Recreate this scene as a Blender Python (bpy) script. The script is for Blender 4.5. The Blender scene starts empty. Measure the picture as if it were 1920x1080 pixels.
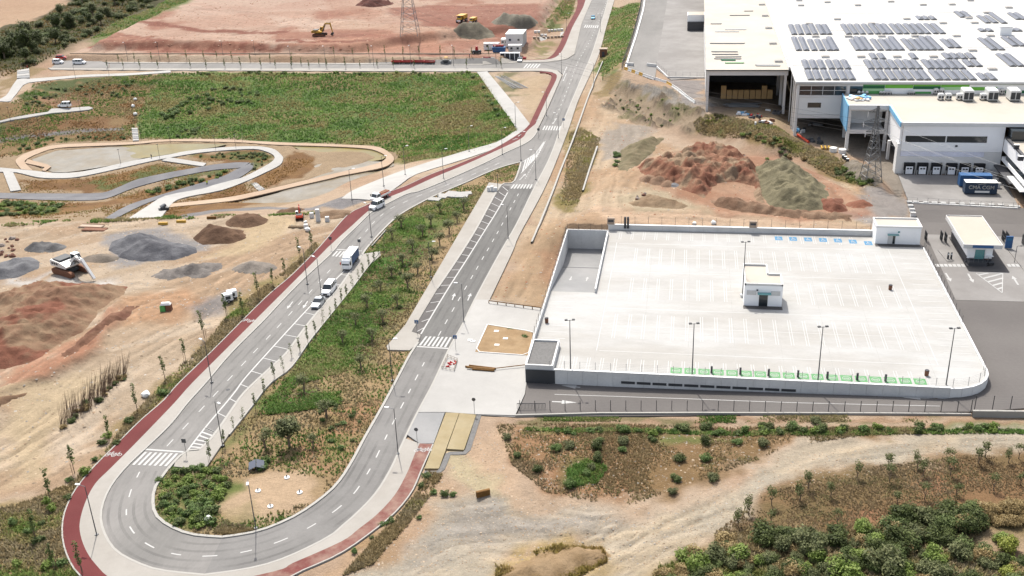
import bpy, math, random
import numpy as np
from mathutils import Matrix, Vector
from mathutils.geometry import delaunay_2d_cdt
random.seed(7)
R = math.radians
SC = bpy.context.scene
COL = SC.collection
# ---------------------------------------------------------------- camera
CAM_H, FOCAL, YAW, PITCH, ROLL = 88.0, 1950.0, R(10.2), R(24.29), R(2.3)
_f = Vector((-math.sin(YAW)*math.cos(PITCH), math.cos(YAW)*math.cos(PITCH), -math.sin(PITCH)))
_r0 = Vector((math.cos(YAW), math.sin(YAW), 0)); _u0 = _r0.cross(_f)
_r = _r0*math.cos(ROLL) - _u0*math.sin(ROLL); _u = _u0*math.cos(ROLL) + _r0*math.sin(ROLL)
cd = bpy.data.cameras.new('camera'); cam = bpy.data.objects.new('camera', cd); COL.objects.link(cam)
cd.sensor_width = 36; cd.lens = FOCAL/1920*36; cd.clip_start = 1; cd.clip_end = 8000
cam.matrix_world = Matrix(((_r.x, _u.x, -_f.x, 0), (_r.y, _u.y, -_f.y, 0), (_r.z, _u.z, -_f.z, CAM_H), (0, 0, 0, 1)))
SC.camera = cam
# ---------------------------------------------------------------- light
SUN_EL = R(56); SDX, SDY = 0.366, -0.930           # where shadows fall
world = bpy.data.worlds.new('World'); SC.world = world; world.use_nodes = True
nt = world.node_tree; bg = nt.nodes['Background']
sky = nt.nodes.new('ShaderNodeTexSky'); sky.sky_type = 'NISHITA'; sky.sun_disc = False
sky.sun_elevation = SUN_EL; sky.sun_rotation = math.atan2(-SDX, -SDY) % (2*math.pi)
sky.air_density = 1.0; sky.dust_density = 3.5; sky.ozone_density = 0.4
hz = nt.nodes.new('ShaderNodeHueSaturation'); hz.inputs['Saturation'].default_value = 0.55   # hazy summer air: a paler sky
nt.links.new(sky.outputs[0], hz.inputs['Color']); nt.links.new(hz.outputs[0], bg.inputs[0]); bg.inputs[1].default_value = 0.15
sd_ = bpy.data.lights.new('sun', 'SUN'); sd_.energy = 3.3; sd_.angle = R(0.53); sd_.color = (1.0, 0.955, 0.87)
sun = bpy.data.objects.new('sun', sd_); COL.objects.link(sun)
sun.rotation_euler = Vector((SDX*math.cos(SUN_EL), SDY*math.cos(SUN_EL), -math.sin(SUN_EL))).to_track_quat('-Z', 'Y').to_euler()
vs = SC.view_settings; vs.view_transform = 'Standard'; vs.look = 'None'; vs.gamma = 1; vs.use_curve_mapping = False
vs.exposure = 0.84
# ---------------------------------------------------------------- colour: sunlit sRGB as photographed -> albedo
KEXP = 2.85
def s2l(v):
    v = v/255.0
    return v/12.92 if v <= 0.04045 else ((v+0.055)/1.055)**2.4
def C(r, g, b): return tuple(min(0.86, s2l(v)/KEXP) for v in (r, g, b))
# ---------------------------------------------------------------- noise
_rng = np.random.RandomState(11); _T = _rng.rand(256, 256)
def vnoise(x, y):
    xi = np.floor(x).astype(int); yi = np.floor(y).astype(int); fx = x-xi; fy = y-yi
    fx = fx*fx*(3-2*fx); fy = fy*fy*(3-2*fy)
    a = _T[xi & 255, yi & 255]; b = _T[(xi+1) & 255, yi & 255]; c = _T[xi & 255, (yi+1) & 255]; d = _T[(xi+1) & 255, (yi+1) & 255]
    return (a*(1-fx)+b*fx)*(1-fy) + (c*(1-fx)+d*fx)*fy
def fbm(x, y, s, o=4, g=0.5):
    x = np.asarray(x, float)/s; y = np.asarray(y, float)/s; t = 0; a = 1.0; n = 0
    for k in range(o):
        t = t + a*vnoise(x+17.3*k, y+9.7*k); n += a; a *= g; x = x*2.03; y = y*2.03
    return t/n
def sstep(a, b, x):
    t = np.clip((x-a)/(b-a), 0, 1); return t*t*(3-2*t)
def sdist(poly, X, Y):
    """signed distance to a closed polygon, negative inside"""
    P = np.asarray(poly, float)[:, :2]; Q = np.roll(P, -1, axis=0)
    d2 = np.full(X.shape, 1e18); ins = np.zeros(X.shape, bool)
    for (ax, ay), (bx, by) in zip(P, Q):
        ex, ey = bx-ax, by-ay; L = ex*ex+ey*ey+1e-12
        t = np.clip(((X-ax)*ex+(Y-ay)*ey)/L, 0, 1)
        d2 = np.minimum(d2, (X-ax-t*ex)**2+(Y-ay-t*ey)**2)
        if ay != by:
            ins ^= ((ay > Y) != (by > Y)) & (X < (bx-ax)*(Y-ay)/(by-ay)+ax)
    d = np.sqrt(d2); return np.where(ins, -d, d)
def sdist_c(poly, X, Y, m):
    """the same, computed only near the polygon (others get m)"""
    P = np.asarray(poly, float); out = np.full(X.shape, float(m))
    k = (X > P[:, 0].min()-m) & (X < P[:, 0].max()+m) & (Y > P[:, 1].min()-m) & (Y < P[:, 1].max()+m)
    if k.any(): out[k] = np.minimum(sdist(poly, X[k], Y[k]), m)
    return out
# ---------------------------------------------------------------- pixel of the photograph -> point of the place
def ray(px, py): return _f*FOCAL + _r*(px-960) - _u*(py-540)
def atz(px, py, z=0.0):
    d = ray(px, py); t = (z-CAM_H)/d.z; return Vector((d.x*t, d.y*t, z))
def cr(pts, n=6, closed=False):
    """Catmull-Rom through points"""
    P = [tuple(p) for p in pts]; out = []; N = len(P)
    rng = range(N if closed else N-1)
    for i in rng:
        p1, p2 = P[i], P[(i+1) % N]
        p0 = P[(i-1) % N] if (closed or i > 0) else p1
        p3 = P[(i+2) % N] if (closed or i+2 < N) else p2
        for k in range(n):
            t = k/n
            out.append(tuple(0.5*(2*b+(c-a)*t+(2*a-5*b+4*c-d)*t*t+(3*b-a-3*c+d)*t**3) for a, b, c, d in zip(p0, p1, p2, p3)))
    if not closed: out.append(P[-1])
    return out
W0 = lambda pts, z=0.0: [tuple(atz(x, y, z))[:2] for x, y in pts]
# ---------------------------------------------------------------- height of the place
CREST = W0([(330, 135), (905, 135), (960, 205), (986, 243), (975, 262), (940, 278), (870, 305), (760, 333), (690, 358), (600, 388), (560, 402), (420, 404), (250, 412), (0, 420), (-500, 430), (-700, 330), (-500, 260), (-150, 228), (0, 196), (40, 180), (70, 158), (130, 150), (250, 142)])
TOE = W0([(-400, 285), (20, 268), (100, 256), (250, 256), (420, 260), (600, 267), (700, 270), (745, 285), (742, 305), (700, 318), (640, 340), (560, 366), (500, 376), (400, 372), (200, 368), (100, 370), (-400, 380)], -8)
PAD = [tuple(atz(x, y, 5))[:2] for x, y in [(1207, -40), (1166, 130), (1222, 152), (1290, 188), (1318, 214), (1345, 214), (1400, 228), (1470, 254)]] + \
      [tuple(atz(x, y, 2.6))[:2] for x, y in [(1500, 268), (1560, 290), (1625, 310), (1645, 345), (1700, 381)]] + [tuple(atz(1905, 394, 2))[:2], (140, 244), (260, 300), (260, 700)]
BACK = [tuple(atz(x, y, 3))[:2] for x, y in [(1070, 425), (1130, 400), (1180, 330), (1300, 290), (1450, 300), (1640, 390), (1640, 425), (1147, 424)]]
PLAT = W0([(120, 104), (935, 109), (1000, 80), (1015, 52), (1080, -60), (420, -60), (250, 45), (205, 74)], 2)
PLAT2 = W0([(185, 79), (330, 74), (450, 80), (640, 84), (800, 60), (1000, 40), (1070, -60), (420, -60), (255, 45)], 5)
def hb(X, Y):
    X = np.asarray(X, float); Y = np.asarray(Y, float); sh = X.shape; X = X.ravel(); Y = Y.ravel()
    h = np.zeros(X.shape)
    dc = -sdist_c(CREST, X, Y, 1.0); k = dc > 0
    if k.any():
        dt = np.maximum(sdist(TOE, X[k], Y[k]), 0); t = dc[k]/(dc[k]+dt+1e-6)
        h[k] = -8*t
    e = 1-sstep(0, 70, np.hypot(np.maximum(50-X, 0), np.maximum(0, Y-262)))
    h = np.where(X > -25, np.maximum(h, e), h)
    d = sdist_c(PAD, X, Y, 40)
    zp = 5-2.4*sstep(24, 31, X)-0.6*sstep(-294, -266, -Y)*sstep(31, 45, X)
    h = np.where(d < 26, np.maximum(h, zp*(1-sstep(0, 13, d))), h)
    d = sdist_c(BACK, X, Y, 40); h = np.where(d < 26, np.maximum(h, 3.0*(1-sstep(0, 12, d))), h)
    d = sdist_c(PLAT, X, Y, 20); h = np.where(d < 3, np.maximum(h, 2.0*(1-sstep(-0.5, 2.0, d))), h)
    d = sdist_c(PLAT2, X, Y, 20); h = np.where(d < 7, np.maximum(h, 2+3.0*(1-sstep(0, 5, d))), h)
    return h.reshape(sh)
def h1(x, y): return float(hb(np.array([x]), np.array([y]))[0])
def at(px, py):
    """pixel -> point on the ground"""
    z = 0.0
    for _ in range(14):
        p = atz(px, py, z); n = h1(p.x, p.y); z = z+(n-z)*0.6
    p = atz(px, py, z); return Vector((p.x, p.y, h1(p.x, p.y)))
def atn(pts):
    """vectorised at()"""
    P = np.asarray(pts, float); D = np.array([tuple(ray(x, y)) for x, y in P]); z = np.zeros(len(P))
    for _ in range(14):
        t = (z-CAM_H)/D[:, 2]; z = z+(hb(D[:, 0]*t, D[:, 1]*t)-z)*0.6
    t = (z-CAM_H)/D[:, 2]; return np.stack([D[:, 0]*t, D[:, 1]*t, hb(D[:, 0]*t, D[:, 1]*t)], 1)
def G(pts): return [tuple(p[:2]) for p in atn(pts)]
# ---------------------------------------------------------------- object helpers
_meshes = {}
def tag(o, label=None, cat=None, group=None, kind=None):
    if label: o['label'] = label
    if cat: o['category'] = cat
    if group: o['group'] = group
    if kind: o['kind'] = kind
    return o
def empty(name, loc, rz=0.0, label=None, cat=None, group=None, kind=None):
    o = bpy.data.objects.new(name, None); o.location = loc; o.rotation_euler = (0, 0, rz); o.empty_display_size = 0.5
    COL.objects.link(o); return tag(o, label, cat, group, kind)
class MB:
    """collects faces; build() links them as one mesh object"""
    def __init__(s): s.v = []; s.f = []; s.m = []; s.mi = 0
    def quad(s, *p):
        n = len(s.v); s.v += [tuple(q) for q in p]; s.f.append(tuple(range(n, n+len(p)))); s.m.append(s.mi); return s
    def box(s, x0, x1, y0, y1, z0, z1, rz=0, c=(0, 0), taper=0, bottom=False):
        n = len(s.v); ca, sa = math.cos(rz), math.sin(rz)
        for z, k in ((z0, 0), (z1, taper)):
            for x, y in ((x0+k, y0+k), (x1-k, y0+k), (x1-k, y1-k), (x0+k, y1-k)):
                s.v.append((c[0]+(x-c[0])*ca-(y-c[1])*sa, c[1]+(x-c[0])*sa+(y-c[1])*ca, z))
        F = [(4, 5, 6, 7), (0, 1, 5, 4), (1, 2, 6, 5), (2, 3, 7, 6), (3, 0, 4, 7)] + ([(3, 2, 1, 0)] if bottom else [])
        s.f += [tuple(n+i for i in q) for q in F]; s.m += [s.mi]*len(F); return s
    def tube(s, a, b, r0, r1=None, n=6, cap=True):
        a = Vector(a); b = Vector(b); r1 = r0 if r1 is None else r1; d = (b-a).normalized()
        e = d.cross(Vector((0, 0, 1)) if abs(d.z) < 0.95 else Vector((1, 0, 0))).normalized(); g = d.cross(e); k = len(s.v)
        for p, r in ((a, r0), (b, r1)):
            for i in range(n):
                w = 2*math.pi*i/n; s.v.append(tuple(p+e*(r*math.cos(w))+g*(r*math.sin(w))))
        for i in range(n):
            j = (i+1) % n; s.f.append((k+i, k+n+i, k+n+j, k+j)); s.m.append(s.mi)
        if cap:
            s.f.append(tuple(k+n+i for i in range(n-1, -1, -1))); s.m.append(s.mi)
            s.f.append(tuple(k+i for i in range(n))); s.m.append(s.mi)
        return s
    def prism(s, prof, y0, y1, axis='y'):
        """closed profile (a, z) extruded; axis y: a = x; axis x: a = y"""
        n = len(prof); k = len(s.v)
        for t in (y0, y1):
            for a, z in prof: s.v.append((a, t, z) if axis == 'y' else (t, a, z))
        for i in range(n):
            j = (i+1) % n; s.f.append((k+i, k+j, k+n+j, k+n+i)); s.m.append(s.mi)
        s.f.append(tuple(k+i for i in range(n-1, -1, -1))); s.m.append(s.mi)
        s.f.append(tuple(k+n+i for i in range(n))); s.m.append(s.mi); return s
    def poly(s, pts, z0, z1):
        """flat-topped prism on an xy outline"""
        n = len(pts); k = len(s.v)
        for z in (z0, z1):
            for p in pts: s.v.append((p[0], p[1], z))
        s.f.append(tuple(k+n+i for i in range(n))); s.m.append(s.mi)
        for i in range(n):
            j = (i+1) % n; s.f.append((k+i, k+j, k+n+j, k+n+i)); s.m.append(s.mi)
        return s
    def mesh(s, name, *mats):
        me = bpy.data.meshes.new(name); me.from_pydata(s.v, [], s.f)
        for m in mats: me.materials.append(m)
        if len(mats) > 1: me.polygons.foreach_set('material_index', s.m)
        me.update(); return me
    def build(s, name, mats, parent=None, loc=(0, 0, 0), rz=0, smooth=False):
        me = s.mesh(name, *(mats if isinstance(mats, (list, tuple)) else [mats]))
        if smooth: me.shade_smooth()
        return link(name, me, parent, loc, rz)
def link(name, me, parent=None, loc=(0, 0, 0), rz=0, sc=None):
    o = bpy.data.objects.new(name, me); COL.objects.link(o); o.location = loc; o.rotation_euler = (0, 0, rz)
    if sc: o.scale = sc if isinstance(sc, tuple) else (sc, sc, sc)
    if parent: o.parent = parent
    return o
def npmesh(name, V, F, mat, attr=None, smooth=False):
    """numpy verts (n,3), faces (m,3|4); attr {name: (n,4)}"""
    me = bpy.data.meshes.new(name); V = np.asarray(V, np.float32); F = np.asarray(F, np.int32); k = F.shape[1]
    me.vertices.add(len(V)); me.vertices.foreach_set('co', V.ravel())
    me.loops.add(F.size); me.loops.foreach_set('vertex_index', F.ravel())
    me.polygons.add(len(F)); me.polygons.foreach_set('loop_start', np.arange(0, F.size, k, dtype=np.int32))
    me.polygons.foreach_set('loop_total', np.full(len(F), k, np.int32))
    if smooth: me.polygons.foreach_set('use_smooth', np.ones(len(F), bool))
    me.update(calc_edges=True)
    for a, c in (attr or {}).items():
        at_ = me.color_attributes.new(a, 'FLOAT_COLOR', 'POINT'); at_.data.foreach_set('color', np.asarray(c, np.float32).ravel())
    if mat: me.materials.append(mat)
    return me
def copy_tree(o, loc=None, rz=None, label=None, sc=None):
    def cp(a, par):
        c = a.copy(); COL.objects.link(c)
        if par is not None: c.parent = par; c.matrix_parent_inverse = a.matrix_parent_inverse
        for ch in KIDS.get(a.name, ()): cp(ch, c)
        return c
    c = cp(o, None)
    if loc is not None: c.location = loc
    if rz is not None: c.rotation_euler = (0, 0, rz)
    if sc is not None: c.scale = (sc, sc, sc) if not isinstance(sc, tuple) else sc
    if label: c['label'] = label
    return c
KIDS = {}
def learn(o):
    """remember a prototype's children for copy_tree"""
    for ch in o.children: KIDS.setdefault(o.name, []).append(ch); learn(ch)
    return o
ORD = 'first second third fourth fifth sixth seventh eighth ninth tenth eleventh twelfth thirteenth fourteenth fifteenth sixteenth seventeenth eighteenth nineteenth twentieth'.split()
ORD += ['twenty-'+o for o in ORD[:9]]+['thirtieth']+['thirty-'+o for o in ORD[:9]]+['fortieth']+['forty-'+o for o in ORD[:9]]+['fiftieth']
# ---------------------------------------------------------------- materials
def mat(name, col, rough=0.85, var=0.12, scale=0.5, col2=None, bump=0.0, bscale=3.0, metal=0.0, stretch=None, amount=0.5, spec=0.3, big=None):
    """colour broken up by two sizes of noise, optional second colour in patches, optional bump; world coordinates"""
    m = bpy.data.materials.new(name); m.use_nodes = True; t = m.node_tree; N, L = t.nodes, t.links
    b = N['Principled BSDF']; b.inputs['Roughness'].default_value = rough; b.inputs['Metallic'].default_value = metal
    b.inputs['Specular IOR Level'].default_value = spec
    g = N.new('ShaderNodeNewGeometry'); mp = N.new('ShaderNodeMapping'); L.new(g.outputs['Position'], mp.inputs['Vector'])
    if stretch: mp.inputs['Scale'].default_value = stretch
    def noise(sc, det=5.0):
        n = N.new('ShaderNodeTexNoise'); n.inputs['Scale'].default_value = sc; n.inputs['Detail'].default_value = det
        n.inputs['Roughness'].default_value = 0.65; L.new(mp.outputs[0], n.inputs['Vector']); return n
    def mix(f, a, c, mode='MIX'):
        x = N.new('ShaderNodeMix'); x.data_type = 'RGBA'; x.blend_type = mode; x.clamp_factor = True
        for s, v in ((x.inputs[0], f), (x.inputs[6], a), (x.inputs[7], c)):
            if hasattr(v, 'links'): L.new(v, s)
            else: s.default_value = v if isinstance(v, float) else (*v, 1)[:4]
        return x.outputs[2]
    base = (*col, 1)
    src = base
    if col2:
        n = noise(big or scale*0.25); rm = N.new('ShaderNodeMapRange'); rm.inputs['From Min'].default_value = amount-0.12; rm.inputs['From Max'].default_value = amount+0.12
        L.new(n.outputs[0], rm.inputs[0]); src = mix(rm.outputs[0], base, (*col2, 1))
    n1 = noise(scale); n2 = noise(scale*9, 3)
    for n, a in ((n1, var), (n2, var*0.7)):
        rm = N.new('ShaderNodeMapRange'); rm.inputs['From Min'].default_value = 0.25; rm.inputs['From Max'].default_value = 0.75
        rm.inputs['To Min'].default_value = 1-a; rm.inputs['To Max'].default_value = 1+a; L.new(n.outputs[0], rm.inputs[0])
        cb = N.new('ShaderNodeCombineColor')
        for i in range(3): L.new(rm.outputs[0], cb.inputs[i])
        src = mix(1.0, src, cb.outputs[0], 'MULTIPLY')
    L.new(src, b.inputs['Base Color'])
    if bump:
        n = noise(bscale, 4); bp = N.new('ShaderNodeBump'); bp.inputs['Strength'].default_value = 0.8; bp.inputs['Distance'].default_value = bump
        L.new(n.outputs[0], bp.inputs['Height']); L.new(bp.outputs[0], b.inputs['Normal'])
    return m
def flat(name, col, rough=0.6, metal=0.0, var=0.06, scale=1.5, spec=0.4): return mat(name, col, rough, var, scale, metal=metal, spec=spec)
def attr_mat(name, var=0.22, scale=0.6, bump=0.12, bscale=1.4, rough=0.95, trans=0.0):
    """base colour from the mesh's own colour attribute, broken up by noise; optional leaf translucency"""
    m = bpy.data.materials.new(name); m.use_nodes = True; t = m.node_tree; N, L = t.nodes, t.links
    b = N['Principled BSDF']; b.inputs['Roughness'].default_value = rough; b.inputs['Specular IOR Level'].default_value = 0.15
    a = N.new('ShaderNodeVertexColor'); a.layer_name = 'Col'; src = a.outputs[0]
    g = N.new('ShaderNodeNewGeometry')
    for sc, v in ((scale, var), (scale*7, var*0.8), (scale*21, var*1.1)) if var else ():
        n = N.new('ShaderNodeTexNoise'); n.inputs['Scale'].default_value = sc; n.inputs['Detail'].default_value = 5; n.inputs['Roughness'].default_value = 0.7
        L.new(g.outputs['Position'], n.inputs['Vector'])
        rm = N.new('ShaderNodeMapRange'); rm.inputs['From Min'].default_value = 0.25; rm.inputs['From Max'].default_value = 0.75
        rm.inputs['To Min'].default_value = 1-v; rm.inputs['To Max'].default_value = 1+v; L.new(n.outputs[0], rm.inputs[0])
        cb = N.new('ShaderNodeCombineColor')
        for i in range(3): L.new(rm.outputs[0], cb.inputs[i])
        x = N.new('ShaderNodeMix'); x.data_type = 'RGBA'; x.blend_type = 'MULTIPLY'; x.inputs[0].default_value = 1.0
        L.new(src, x.inputs[6]); L.new(cb.outputs[0], x.inputs[7]); src = x.outputs[2]
    L.new(src, b.inputs['Base Color'])
    if bump:
        n = N.new('ShaderNodeTexNoise'); n.inputs['Scale'].default_value = bscale; n.inputs['Detail'].default_value = 6; n.inputs['Roughness'].default_value = 0.65
        L.new(g.outputs['Position'], n.inputs['Vector']); bp = N.new('ShaderNodeBump'); bp.inputs['Strength'].default_value = 0.9; bp.inputs['Distance'].default_value = bump
        L.new(n.outputs[0], bp.inputs['Height']); L.new(bp.outputs[0], b.inputs['Normal'])
    if trans:
        tr = N.new('ShaderNodeBsdfTranslucent'); L.new(src, tr.inputs[0]); mx = N.new('ShaderNodeMixShader'); mx.inputs[0].default_value = trans
        L.new(b.outputs[0], mx.inputs[1]); L.new(tr.outputs[0], mx.inputs[2]); L.new(mx.outputs[0], N['Material Output'].inputs[0])
    return m
# ================================================================ setting: ground and paving
M = {}
def C_(k, *a, **kw): M[k] = mat(k, *a, **kw)
C_('asphalt_worn', C(188, 184, 180), rough=0.9, var=0.09, scale=0.25, col2=C(168, 165, 161), bump=0.02, bscale=6, stretch=(1, 0.35, 1), big=0.06)
C_('asphalt_new', C(150, 148, 145), rough=0.88, var=0.12, scale=0.3, col2=C(134, 132, 129), bump=0.02, bscale=6, stretch=(1, 0.3, 1), big=0.08)
C_('asphalt_mid', C(176, 173, 170), rough=0.9, var=0.08, scale=0.3, col2=C(160, 157, 154), bump=0.02, bscale=6, big=0.07)
C_('asphalt_bay', C(122, 118, 116), rough=0.9, var=0.10, scale=0.4, col2=C(138, 133, 130), bump=0.02)
C_('asphalt_yard', C(152, 146, 142), rough=0.9, var=0.07, scale=0.2, col2=C(134, 128, 125), big=0.05, bump=0.02)
C_('pavement', C(226, 220, 211), rough=0.9, var=0.05, scale=0.5, col2=C(215, 208, 198), big=0.1)
C_('concrete_light', C(238, 235, 230), rough=0.88, var=0.04, scale=0.4, col2=C(226, 223, 218), big=0.09)
C_('concrete_grey', C(205, 204, 203), rough=0.88, var=0.05, scale=0.5, col2=C(190, 190, 190), big=0.09)
C_('gate_concrete', C(200, 196, 192), rough=0.88, var=0.06, scale=0.3, col2=C(178, 173, 169), big=0.08)
C_('deck', C(246, 245, 242), rough=0.85, var=0.075, scale=0.3, col2=C(230, 226, 219), big=0.07, stretch=(0.5, 1.4, 1))
C_('red_asphalt', C(150, 72, 70), rough=0.92, var=0.10, scale=0.6, col2=C(134, 58, 58), big=0.15, bump=0.02)
C_('red_dusty', C(158, 90, 84), rough=0.92, var=0.12, scale=0.5, col2=C(196, 158, 142), big=0.3, amount=0.5)
C_('peach', C(238, 210, 182), rough=0.9, var=0.06, scale=0.4, col2=C(230, 198, 168), big=0.1)
C_('sand_paving', C(218, 200, 160), rough=0.9, var=0.08, scale=0.9, col2=C(206, 186, 142), big=0.3)
C_('kerb', C(232, 228, 220), rough=0.85, var=0.06, scale=0.8)
C_('paint', C(246, 245, 242), rough=0.6, var=0.07, scale=1.2)
C_('paint_worn', C(232, 229, 225), rough=0.7, var=0.10, scale=1.0)
C_('deck_paint', (0.36, 0.36, 0.355), rough=0.5, var=0.02, scale=0.8)
C_('blue_paint', C(90, 178, 232), rough=0.6, var=0.04); C_('green_paint', C(125, 205, 130), rough=0.6, var=0.06)
C_('water', C(182, 174, 158), rough=0.3, var=0.2, scale=0.3, col2=C(166, 148, 116), big=0.12, spec=0.15)
C_('water_algae', C(172, 148, 66), rough=0.35, var=0.15, scale=0.15, col2=C(170, 158, 108), big=0.06, spec=0.12)
PAVED = []
def resample(P, step):
    out = []; n = len(P)
    for i in range(n):
        a = P[i]; b = P[(i+1) % n]; L = math.hypot(b[0]-a[0], b[1]-a[1]); k = max(1, int(L/step))
        for j in range(k): out.append((a[0]+(b[0]-a[0])*j/k, a[1]+(b[1]-a[1])*j/k))
    return out
def cdt(P, cell):
    P = np.asarray(resample(P, cell)); keep = [0]
    for i in range(1, len(P)):
        if np.hypot(*(P[i]-P[keep[-1]])) > 0.02: keep.append(i)
    if np.hypot(*(P[keep[-1]]-P[0])) < 0.02: keep.pop()
    P = P[keep]; n = len(P)
    x0, y0 = P.min(0); x1, y1 = P.max(0)
    gx, gy = np.meshgrid(np.arange(x0+cell/2, x1, cell), np.arange(y0+cell/2, y1, cell)); gx = gx.ravel(); gy = gy.ravel()
    if len(gx):
        d = sdist(P, gx, gy); k = d < -0.4*cell; I = np.stack([gx[k], gy[k]], 1)
    else: I = np.zeros((0, 2))
    V = [Vector((float(a), float(b))) for a, b in np.concatenate([P, I])]
    r = delaunay_2d_cdt(V, [(i, (i+1) % n) for i in range(n)], [list(range(n))], 1, 1e-4)
    vs_ = np.array([tuple(v) for v in r[0]]); orig = r[3]
    F = []
    for f in r[2]:
        a, b, c = (vs_[i] for i in f[:3])
        F.append(tuple(f) if (b[0]-a[0])*(c[1]-a[1])-(b[1]-a[1])*(c[0]-a[0]) > 0 else tuple(reversed(f)))
    return vs_, F, P
_zj = [0]
def slab(name, P, m, z=0.02, skirt=0.5, cell=4.0, zf=None, paved=True, parent=None, kind='structure', label=None, cat=None):
    """paving draped over the ground: P world xy outline"""
    _zj[0] += 1; z += 0.0009*(_zj[0] % 9)
    V, F, B = cdt(P, cell); hf = zf or (lambda x, y: hb(x, y))
    z3 = hf(V[:, 0], V[:, 1])+z; mb = MB(); mb.v = [(float(a), float(b), float(c)) for (a, b), c in zip(V, z3)]; mb.f = list(F); mb.m = [0]*len(F)
    if skirt:
        zb = hf(B[:, 0], B[:, 1])+z; ar = np.sum(B[:, 0]*np.roll(B[:, 1], -1)-np.roll(B[:, 0], -1)*B[:, 1])
        n = len(B); k = len(mb.v)
        mb.v += [(float(p[0]), float(p[1]), float(q)) for p, q in zip(B, zb)]+[(float(p[0]), float(p[1]), float(q)-skirt) for p, q in zip(B, zb)]
        for i in range(n):
            j = (i+1) % n; f = (k+i, k+n+i, k+n+j, k+j); mb.f.append(f if ar > 0 else tuple(reversed(f))); mb.m.append(0)
    if paved: PAVED.append(P)
    o = mb.build(name, m, parent)
    return tag(o, label, cat, None, kind if parent is None else None)
def strip(A, B, n=5): return cr(A, n)+cr(B, n)[::-1]
# ---- edges traced from the photograph (pixels)
OUT_L = [(1010, 242), (998, 260), (980, 272), (947, 287), (907, 307), (840, 337), (783, 360), (763, 364), (727, 382), (697, 398), (670, 424), (640, 453), (620, 477), (573, 520), (533, 560), (493, 603), (433, 663), (383, 722), (352, 756), (320, 796), (277, 838), (240, 873), (213, 905), (196, 937), (189, 970), (197, 1003), (217, 1033), (253, 1054), (300, 1070), (383, 1079)]
OUT_R = [(383, 1079), (467, 1067), (533, 1048), (613, 1010), (640, 989), (673, 960), (707, 923), (733, 880), (750, 843), (768, 804), (783, 774), (812, 720), (842, 655), (867, 610), (890, 563), (933, 483), (968, 422), (998, 360), (1030, 298), (1053, 237), (1090, 147), (1113, 92), (1140, 0), (1150, -40)]
ISL_R = [(417, 1008), (483, 997), (550, 970), (600, 937), (633, 907), (660, 866), (683, 823), (717, 763), (740, 720), (768, 667), (784, 643), (790, 628), (772, 622), (820, 542), (860, 483), (893, 430), (920, 380), (940, 347), (962, 343), (972, 322), (977, 304)]
ISL_L = [(977, 304), (940, 314), (907, 327), (870, 344), (827, 362), (790, 380), (747, 405), (717, 433), (690, 463), (678, 480), (650, 520), (632, 545), (598, 583), (567, 622), (537, 663), (510, 688), (462, 733), (443, 757), (405, 812), (373, 845), (350, 846), (327, 867), (313, 883), (292, 913), (287, 940), (293, 967), (320, 988), (360, 1003), (417, 1008)]
SW_L = [(1003, 234), (988, 247), (978, 260), (940, 279), (873, 309), (813, 334), (763, 357), (723, 374), (690, 397), (660, 424), (620, 460), (600, 480), (520, 560), (427, 653), (360, 720), (327, 757), (283, 803), (247, 840), (207, 880), (180, 907), (163, 937), (152, 970), (150, 997), (160, 1030), (180, 1060), (215, 1090), (300, 1120)]
RED_L = [(993, 233), (975, 250), (923, 281), (860, 308), (807, 328), (757, 351), (720, 364), (690, 384), (660, 398), (640, 416), (600, 463), (547, 517), (497, 560), (400, 657), (333, 722), (307, 752), (263, 790), (213, 840), (173, 880), (143, 917), (127, 947), (118, 977), (118, 1013), (128, 1047), (147, 1077), (190, 1110), (270, 1150)]
SW_B = [(300, 1120), (510, 1074), (550, 1057), (640, 1017), (673, 993), (707, 966), (740, 930), (763, 889), (777, 855), (787, 833)]
RED_B = [(270, 1150), (520, 1090), (567, 1071), (640, 1038), (703, 994), (743, 960), (773, 922), (790, 883), (812, 834)]
SW_R = [(918, 563), (960, 475), (973, 443), (1018, 360), (1045, 298), (1068, 237), (1085, 187), (1120, 110), (1137, 50), (1152, 0), (1162, -40)]
gOL, gOR, gIR, gIL = (G(cr(e, 4)) for e in (OUT_L, OUT_R, ISL_R, ISL_L))
# ---- carriageways
slab('road', gOL+gIL[::-1], M['asphalt_worn'], 0.03)
ir = G(cr(ISL_R[:12], 4)+[(790, 628), (772, 622)]+cr(ISL_R[13:], 4)); orr = gOR
def cut(E, y):
    """the part of a pixel polyline below / above an image row"""
    return [p for p in E if p[1] >= y], [p for p in E if p[1] < y]
e1 = cr(OUT_R, 4); i1 = cr(ISL_R[:11], 4); i2 = [(790, 628), (772, 622)]+cr(ISL_R[13:], 4)
eA, eB = cut(e1, 652); eB1, eB2 = cut(eB, 352); i2a, i2b = cut(i2, 352)
slab('road', G(eA+[(843, 652), (781, 648)]+[p for p in i1[::-1] if p[1] >= 652]), M['asphalt_mid'], 0.03)
slab('road', G([(843, 652)]+eB1+[(1002, 352), (938, 352)]+i2a[::-1]+[p for p in i1[::-1] if p[1] < 652]+[(781, 648)]), M['asphalt_new'], 0.03)
slab('road', G([(1002, 352)]+eB2+[(1128, -40), (1110, 0), (1100, 22), (1090, 46), (1077, 103), (1062, 112), (1030, 117), (973, 118), (205, 119), (205, 128.3), (973, 128.3), (1025, 128.5), (1046, 132), (1056, 140), (1050, 153), (1037, 183), (1023, 215), (1010, 242), (977, 304)]+i2b[::-1]+[(938, 352)]), M['asphalt_worn'], 0.03, cell=5)
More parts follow.
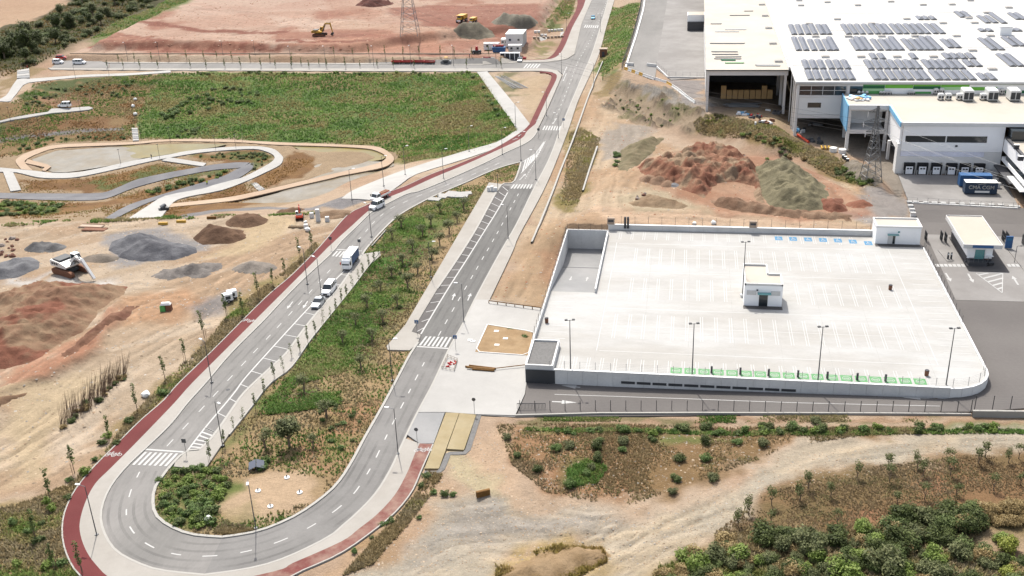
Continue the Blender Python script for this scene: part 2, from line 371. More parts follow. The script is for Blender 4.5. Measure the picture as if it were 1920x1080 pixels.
slab('parking_bays', G([(942, 348), (920, 381), (893, 431), (860, 484), (820, 543), (774, 622), (789, 627), (835, 550), (877, 484), (912, 428), (932, 396), (952, 361), (956, 349)]), M['asphalt_bay'], 0.05, skirt=0, paved=False)
slab('parking_bays', G([(374, 844), (405, 812), (443, 757), (462, 733), (510, 688), (537, 663), (567, 622), (598, 583), (632, 545), (655, 514), (640, 514), (606, 549), (560, 598), (508, 655), (459, 710), (437, 740), (385, 802), (352, 845)]), M['asphalt_mid'], 0.05, skirt=0, paved=False)
slab('parking_lot_surface', G([(96, 127), (112, 114), (186, 113.5), (204, 119), (204, 128)]), M['asphalt_worn'], 0.04)
# ---- pavements, cycle paths
swl = G(cr(SW_L, 4)); rdl = G(cr(RED_L, 4)); swb = G(cr(SW_B, 4)); rdb = G(cr(RED_B, 4)); swr = G(cr(SW_R, 4))
eall = cr(OUT_R, 4)
slab('pavement', swl+swb+G([p for p in eall if p[1] >= 815][::-1])+gOL[::-1], M['pavement'], 0.15)
slab('cycle_path', rdl+swl[::-1], M['red_asphalt'], 0.156)
slab('cycle_path', rdb+swb[::-1], M['red_dusty'], 0.156)
slab('pavement', G([p for p in eall if p[1] < 564])+swr[::-1], M['pavement'], 0.15)
ur = G(cr([(1072, -40), (1083, 8), (1060, 57), (1047, 88), (1030, 108), (1005, 112.5), (905, 112.5)], 4)); ul = G(cr([(1088, -40), (1098, 0), (1073, 52), (1060, 84), (1047, 104), (1027, 112), (985, 113.5), (905, 113.5)], 4))
slab('cycle_path', ur+ul[::-1], M['red_asphalt'], 0.156)
slab('pavement', ul+G([(905, 117.5), (973, 117.6), (1030, 116.6), (1062, 111.5), (1077, 102), (1090, 46), (1100, 22), (1110, 0), (1128, -40)]), M['pavement'], 0.15)
slab('pavement', G([(190, 112.5), (905, 113), (905, 117.5), (205, 118.4), (186, 113)]), M['pavement'], 0.15, cell=8)
slab('pavement', G([(90, 127.6), (205, 128.8), (973, 128.8), (1025, 129), (1045, 132.5), (1054, 141), (1049, 153), (1036, 183), (1022, 215), (1009, 241), (1000, 250), (992, 240), (1004, 233), (1028, 178), (1044, 146), (1036, 136), (1015, 133.5), (912, 134), (892, 134.5), (700, 134), (330, 132.5), (95, 131)]), M['pavement'], 0.15, cell=6)
slab('cycle_path', G(cr([(1003, 234), (1029, 178), (1044, 146), (1036, 137), (1012, 134.5)], 4))+G(cr([(1012, 136.5), (1028, 138.5), (1034, 146), (1020, 177), (993, 233)], 4)), M['red_asphalt'], 0.16)
# median pavements: along the main road bays, and along the west bays
slab('pavement', G([(942, 346), (920, 381), (893, 431), (860, 484), (820, 543), (772, 623), (789, 629), (784, 644), (768, 658), (727, 657), (725, 650), (760, 610), (905, 363), (917, 343)]), M['pavement'], 0.15)
slab('pavement', G([(676, 478), (712, 472), (714, 480), (690, 500), (660, 540), (620, 590), (580, 640), (545, 690), (505, 720), (470, 765), (430, 815), (388, 876), (368, 880), (326, 876), (329, 868), (350, 848), (373, 846), (405, 813), (443, 758), (462, 734), (510, 689), (537, 664), (567, 623), (598, 584), (632, 546)]), M['pavement'], 0.15)
# plaza before the car park
slab('plaza', G([(918, 563), (1021, 578), (1012, 600), (989, 668), (988, 712), (984, 740), (966, 780), (893, 778), (835, 774), (783, 774), (812, 720), (842, 655), (867, 610), (890, 563), (899, 548)]), M['concrete_light'], 0.15)
slab('pavement', G([(784, 775), (834, 775), (813, 833), (787, 833), (762, 815)]), M['concrete_grey'], 0.155)
slab('tactile_paving', G([(836, 775), (861, 776), (823, 880), (796, 880)]), M['sand_paving'], 0.16)
slab('tactile_paving', G([(862, 776), (893, 779), (870, 845), (838, 843)]), M['sand_paving'], 0.16)
# concrete path down the bank and round the basin
PA = [(892, 132), (923, 177), (966, 238), (962, 248), (930, 267), (873, 283), (827, 297), (757, 319), (707, 338), (660, 358), (640, 373)]
PB = [(912, 132), (992, 231), (987, 246), (940, 274), (870, 299), (783, 326), (750, 347), (733, 359), (700, 376)]
slab('path', G(cr(PA, 3))+G(cr(PB, 3))[::-1], M['concrete_light'], 0.10)
slab('path', G(strip([(20, 190), (0, 190), (-60, 205)][::-1]+[(43, 160), (63, 154), (83, 152), (150, 145), (233, 142), (320, 136)], [(-60, 200), (0, 186), (17, 172), (32, 149), (55, 148), (83, 146), (167, 140), (250, 137), (320, 132)], 2)), M['concrete_light'], 0.08)
slab('path', G([(0, 228), (50, 217), (90, 211), (97, 205), (167, 201), (175, 204), (167, 207), (100, 213), (50, 222), (0, 231), (-60, 245), (-60, 240)]), M['concrete_light'], 0.3, skirt=1.2)
WA = [(-60, 313), (0, 315), (42, 319), (65, 321), (100, 325), (142, 324), (183, 317), (250, 302), (320, 290), (350, 284), (417, 277), (475, 275), (500, 277), (517, 282), (528, 292), (531, 298), (525, 310), (500, 323), (467, 338), (417, 357), (350, 370), (325, 380), (303, 408)]
WB = [(-60, 321), (0, 323), (32, 324), (70, 333), (108, 335), (150, 332), (217, 318), (283, 303), (320, 296), (367, 288), (417, 283), (475, 280), (500, 285), (514, 293), (512, 302), (492, 315), (458, 332), (438, 338), (400, 348), (378, 355), (310, 368), (277, 387), (240, 411)]
slab('path', G(strip(WA, WB, 3)), M['concrete_light'], 0.17, 0.3)
slab('path', G([(317, 296), (387, 307), (381, 313), (303, 302)]), M['concrete_light'], 0.24)
slab('path', G([(6, 323), (25, 324), (40, 357), (20, 360)]), M['concrete_light'], 0.24)
QA = [(40, 318), (30, 305), (33, 297), (55, 285), (100, 273), (167, 269), (247, 267), (320, 261.5), (417, 262), (517, 267), (620, 271), (693, 274), (720, 280), (738, 295), (733, 307), (707, 317), (640, 330), (620, 335), (550, 351), (492, 365), (433, 377), (317, 389)]
QB = [(62, 320), (47, 306), (50, 299), (70, 289), (107, 278), (183, 274), (250, 271), (320, 265.5), (450, 267.5), (517, 272), (620, 275), (687, 279), (710, 285), (723, 293), (720, 301), (700, 309), (640, 323), (567, 340), (513, 353), (467, 363), (417, 372), (323, 382)]
slab('path', G(strip(QA, QB, 3)), M['peach'], 0.13, 0.3)
slab('path', G([(52, 299), (90, 309), (96, 313), (85, 321), (78, 320), (84, 314), (47, 306)]), M['peach'], 0.12, 0.3)
# gravel tracks of the basin
C_('gravel_track', C(164, 163, 166), rough=.95, var=.14, scale=.6, col2=C(142, 141, 146), big=.15, bump=.04)
GT1 = strip([(-60, 361), (0, 362), (70, 363), (170, 363), (200, 360), (230, 348), (260, 336), (320, 323), (367, 315), (400, 309), (440, 305), (468, 305)], [(-60, 372), (0, 372), (80, 375), (155, 376), (190, 374), (215, 367), (250, 353), (300, 339), (340, 330), (400, 319), (438, 316), (455, 314)], 3)
GT2 = strip([(470, 306), (440, 320), (420, 330), (378, 343), (300, 366), (240, 385), (195, 411)], [(476, 315), (455, 330), (430, 342), (378, 356), (308, 370), (262, 387), (213, 412)], 3)
for q in (GT1, GT2): slab('path', G(q), M['gravel_track'], 0.09)
# far-side road and forecourt of the warehouse
P5 = lambda pts: [tuple(atz(x, y, 5))[:2] for x, y in pts]
slab('road', P5([(1172, 128), (1213, -40), (1258, -40), (1228, 147), (1222, 149)]), M['asphalt_worn'], 0.03)
slab('forecourt', P5([(1230, 128), (1258, -40), (1331, -40), (1322, 146), (1258, 150)]), M['gate_concrete'], 0.05)
# yard round the car park
ext = [tuple(atz(x, y, 1))[:2] for x, y in [(1703, 386), (1905, 398)]]+[(170, 250), (170, 140)]
lane = [tuple(atz(x, y, 1))[:2] for x, y in [(1920, 766), (1825, 772)]]+G([(968, 781), (985, 740), (988, 712)])+[(-26, 153.3), (42, 152.8), (47.5, 155), (49.8, 160), (50.2, 178), (50.2, 222)]+G([(1712, 420)])
slab('yard_surface', ext+lane, M['asphalt_yard'], 0.04, cell=6)
gate = [tuple(atz(x, y, 1))[:2] for x, y in [(1736, 440), (1990, 447), (1990, 568), (1792, 563)]]
slab('gate_surface', gate, M['gate_concrete'], 0.08, skirt=0, paved=False)
apr = [tuple(atz(x, y, 2))[:2] for x, y in [(1684, 327), (1880, 331), (1910, 388), (1703, 377)]]
slab('apron', apr, M['gate_concrete'], 0.06)
# ---- car park deck, with the ramp cut into it
DZ = 2.2
DX0, DX1, DY0, DY1 = -25.8, 49.7, 153.6, 220.6
RX0, RX1, RY0, RY1 = -25.4, -17.0, 186.2, 217.6
corner = [(DX1-7+7*math.sin(a), DY0+7-7*math.cos(a)) for a in np.linspace(0, math.pi/2, 9)]
deck_out = [(DX0, DY0)]+corner+[(DX1, DY1), (RX1, DY1), (RX1, RY0), (DX0, RY0)]
DECK_HOLE = [(DX0, DY0)]+corner+[(DX1, DY1), (DX0, DY1)]
zc = lambda z: (lambda x, y: np.full(np.shape(x), z))
_zj[0] = -1
slab('deck_floor', deck_out, M['deck'], 0, skirt=0.5, cell=9, zf=zc(DZ), paved=False)
rmp = lambda x, y: DZ-3.6*np.clip((np.asarray(y)-RY0)/22, 0, 1)
slab('ramp', [(DX0, RY0), (RX1, RY0), (RX1, RY1), (DX0, RY1)], M['concrete_grey'], 0, skirt=0, cell=2.5, zf=rmp, paved=False)
PAVED.append(DECK_HOLE)
# ================================================================ terrain mesh (a fan that is finer close to the camera)
rows = np.concatenate([np.geomspace(88, 720, 560), np.geomspace(760, 5000, 14)]); cols = np.linspace(-1, 1, 620)
cols = np.concatenate([[-9, -5, -3, -2, -1.4], cols, [1.4, 2, 3, 5, 9]])
hw = 55+rows*0.50
U, D = np.meshgrid(cols, rows); Wd = np.meshgrid(cols, hw)[1]*U
TX = (Wd*math.cos(YAW)-D*math.sin(YAW)).ravel(); TY = (Wd*math.sin(YAW)+D*math.cos(YAW)).ravel()
pv = np.full(TX.shape, 30.0)
for P in PAVED: pv = np.minimum(pv, sdist_c(P, TX, TY, 30))
n4 = fbm(TX, TY, 4.0); n12 = fbm(TX+50, TY, 14.0); n40 = fbm(TX, TY+90, 45.0); n1 = fbm(TX, TY, 1.4, 3); n25 = fbm(TX-80, TY+10, 25.0, 5)
WX = TX+(fbm(TX, TY, 7.0)-0.5)*9; WY = TY+(fbm(TX+300, TY+120, 7.0)-0.5)*9
def msk(px, soft=1.0, warp=True, zfix=None):
    P = [tuple(atz(x, y, zfix))[:2] for x, y in px] if zfix is not None else G(px)
    d = sdist_c(P, WX if warp else TX, WY if warp else TY, 25); return 1-sstep(-soft, soft, d)
BASE = np.array(C(220, 190, 158))
col = np.tile(BASE, (len(TX), 1))
lit = lambda c: np.array(C(*c))
def lay(m, c, c2=None, n=None):
    """blend a ground colour in; c2 mixes in by the noise field n"""
    global col
    cc = lit(c)[None, :] if c2 is None else lit(c)[None, :]*(1-n[:, None])+lit(c2)[None, :]*n[:, None]
    col = col*(1-m[:, None])+cc*m[:, None]
pt = lambda n, t, w=0.08: sstep(t-w, t+w, n)
# tan subsoil with paler and redder drifts everywhere
lay(pt(n40, 0.52), (212, 178, 146)); lay(0.7*pt(n25, 0.56), (232, 206, 176)); lay(0.5*pt(n12, 0.60), (204, 160, 124))
far = sstep(380, 700, TY)
GRN, GRN2, DRY, DRY2, BRN = (104, 134, 62), (130, 152, 76), (176, 152, 100), (196, 172, 124), (168, 128, 84)
# north-west plateau
mP = msk([(120, 108), (935, 110), (1000, 85), (1015, 52), (1080, -60), (420, -60), (250, 45), (205, 74)])
lay(mP, (216, 172, 146), (226, 190, 164), pt(n40, 0.5, 0.15)); lay(mP*pt(n25, 0.58), (196, 138, 112))
for q, cc, a in (([(760, 12), (1020, 8), (1010, 52), (940, 75), (830, 55), (720, 22)], (176, 108, 86), .8), ([(690, 62), (830, 70), (835, 100), (640, 98), (540, 88)], (212, 150, 118), .8), ([(640, 62), (790, 68), (760, 76), (600, 72)], (178, 116, 94), .7),
                 ([(500, 30), (600, 34), (610, 48), (520, 50)], (236, 206, 182), .6), ([(640, 10), (720, 20), (700, 40), (640, 32)], (196, 140, 112), .6), ([(300, 2), (600, -10), (620, 18), (340, 30)], (230, 196, 172), .6),
                 ([(620, 40), (900, 56), (940, 72), (800, 64), (640, 56)], (226, 186, 156), .7)):
    lay(a*msk(q, 3), cc)
for q in ([(148, 100), (168, 88), (200, 78), (330, 74), (450, 78), (560, 84), (640, 86), (640, 98), (470, 96), (300, 97)],): lay(.9*msk(q, 1.5), (164, 96, 74), (196, 134, 106), pt(n4, 0.5))
for q in ([(232, 52), (380, 55), (530, 59), (528, 64), (380, 62), (230, 58)], [(520, 74), (640, 76), (700, 78), (640, 81), (520, 79)]): lay(msk(q, 1), (166, 102, 80))
# far left: bare site, wooded slope, green slope
lay(msk([(-400, -60), (140, -60), (125, 8), (60, 42), (-30, 70), (-400, 120)], 4), (208, 166, 130), (224, 188, 150), n25)
mW = msk([(-500, 130), (-30, 66), (60, 40), (130, 8), (160, -60), (420, -60), (330, 5), (250, 42), (170, 72), (115, 98), (60, 128), (-20, 145), (-500, 240)], 5)
lay(mW, (112, 98, 62), (84, 88, 48), pt(n12, .5, .15))
mGS = msk([(165, 78), (230, 42), (320, 5), (380, -40), (420, -60), (392, -10), (270, 40), (205, 70), (180, 88)], 3); lay(mGS, (120, 138, 70), (150, 156, 92), n12)
lay(msk([(0, 150), (60, 128), (90, 128), (30, 155), (0, 190)], 2), (178, 150, 104))
# bank below the street
mBank = msk([(322, 136), (905, 136), (945, 203), (978, 244), (940, 278), (760, 308), (742, 288), (700, 273), (600, 270), (420, 261), (265, 262), (256, 230), (275, 175)], 1.5)
lay(mBank, GRN, GRN2, pt(n12, .5, .15)); lay(mBank*.8*pt(fbm(TX+70, TY*2.2, 22), .55, .06), (158, 140, 84)); lay(.85*msk([(500, 150), (850, 140), (840, 175), (640, 190), (520, 180)], 5)*pt(n12, .42, .1), (156, 136, 84))
lay(.8*msk([(905, 138), (950, 203), (978, 246), (760, 308), (750, 288), (800, 240)], 2), (140, 142, 66), (168, 150, 92), pt(n12, .5, .1))
lay(.8*msk([(915, 160), (950, 215), (930, 262), (880, 270), (905, 200)], 3), (120, 136, 64)); lay(.8*msk([(752, 290), (800, 245), (860, 250), (850, 285), (770, 305)], 3), (178, 152, 88))
mL = msk([(-300, 225), (0, 192), (40, 186), (63, 156), (150, 148), (322, 138), (275, 175), (256, 230), (250, 262), (100, 268), (30, 292), (-300, 320)], 1.5)
lay(mL, (166, 134, 86), (182, 144, 96), n12); lay(mL*.9*pt(n12*.6+n4*.4, .52, .05), (96, 116, 58)); lay(.8*msk([(85, 185), (130, 176), (200, 178), (208, 200), (170, 201), (95, 204)], 2), (192, 146, 112), (176, 124, 92), n4)
lay(.9*msk([(0, 236), (160, 212), (240, 236), (150, 240), (0, 258)], 1.5), (168, 126, 78), (150, 104, 64), n4)
# basin: mud, grass-seed islands, gravel tracks
mB = msk([(-300, 300), (30, 292), (100, 268), (260, 264), (420, 264), (700, 276), (740, 290), (735, 312), (640, 345), (560, 378), (420, 398), (300, 410), (-300, 425)], 1)
lay(mB, (206, 176, 138), (186, 158, 122), n12)
for q in ([(35, 335), (160, 335), (300, 306), (360, 318), (300, 335), (210, 358), (60, 362)], [(360, 290), (470, 282), (505, 288), (500, 305), (450, 308), (400, 304)], [(470, 340), (520, 310), (540, 290), (560, 278), (590, 300), (560, 330), (500, 353)], [(375, 366), (455, 342), (478, 360), (420, 372), (350, 378)],
          [(0, 378), (100, 382), (200, 378), (260, 360), (420, 322), (430, 330), (320, 360), (220, 385), (120, 400), (0, 405)], [(228, 388), (300, 372), (275, 385), (240, 400)], [(310, 392), (450, 376), (520, 372), (440, 390), (320, 408)]):
    lay(msk(q, .8), (168, 124, 70), (150, 108, 62), pt(n4, .5, .15))
for q in ([(320, 334), (420, 312), (432, 320), (350, 345), (300, 352)], [(0, 380), (110, 384), (118, 395), (90, 402), (0, 406)], [(165, 345), (190, 330), (300, 308), (350, 316), (240, 345), (190, 358)], [(350, 292), (500, 285), (506, 300), (470, 325), (460, 318), (480, 300), (400, 300)]):
    lay(.85*msk(q, 1)*pt(n4, .42, .1), (108, 122, 56))
GRV = (166, 164, 166)
for q in (strip([(-60, 361), (0, 362), (70, 363), (170, 363), (200, 360), (230, 348), (260, 336), (320, 323), (367, 315), (400, 309), (440, 306)], [(-60, 372), (0, 372), (80, 375), (155, 376), (190, 374), (215, 367), (250, 353), (300, 339), (340, 330), (400, 319), (445, 316)], 2),
          strip([(470, 307), (440, 320), (420, 330), (378, 343), (300, 366), (240, 385), (195, 411)], [(474, 316), (455, 330), (430, 342), (378, 356), (308, 370), (262, 387), (213, 412)], 2),
          [(440, 304), (475, 306), (474, 318), (440, 318)], strip([(-60, 272), (0, 262), (70, 251), (147, 243), (230, 238)], [(-60, 278), (0, 268), (75, 257), (150, 249), (235, 243)], 2),
          strip([(600, 386), (560, 390), (500, 386), (420, 392), (340, 404)], [(600, 393), (560, 394), (500, 391), (420, 397), (345, 409)], 2), [(585, 388), (660, 362), (700, 372), (640, 392)]):
    lay(.9*msk(q, .5, False), GRV, (146, 145, 150), n4)
mudw = msk([(52, 306), (110, 284), (240, 277), (250, 300), (180, 320), (100, 322)], 1); lay(mudw, (168, 160, 152), (150, 146, 142), n4); lay(mudw*pt(n12, .55), (206, 172, 140))
# yard
mY = msk([(-400, 430), (0, 420), (250, 412), (420, 404), (560, 402), (640, 398), (655, 402), (600, 462), (545, 505), (470, 560), (395, 640), (330, 700), (250, 790), (180, 860), (60, 930), (-400, 1000)], 1.5)
lay(mY, (216, 190, 158), (208, 174, 138), pt(n25, .5, .12)); lay(.7*mY*pt(fbm(TX*.5+TY*.5, (TY-TX)*2.5, 16), .55, .07), (236, 212, 182))
for q, cc in (([(195, 440), (300, 428), (370, 450), (380, 470), (300, 495), (230, 500), (205, 480)], (172, 170, 172)), ([(360, 570), (440, 545), (470, 560), (420, 590), (370, 600)], (160, 156, 156)), ([(0, 525), (70, 515), (120, 500), (60, 530), (0, 535)], (240, 236, 230)), ([(100, 530), (200, 520), (235, 530), (160, 545), (90, 545)], (236, 230, 222)),
              ([(110, 520), (140, 517), (130, 527), (105, 528)], (242, 238, 234)), ([(225, 560), (340, 545), (400, 560), (330, 600), (240, 610)], (214, 164, 120)), ([(0, 700), (130, 640), (210, 590), (250, 585), (190, 640), (100, 690), (0, 725)], (214, 152, 116)), ([(0, 745), (60, 700), (170, 640), (170, 665), (90, 710), (0, 770)], (200, 136, 100)),
              ([(0, 730), (150, 700), (230, 700), (100, 800), (60, 890), (0, 920)], (226, 200, 158)), ([(100, 790), (200, 740), (230, 700), (260, 690), (200, 780), (80, 880)], (240, 216, 186)), ([(470, 410), (540, 400), (560, 420), (470, 470), (390, 490), (450, 440)], (232, 204, 158))):
    lay(.85*msk(q, 2), cc)
# verge between yard and cycle path
mV = msk([(592, 455), (545, 500), (490, 540), (420, 600), (385, 645), (330, 690), (285, 740), (235, 790), (195, 850), (130, 905), (60, 935), (-60, 970), (-60, 1200), (300, 1200), (190, 1110), (118, 1013), (118, 977), (143, 917), (213, 840), (333, 722), (400, 657), (497, 560), (600, 463)], 1.5)
lay(mV, (196, 168, 114), (178, 152, 92), n12); lay(.6*mV*pt(n4*.5+n12*.5, .57, .06), (140, 144, 80)); lay(.7*msk([(0, 960), (90, 900), (150, 880), (120, 960), (120, 1080), (0, 1080)], 4)*pt(n12, .5), (214, 180, 140))
# median
mM = msk([(p[0], p[1]) for p in ISL_R+ISL_L], 1, False)
lay(mM, (190, 160, 108), (206, 172, 128), n12)
gz = np.maximum(msk([(700, 470), (780, 385), (905, 355), (880, 400), (820, 430), (790, 520), (740, 600), (700, 660), (690, 700), (600, 660), (560, 730), (480, 790), (390, 870), (440, 800), (600, 620)], 3), msk([(290, 880), (400, 875), (440, 905), (410, 960), (360, 1000), (300, 970)], 1))
lay(.9*gz*pt(n12*.5+n4*.5, .38, .08), (98, 132, 50), (126, 140, 64), pt(n12, .5)); lay(.9*msk([(700, 470), (640, 560), (560, 680), (610, 690), (700, 600), (760, 500), (800, 420)], 4)*pt(n4, .35), (86, 134, 40))
lay(msk([(500, 745), (640, 735), (640, 760), (560, 770), (500, 775)], 2), (92, 142, 40)); lay(.8*msk([(560, 830), (640, 760), (720, 740), (690, 800), (640, 900), (560, 880)], 3), (204, 152, 108), (170, 150, 90), pt(n4, .5))
lay(msk([(440, 900), (500, 880), (610, 900), (600, 935), (520, 960), (440, 985), (405, 960), (425, 920)], 1.2), (230, 196, 156)); lay(.9*msk([(425, 960), (560, 955), (420, 1004), (395, 1000)], 1.5)*pt(n4, .4), (180, 162, 112))
# east of the main road
mE = msk([(1020, 578), (918, 563), (1018, 360), (1068, 237), (1120, 112), (1165, 130), (1170, 200), (1300, 290), (1640, 340), (1700, 385), (1640, 430), (1147, 426), (1068, 432)], 1.5)
lay(mE, (228, 200, 164), (214, 176, 136), pt(n12, .5, .15))
for q, cc in (([(918, 563), (1020, 578), (1060, 432), (1045, 400), (1020, 430)], (206, 172, 132)), ([(1010, 470), (1060, 435), (1045, 540), (1010, 545)], (196, 150, 112)), ([(1150, 230), (1230, 240), (1210, 300), (1140, 300), (1130, 260)], (190, 178, 164)), ([(1190, 300), (1300, 285), (1440, 300), (1500, 330), (1300, 310), (1200, 340)], (226, 186, 150)),
              ([(1080, 400), (1200, 390), (1450, 400), (1620, 432), (1150, 424)], (236, 200, 164)), ([(1150, 365), (1250, 340), (1330, 395), (1200, 392)], (216, 196, 160)), ([(1590, 400), (1640, 345), (1700, 385), (1650, 425)], (176, 172, 170))):
    lay(.85*msk(q, 1.5), cc)
for q in ([(1068, 250), (1100, 235), (1120, 260), (1080, 395), (1044, 388), (1060, 330)], [(1078, 205), (1092, 190), (1070, 260), (1048, 300), (1040, 300)], [(1110, 250), (1126, 258), (1085, 380), (1050, 385)]): lay(.9*msk(q, 1)*pt(n4, .36), (178, 146, 84), (150, 142, 70), n4)
lay(.95*msk([(1128, 90), (1145, 12), (1200, 5), (1170, 120), (1130, 155), (1122, 120)], 1.5), (116, 142, 62), (168, 152, 90), pt(n12, .5)); lay(.85*msk([(1120, 150), (1166, 130), (1150, 170), (1125, 185)], 1), (168, 142, 86))
lay(.95*msk([(1015, 50), (1055, 0), (1070, -50), (1088, -50), (1075, 20), (1056, 56), (1000, 55)], 2), (128, 138, 72), (190, 156, 110), pt(n12, .5)); lay(.8*msk([(1010, 82), (1050, 76), (1045, 105), (1000, 112)], 1.5)*pt(n4, .4), (152, 146, 80))
lay(.6*msk([(930, 142), (1020, 140), (1030, 180), (1000, 225), (980, 200)], 2), (220, 190, 146)); lay(.7*msk([(925, 138), (985, 136), (980, 160), (985, 178), (950, 180)], 1.5)*pt(n4, .45), (110, 118, 62))
# strata of the rock cut and grassy embankment under the warehouse
mR = msk([(1150, 165), (1165, 148), (1300, 188), (1320, 215), (1350, 220), (1290, 250), (1200, 232), (1130, 200)], 1)
st = fbm(TX*2.2+TY*.9, (TY-TX)*.25, 3.0, 4); lay(mR, (190, 166, 136), (132, 114, 94), pt(st, .52, .05)); lay(mR*.5*pt(n4, .6), (134, 136, 76)); lay(.85*msk([(1165, 148), (1300, 190), (1322, 214), (1290, 200), (1200, 170)], 1), (178, 172, 164))
mH = msk([(1300, 225), (1345, 214), (1400, 228), (1480, 254), (1560, 292), (1625, 318), (1640, 352), (1600, 345), (1500, 300), (1400, 262), (1310, 250)], 1); lay(mH, (178, 146, 92), (148, 128, 74), n4); lay(.8*mH*pt(n4, .56), (116, 124, 58))
mF = msk([(1325, 200), (1480, 205), (1500, 262), (1620, 300), (1690, 380), (1705, 330), (1690, 260), (1600, 190), (1500, 120), (1330, 120)], 1, False); lay(mF, (190, 176, 158), (174, 160, 144), n12); lay(.8*msk([(1340, 210), (1400, 225), (1480, 250), (1485, 215), (1400, 200)], 1), (222, 192, 150))
lay(.8*msk([(1230, 150), (1322, 152), (1322, 205), (1290, 185)], 1), (166, 164, 166))
lay(.8*msk([(1190, 312), (1290, 286), (1420, 288), (1550, 325), (1640, 400), (1500, 415), (1330, 398), (1230, 352)], 2), (214, 164, 130), (200, 142, 108), pt(n4, .5, .12))
# bottom right: hill, track, groves
mS = msk([(930, 790), (1000, 792), (1500, 800), (1900, 800), (1640, 812), (1480, 835), (1400, 870), (1300, 905), (1180, 945), (1020, 920), (960, 870)], 1.5)
lay(mS, (188, 142, 98), (170, 124, 80), pt(n12, .5, .15)); lay(.7*mS*pt(n4*.5+n12*.5, .56, .05), (228, 180, 140)); lay(.6*mS*pt(n25, .55), (142, 120, 72)); lay(.9*msk([(1060, 880), (1100, 862), (1140, 875), (1120, 905), (1070, 912)], 2), (112, 124, 60))
lay(.9*msk([(985, 797), (1500, 806), (1980, 804), (1980, 814), (1500, 816), (980, 803)], .8)*pt(n4, .35), (134, 146, 74)); lay(.9*msk([(965, 787), (1400, 791), (1980, 792), (1980, 778), (1500, 778), (970, 776)], .6), (196, 158, 122), (150, 138, 90), pt(n4, .55))
mT = msk([(640, 1200), (700, 1070), (770, 1030), (840, 955), (890, 930), (930, 925), (1000, 960), (1120, 965), (1240, 955), (1340, 925), (1420, 890), (1500, 845), (1620, 822), (1800, 812), (2100, 812), (2100, 850), (1800, 848), (1640, 868), (1530, 893), (1430, 925), (1350, 975), (1240, 1060), (1120, 1200)], 2)
tr = fbm(TX*.35+TY*.12, TY*2.4-TX*.9, 5.0, 5); lay(mT, (218, 200, 172), (228, 206, 172), pt(tr, .5, .12)); lay(.8*mT*pt(n12, .52, .1), (206, 194, 172)); lay(.8*msk([(770, 1040), (850, 960), (900, 940), (1060, 975), (1200, 960), (1100, 1010), (860, 1020), (760, 1060)], 3), (184, 176, 166))
lay(.8*msk([(845, 850), (930, 790), (955, 800), (940, 900), (960, 930), (900, 915), (850, 870)], 1.5), (232, 196, 158)); lay(.9*msk([(838, 852), (880, 855), (915, 900), (935, 930), (890, 935), (850, 890)], 1.2), (226, 208, 164))
lay(.9*msk([(640, 1080), (780, 890), (830, 890), (845, 920), (780, 980), (690, 1080)], 2), (222, 184, 144), (196, 160, 112), pt(n4, .55)); lay(.8*msk([(930, 1055), (1040, 1015), (1130, 1020), (1140, 1050), (1080, 1080), (920, 1085)], 1.5), (206, 172, 104), (228, 190, 148), pt(n4, .55))
mO = msk([(1430, 928), (1530, 897), (1640, 872), (1800, 852), (2100, 852), (2100, 960), (1900, 960), (1800, 970), (1650, 1000), (1420, 1010), (1340, 1030), (1330, 1000)], 1.5)
lay(mO, (178, 134, 92), (160, 122, 78), pt(n12, .5, .15)); lay(.55*mO*pt(fbm(TX, TY*2.5, 7), .56, .06), (206, 142, 104)); lay(.6*mO*pt(n25, .54), (140, 126, 80))
mU = msk([(1240, 1050), (1340, 1025), (1420, 1005), (1650, 985), (1800, 960), (2100, 955), (2100, 1300), (1150, 1300), (1180, 1085)], 2); lay(mU, (176, 150, 100), (130, 120, 70), pt(n4, .5)); lay(.8*msk([(1800, 1010), (2100, 1000), (2100, 1050), (1860, 1045)], 2), (214, 182, 146))
# ---------------------------------------------------------------- relief
calm = sstep(0.2, 4, pv)
rough = 0.10+0.5*np.clip(mR, 0, 1)+0.25*mP*pt(n40, .5)+.12*mS+.1*mH
hT = hb(TX, TY)
hT = hT+calm*((n12-.5)*1.0+(n4-.5)*0.9*rough*2+(n1-.5)*.5*rough+(n40-.5)*1.2*sstep(6, 20, pv))
hT += calm*mR*(st-.5)*4.5 + mW*(n25-.3)*6*calm+mU*calm*(n12-.4)*1.5
hT -= 1.9*msk([(60, 300), (110, 283), (240, 275), (330, 271), (420, 272), (330, 285), (250, 298), (180, 314), (110, 322)], 3, False, -8)
hT -= 1.9*msk([(560, 275), (690, 282), (715, 293), (690, 306), (600, 332), (440, 384), (590, 385), (640, 348), (735, 312), (722, 290), (690, 279), (600, 277)], 3, False, -8)*(1-msk([(450, 352), (520, 305), (560, 285), (590, 300), (560, 330)], 3, False, -8))
hT += 3.2*msk([(0, 735), (70, 700), (150, 660), (225, 575), (240, 580), (170, 668), (80, 715), (0, 760)], 2.2)*0.35*(.6+n4)
hT -= np.where(pv < 30, 0.42*(1-sstep(-0.5, 0.45, pv)), 0)
hT = np.where(sdist_c(DECK_HOLE, TX, TY, 10) < 0.45, -4.0, hT)
lum = col.mean(1, keepdims=True); col = col*0.87+lum*0.13
bare = np.clip(mY+mE+mP+mT-mV-mM, 0, 1)*(1-.9*mR)
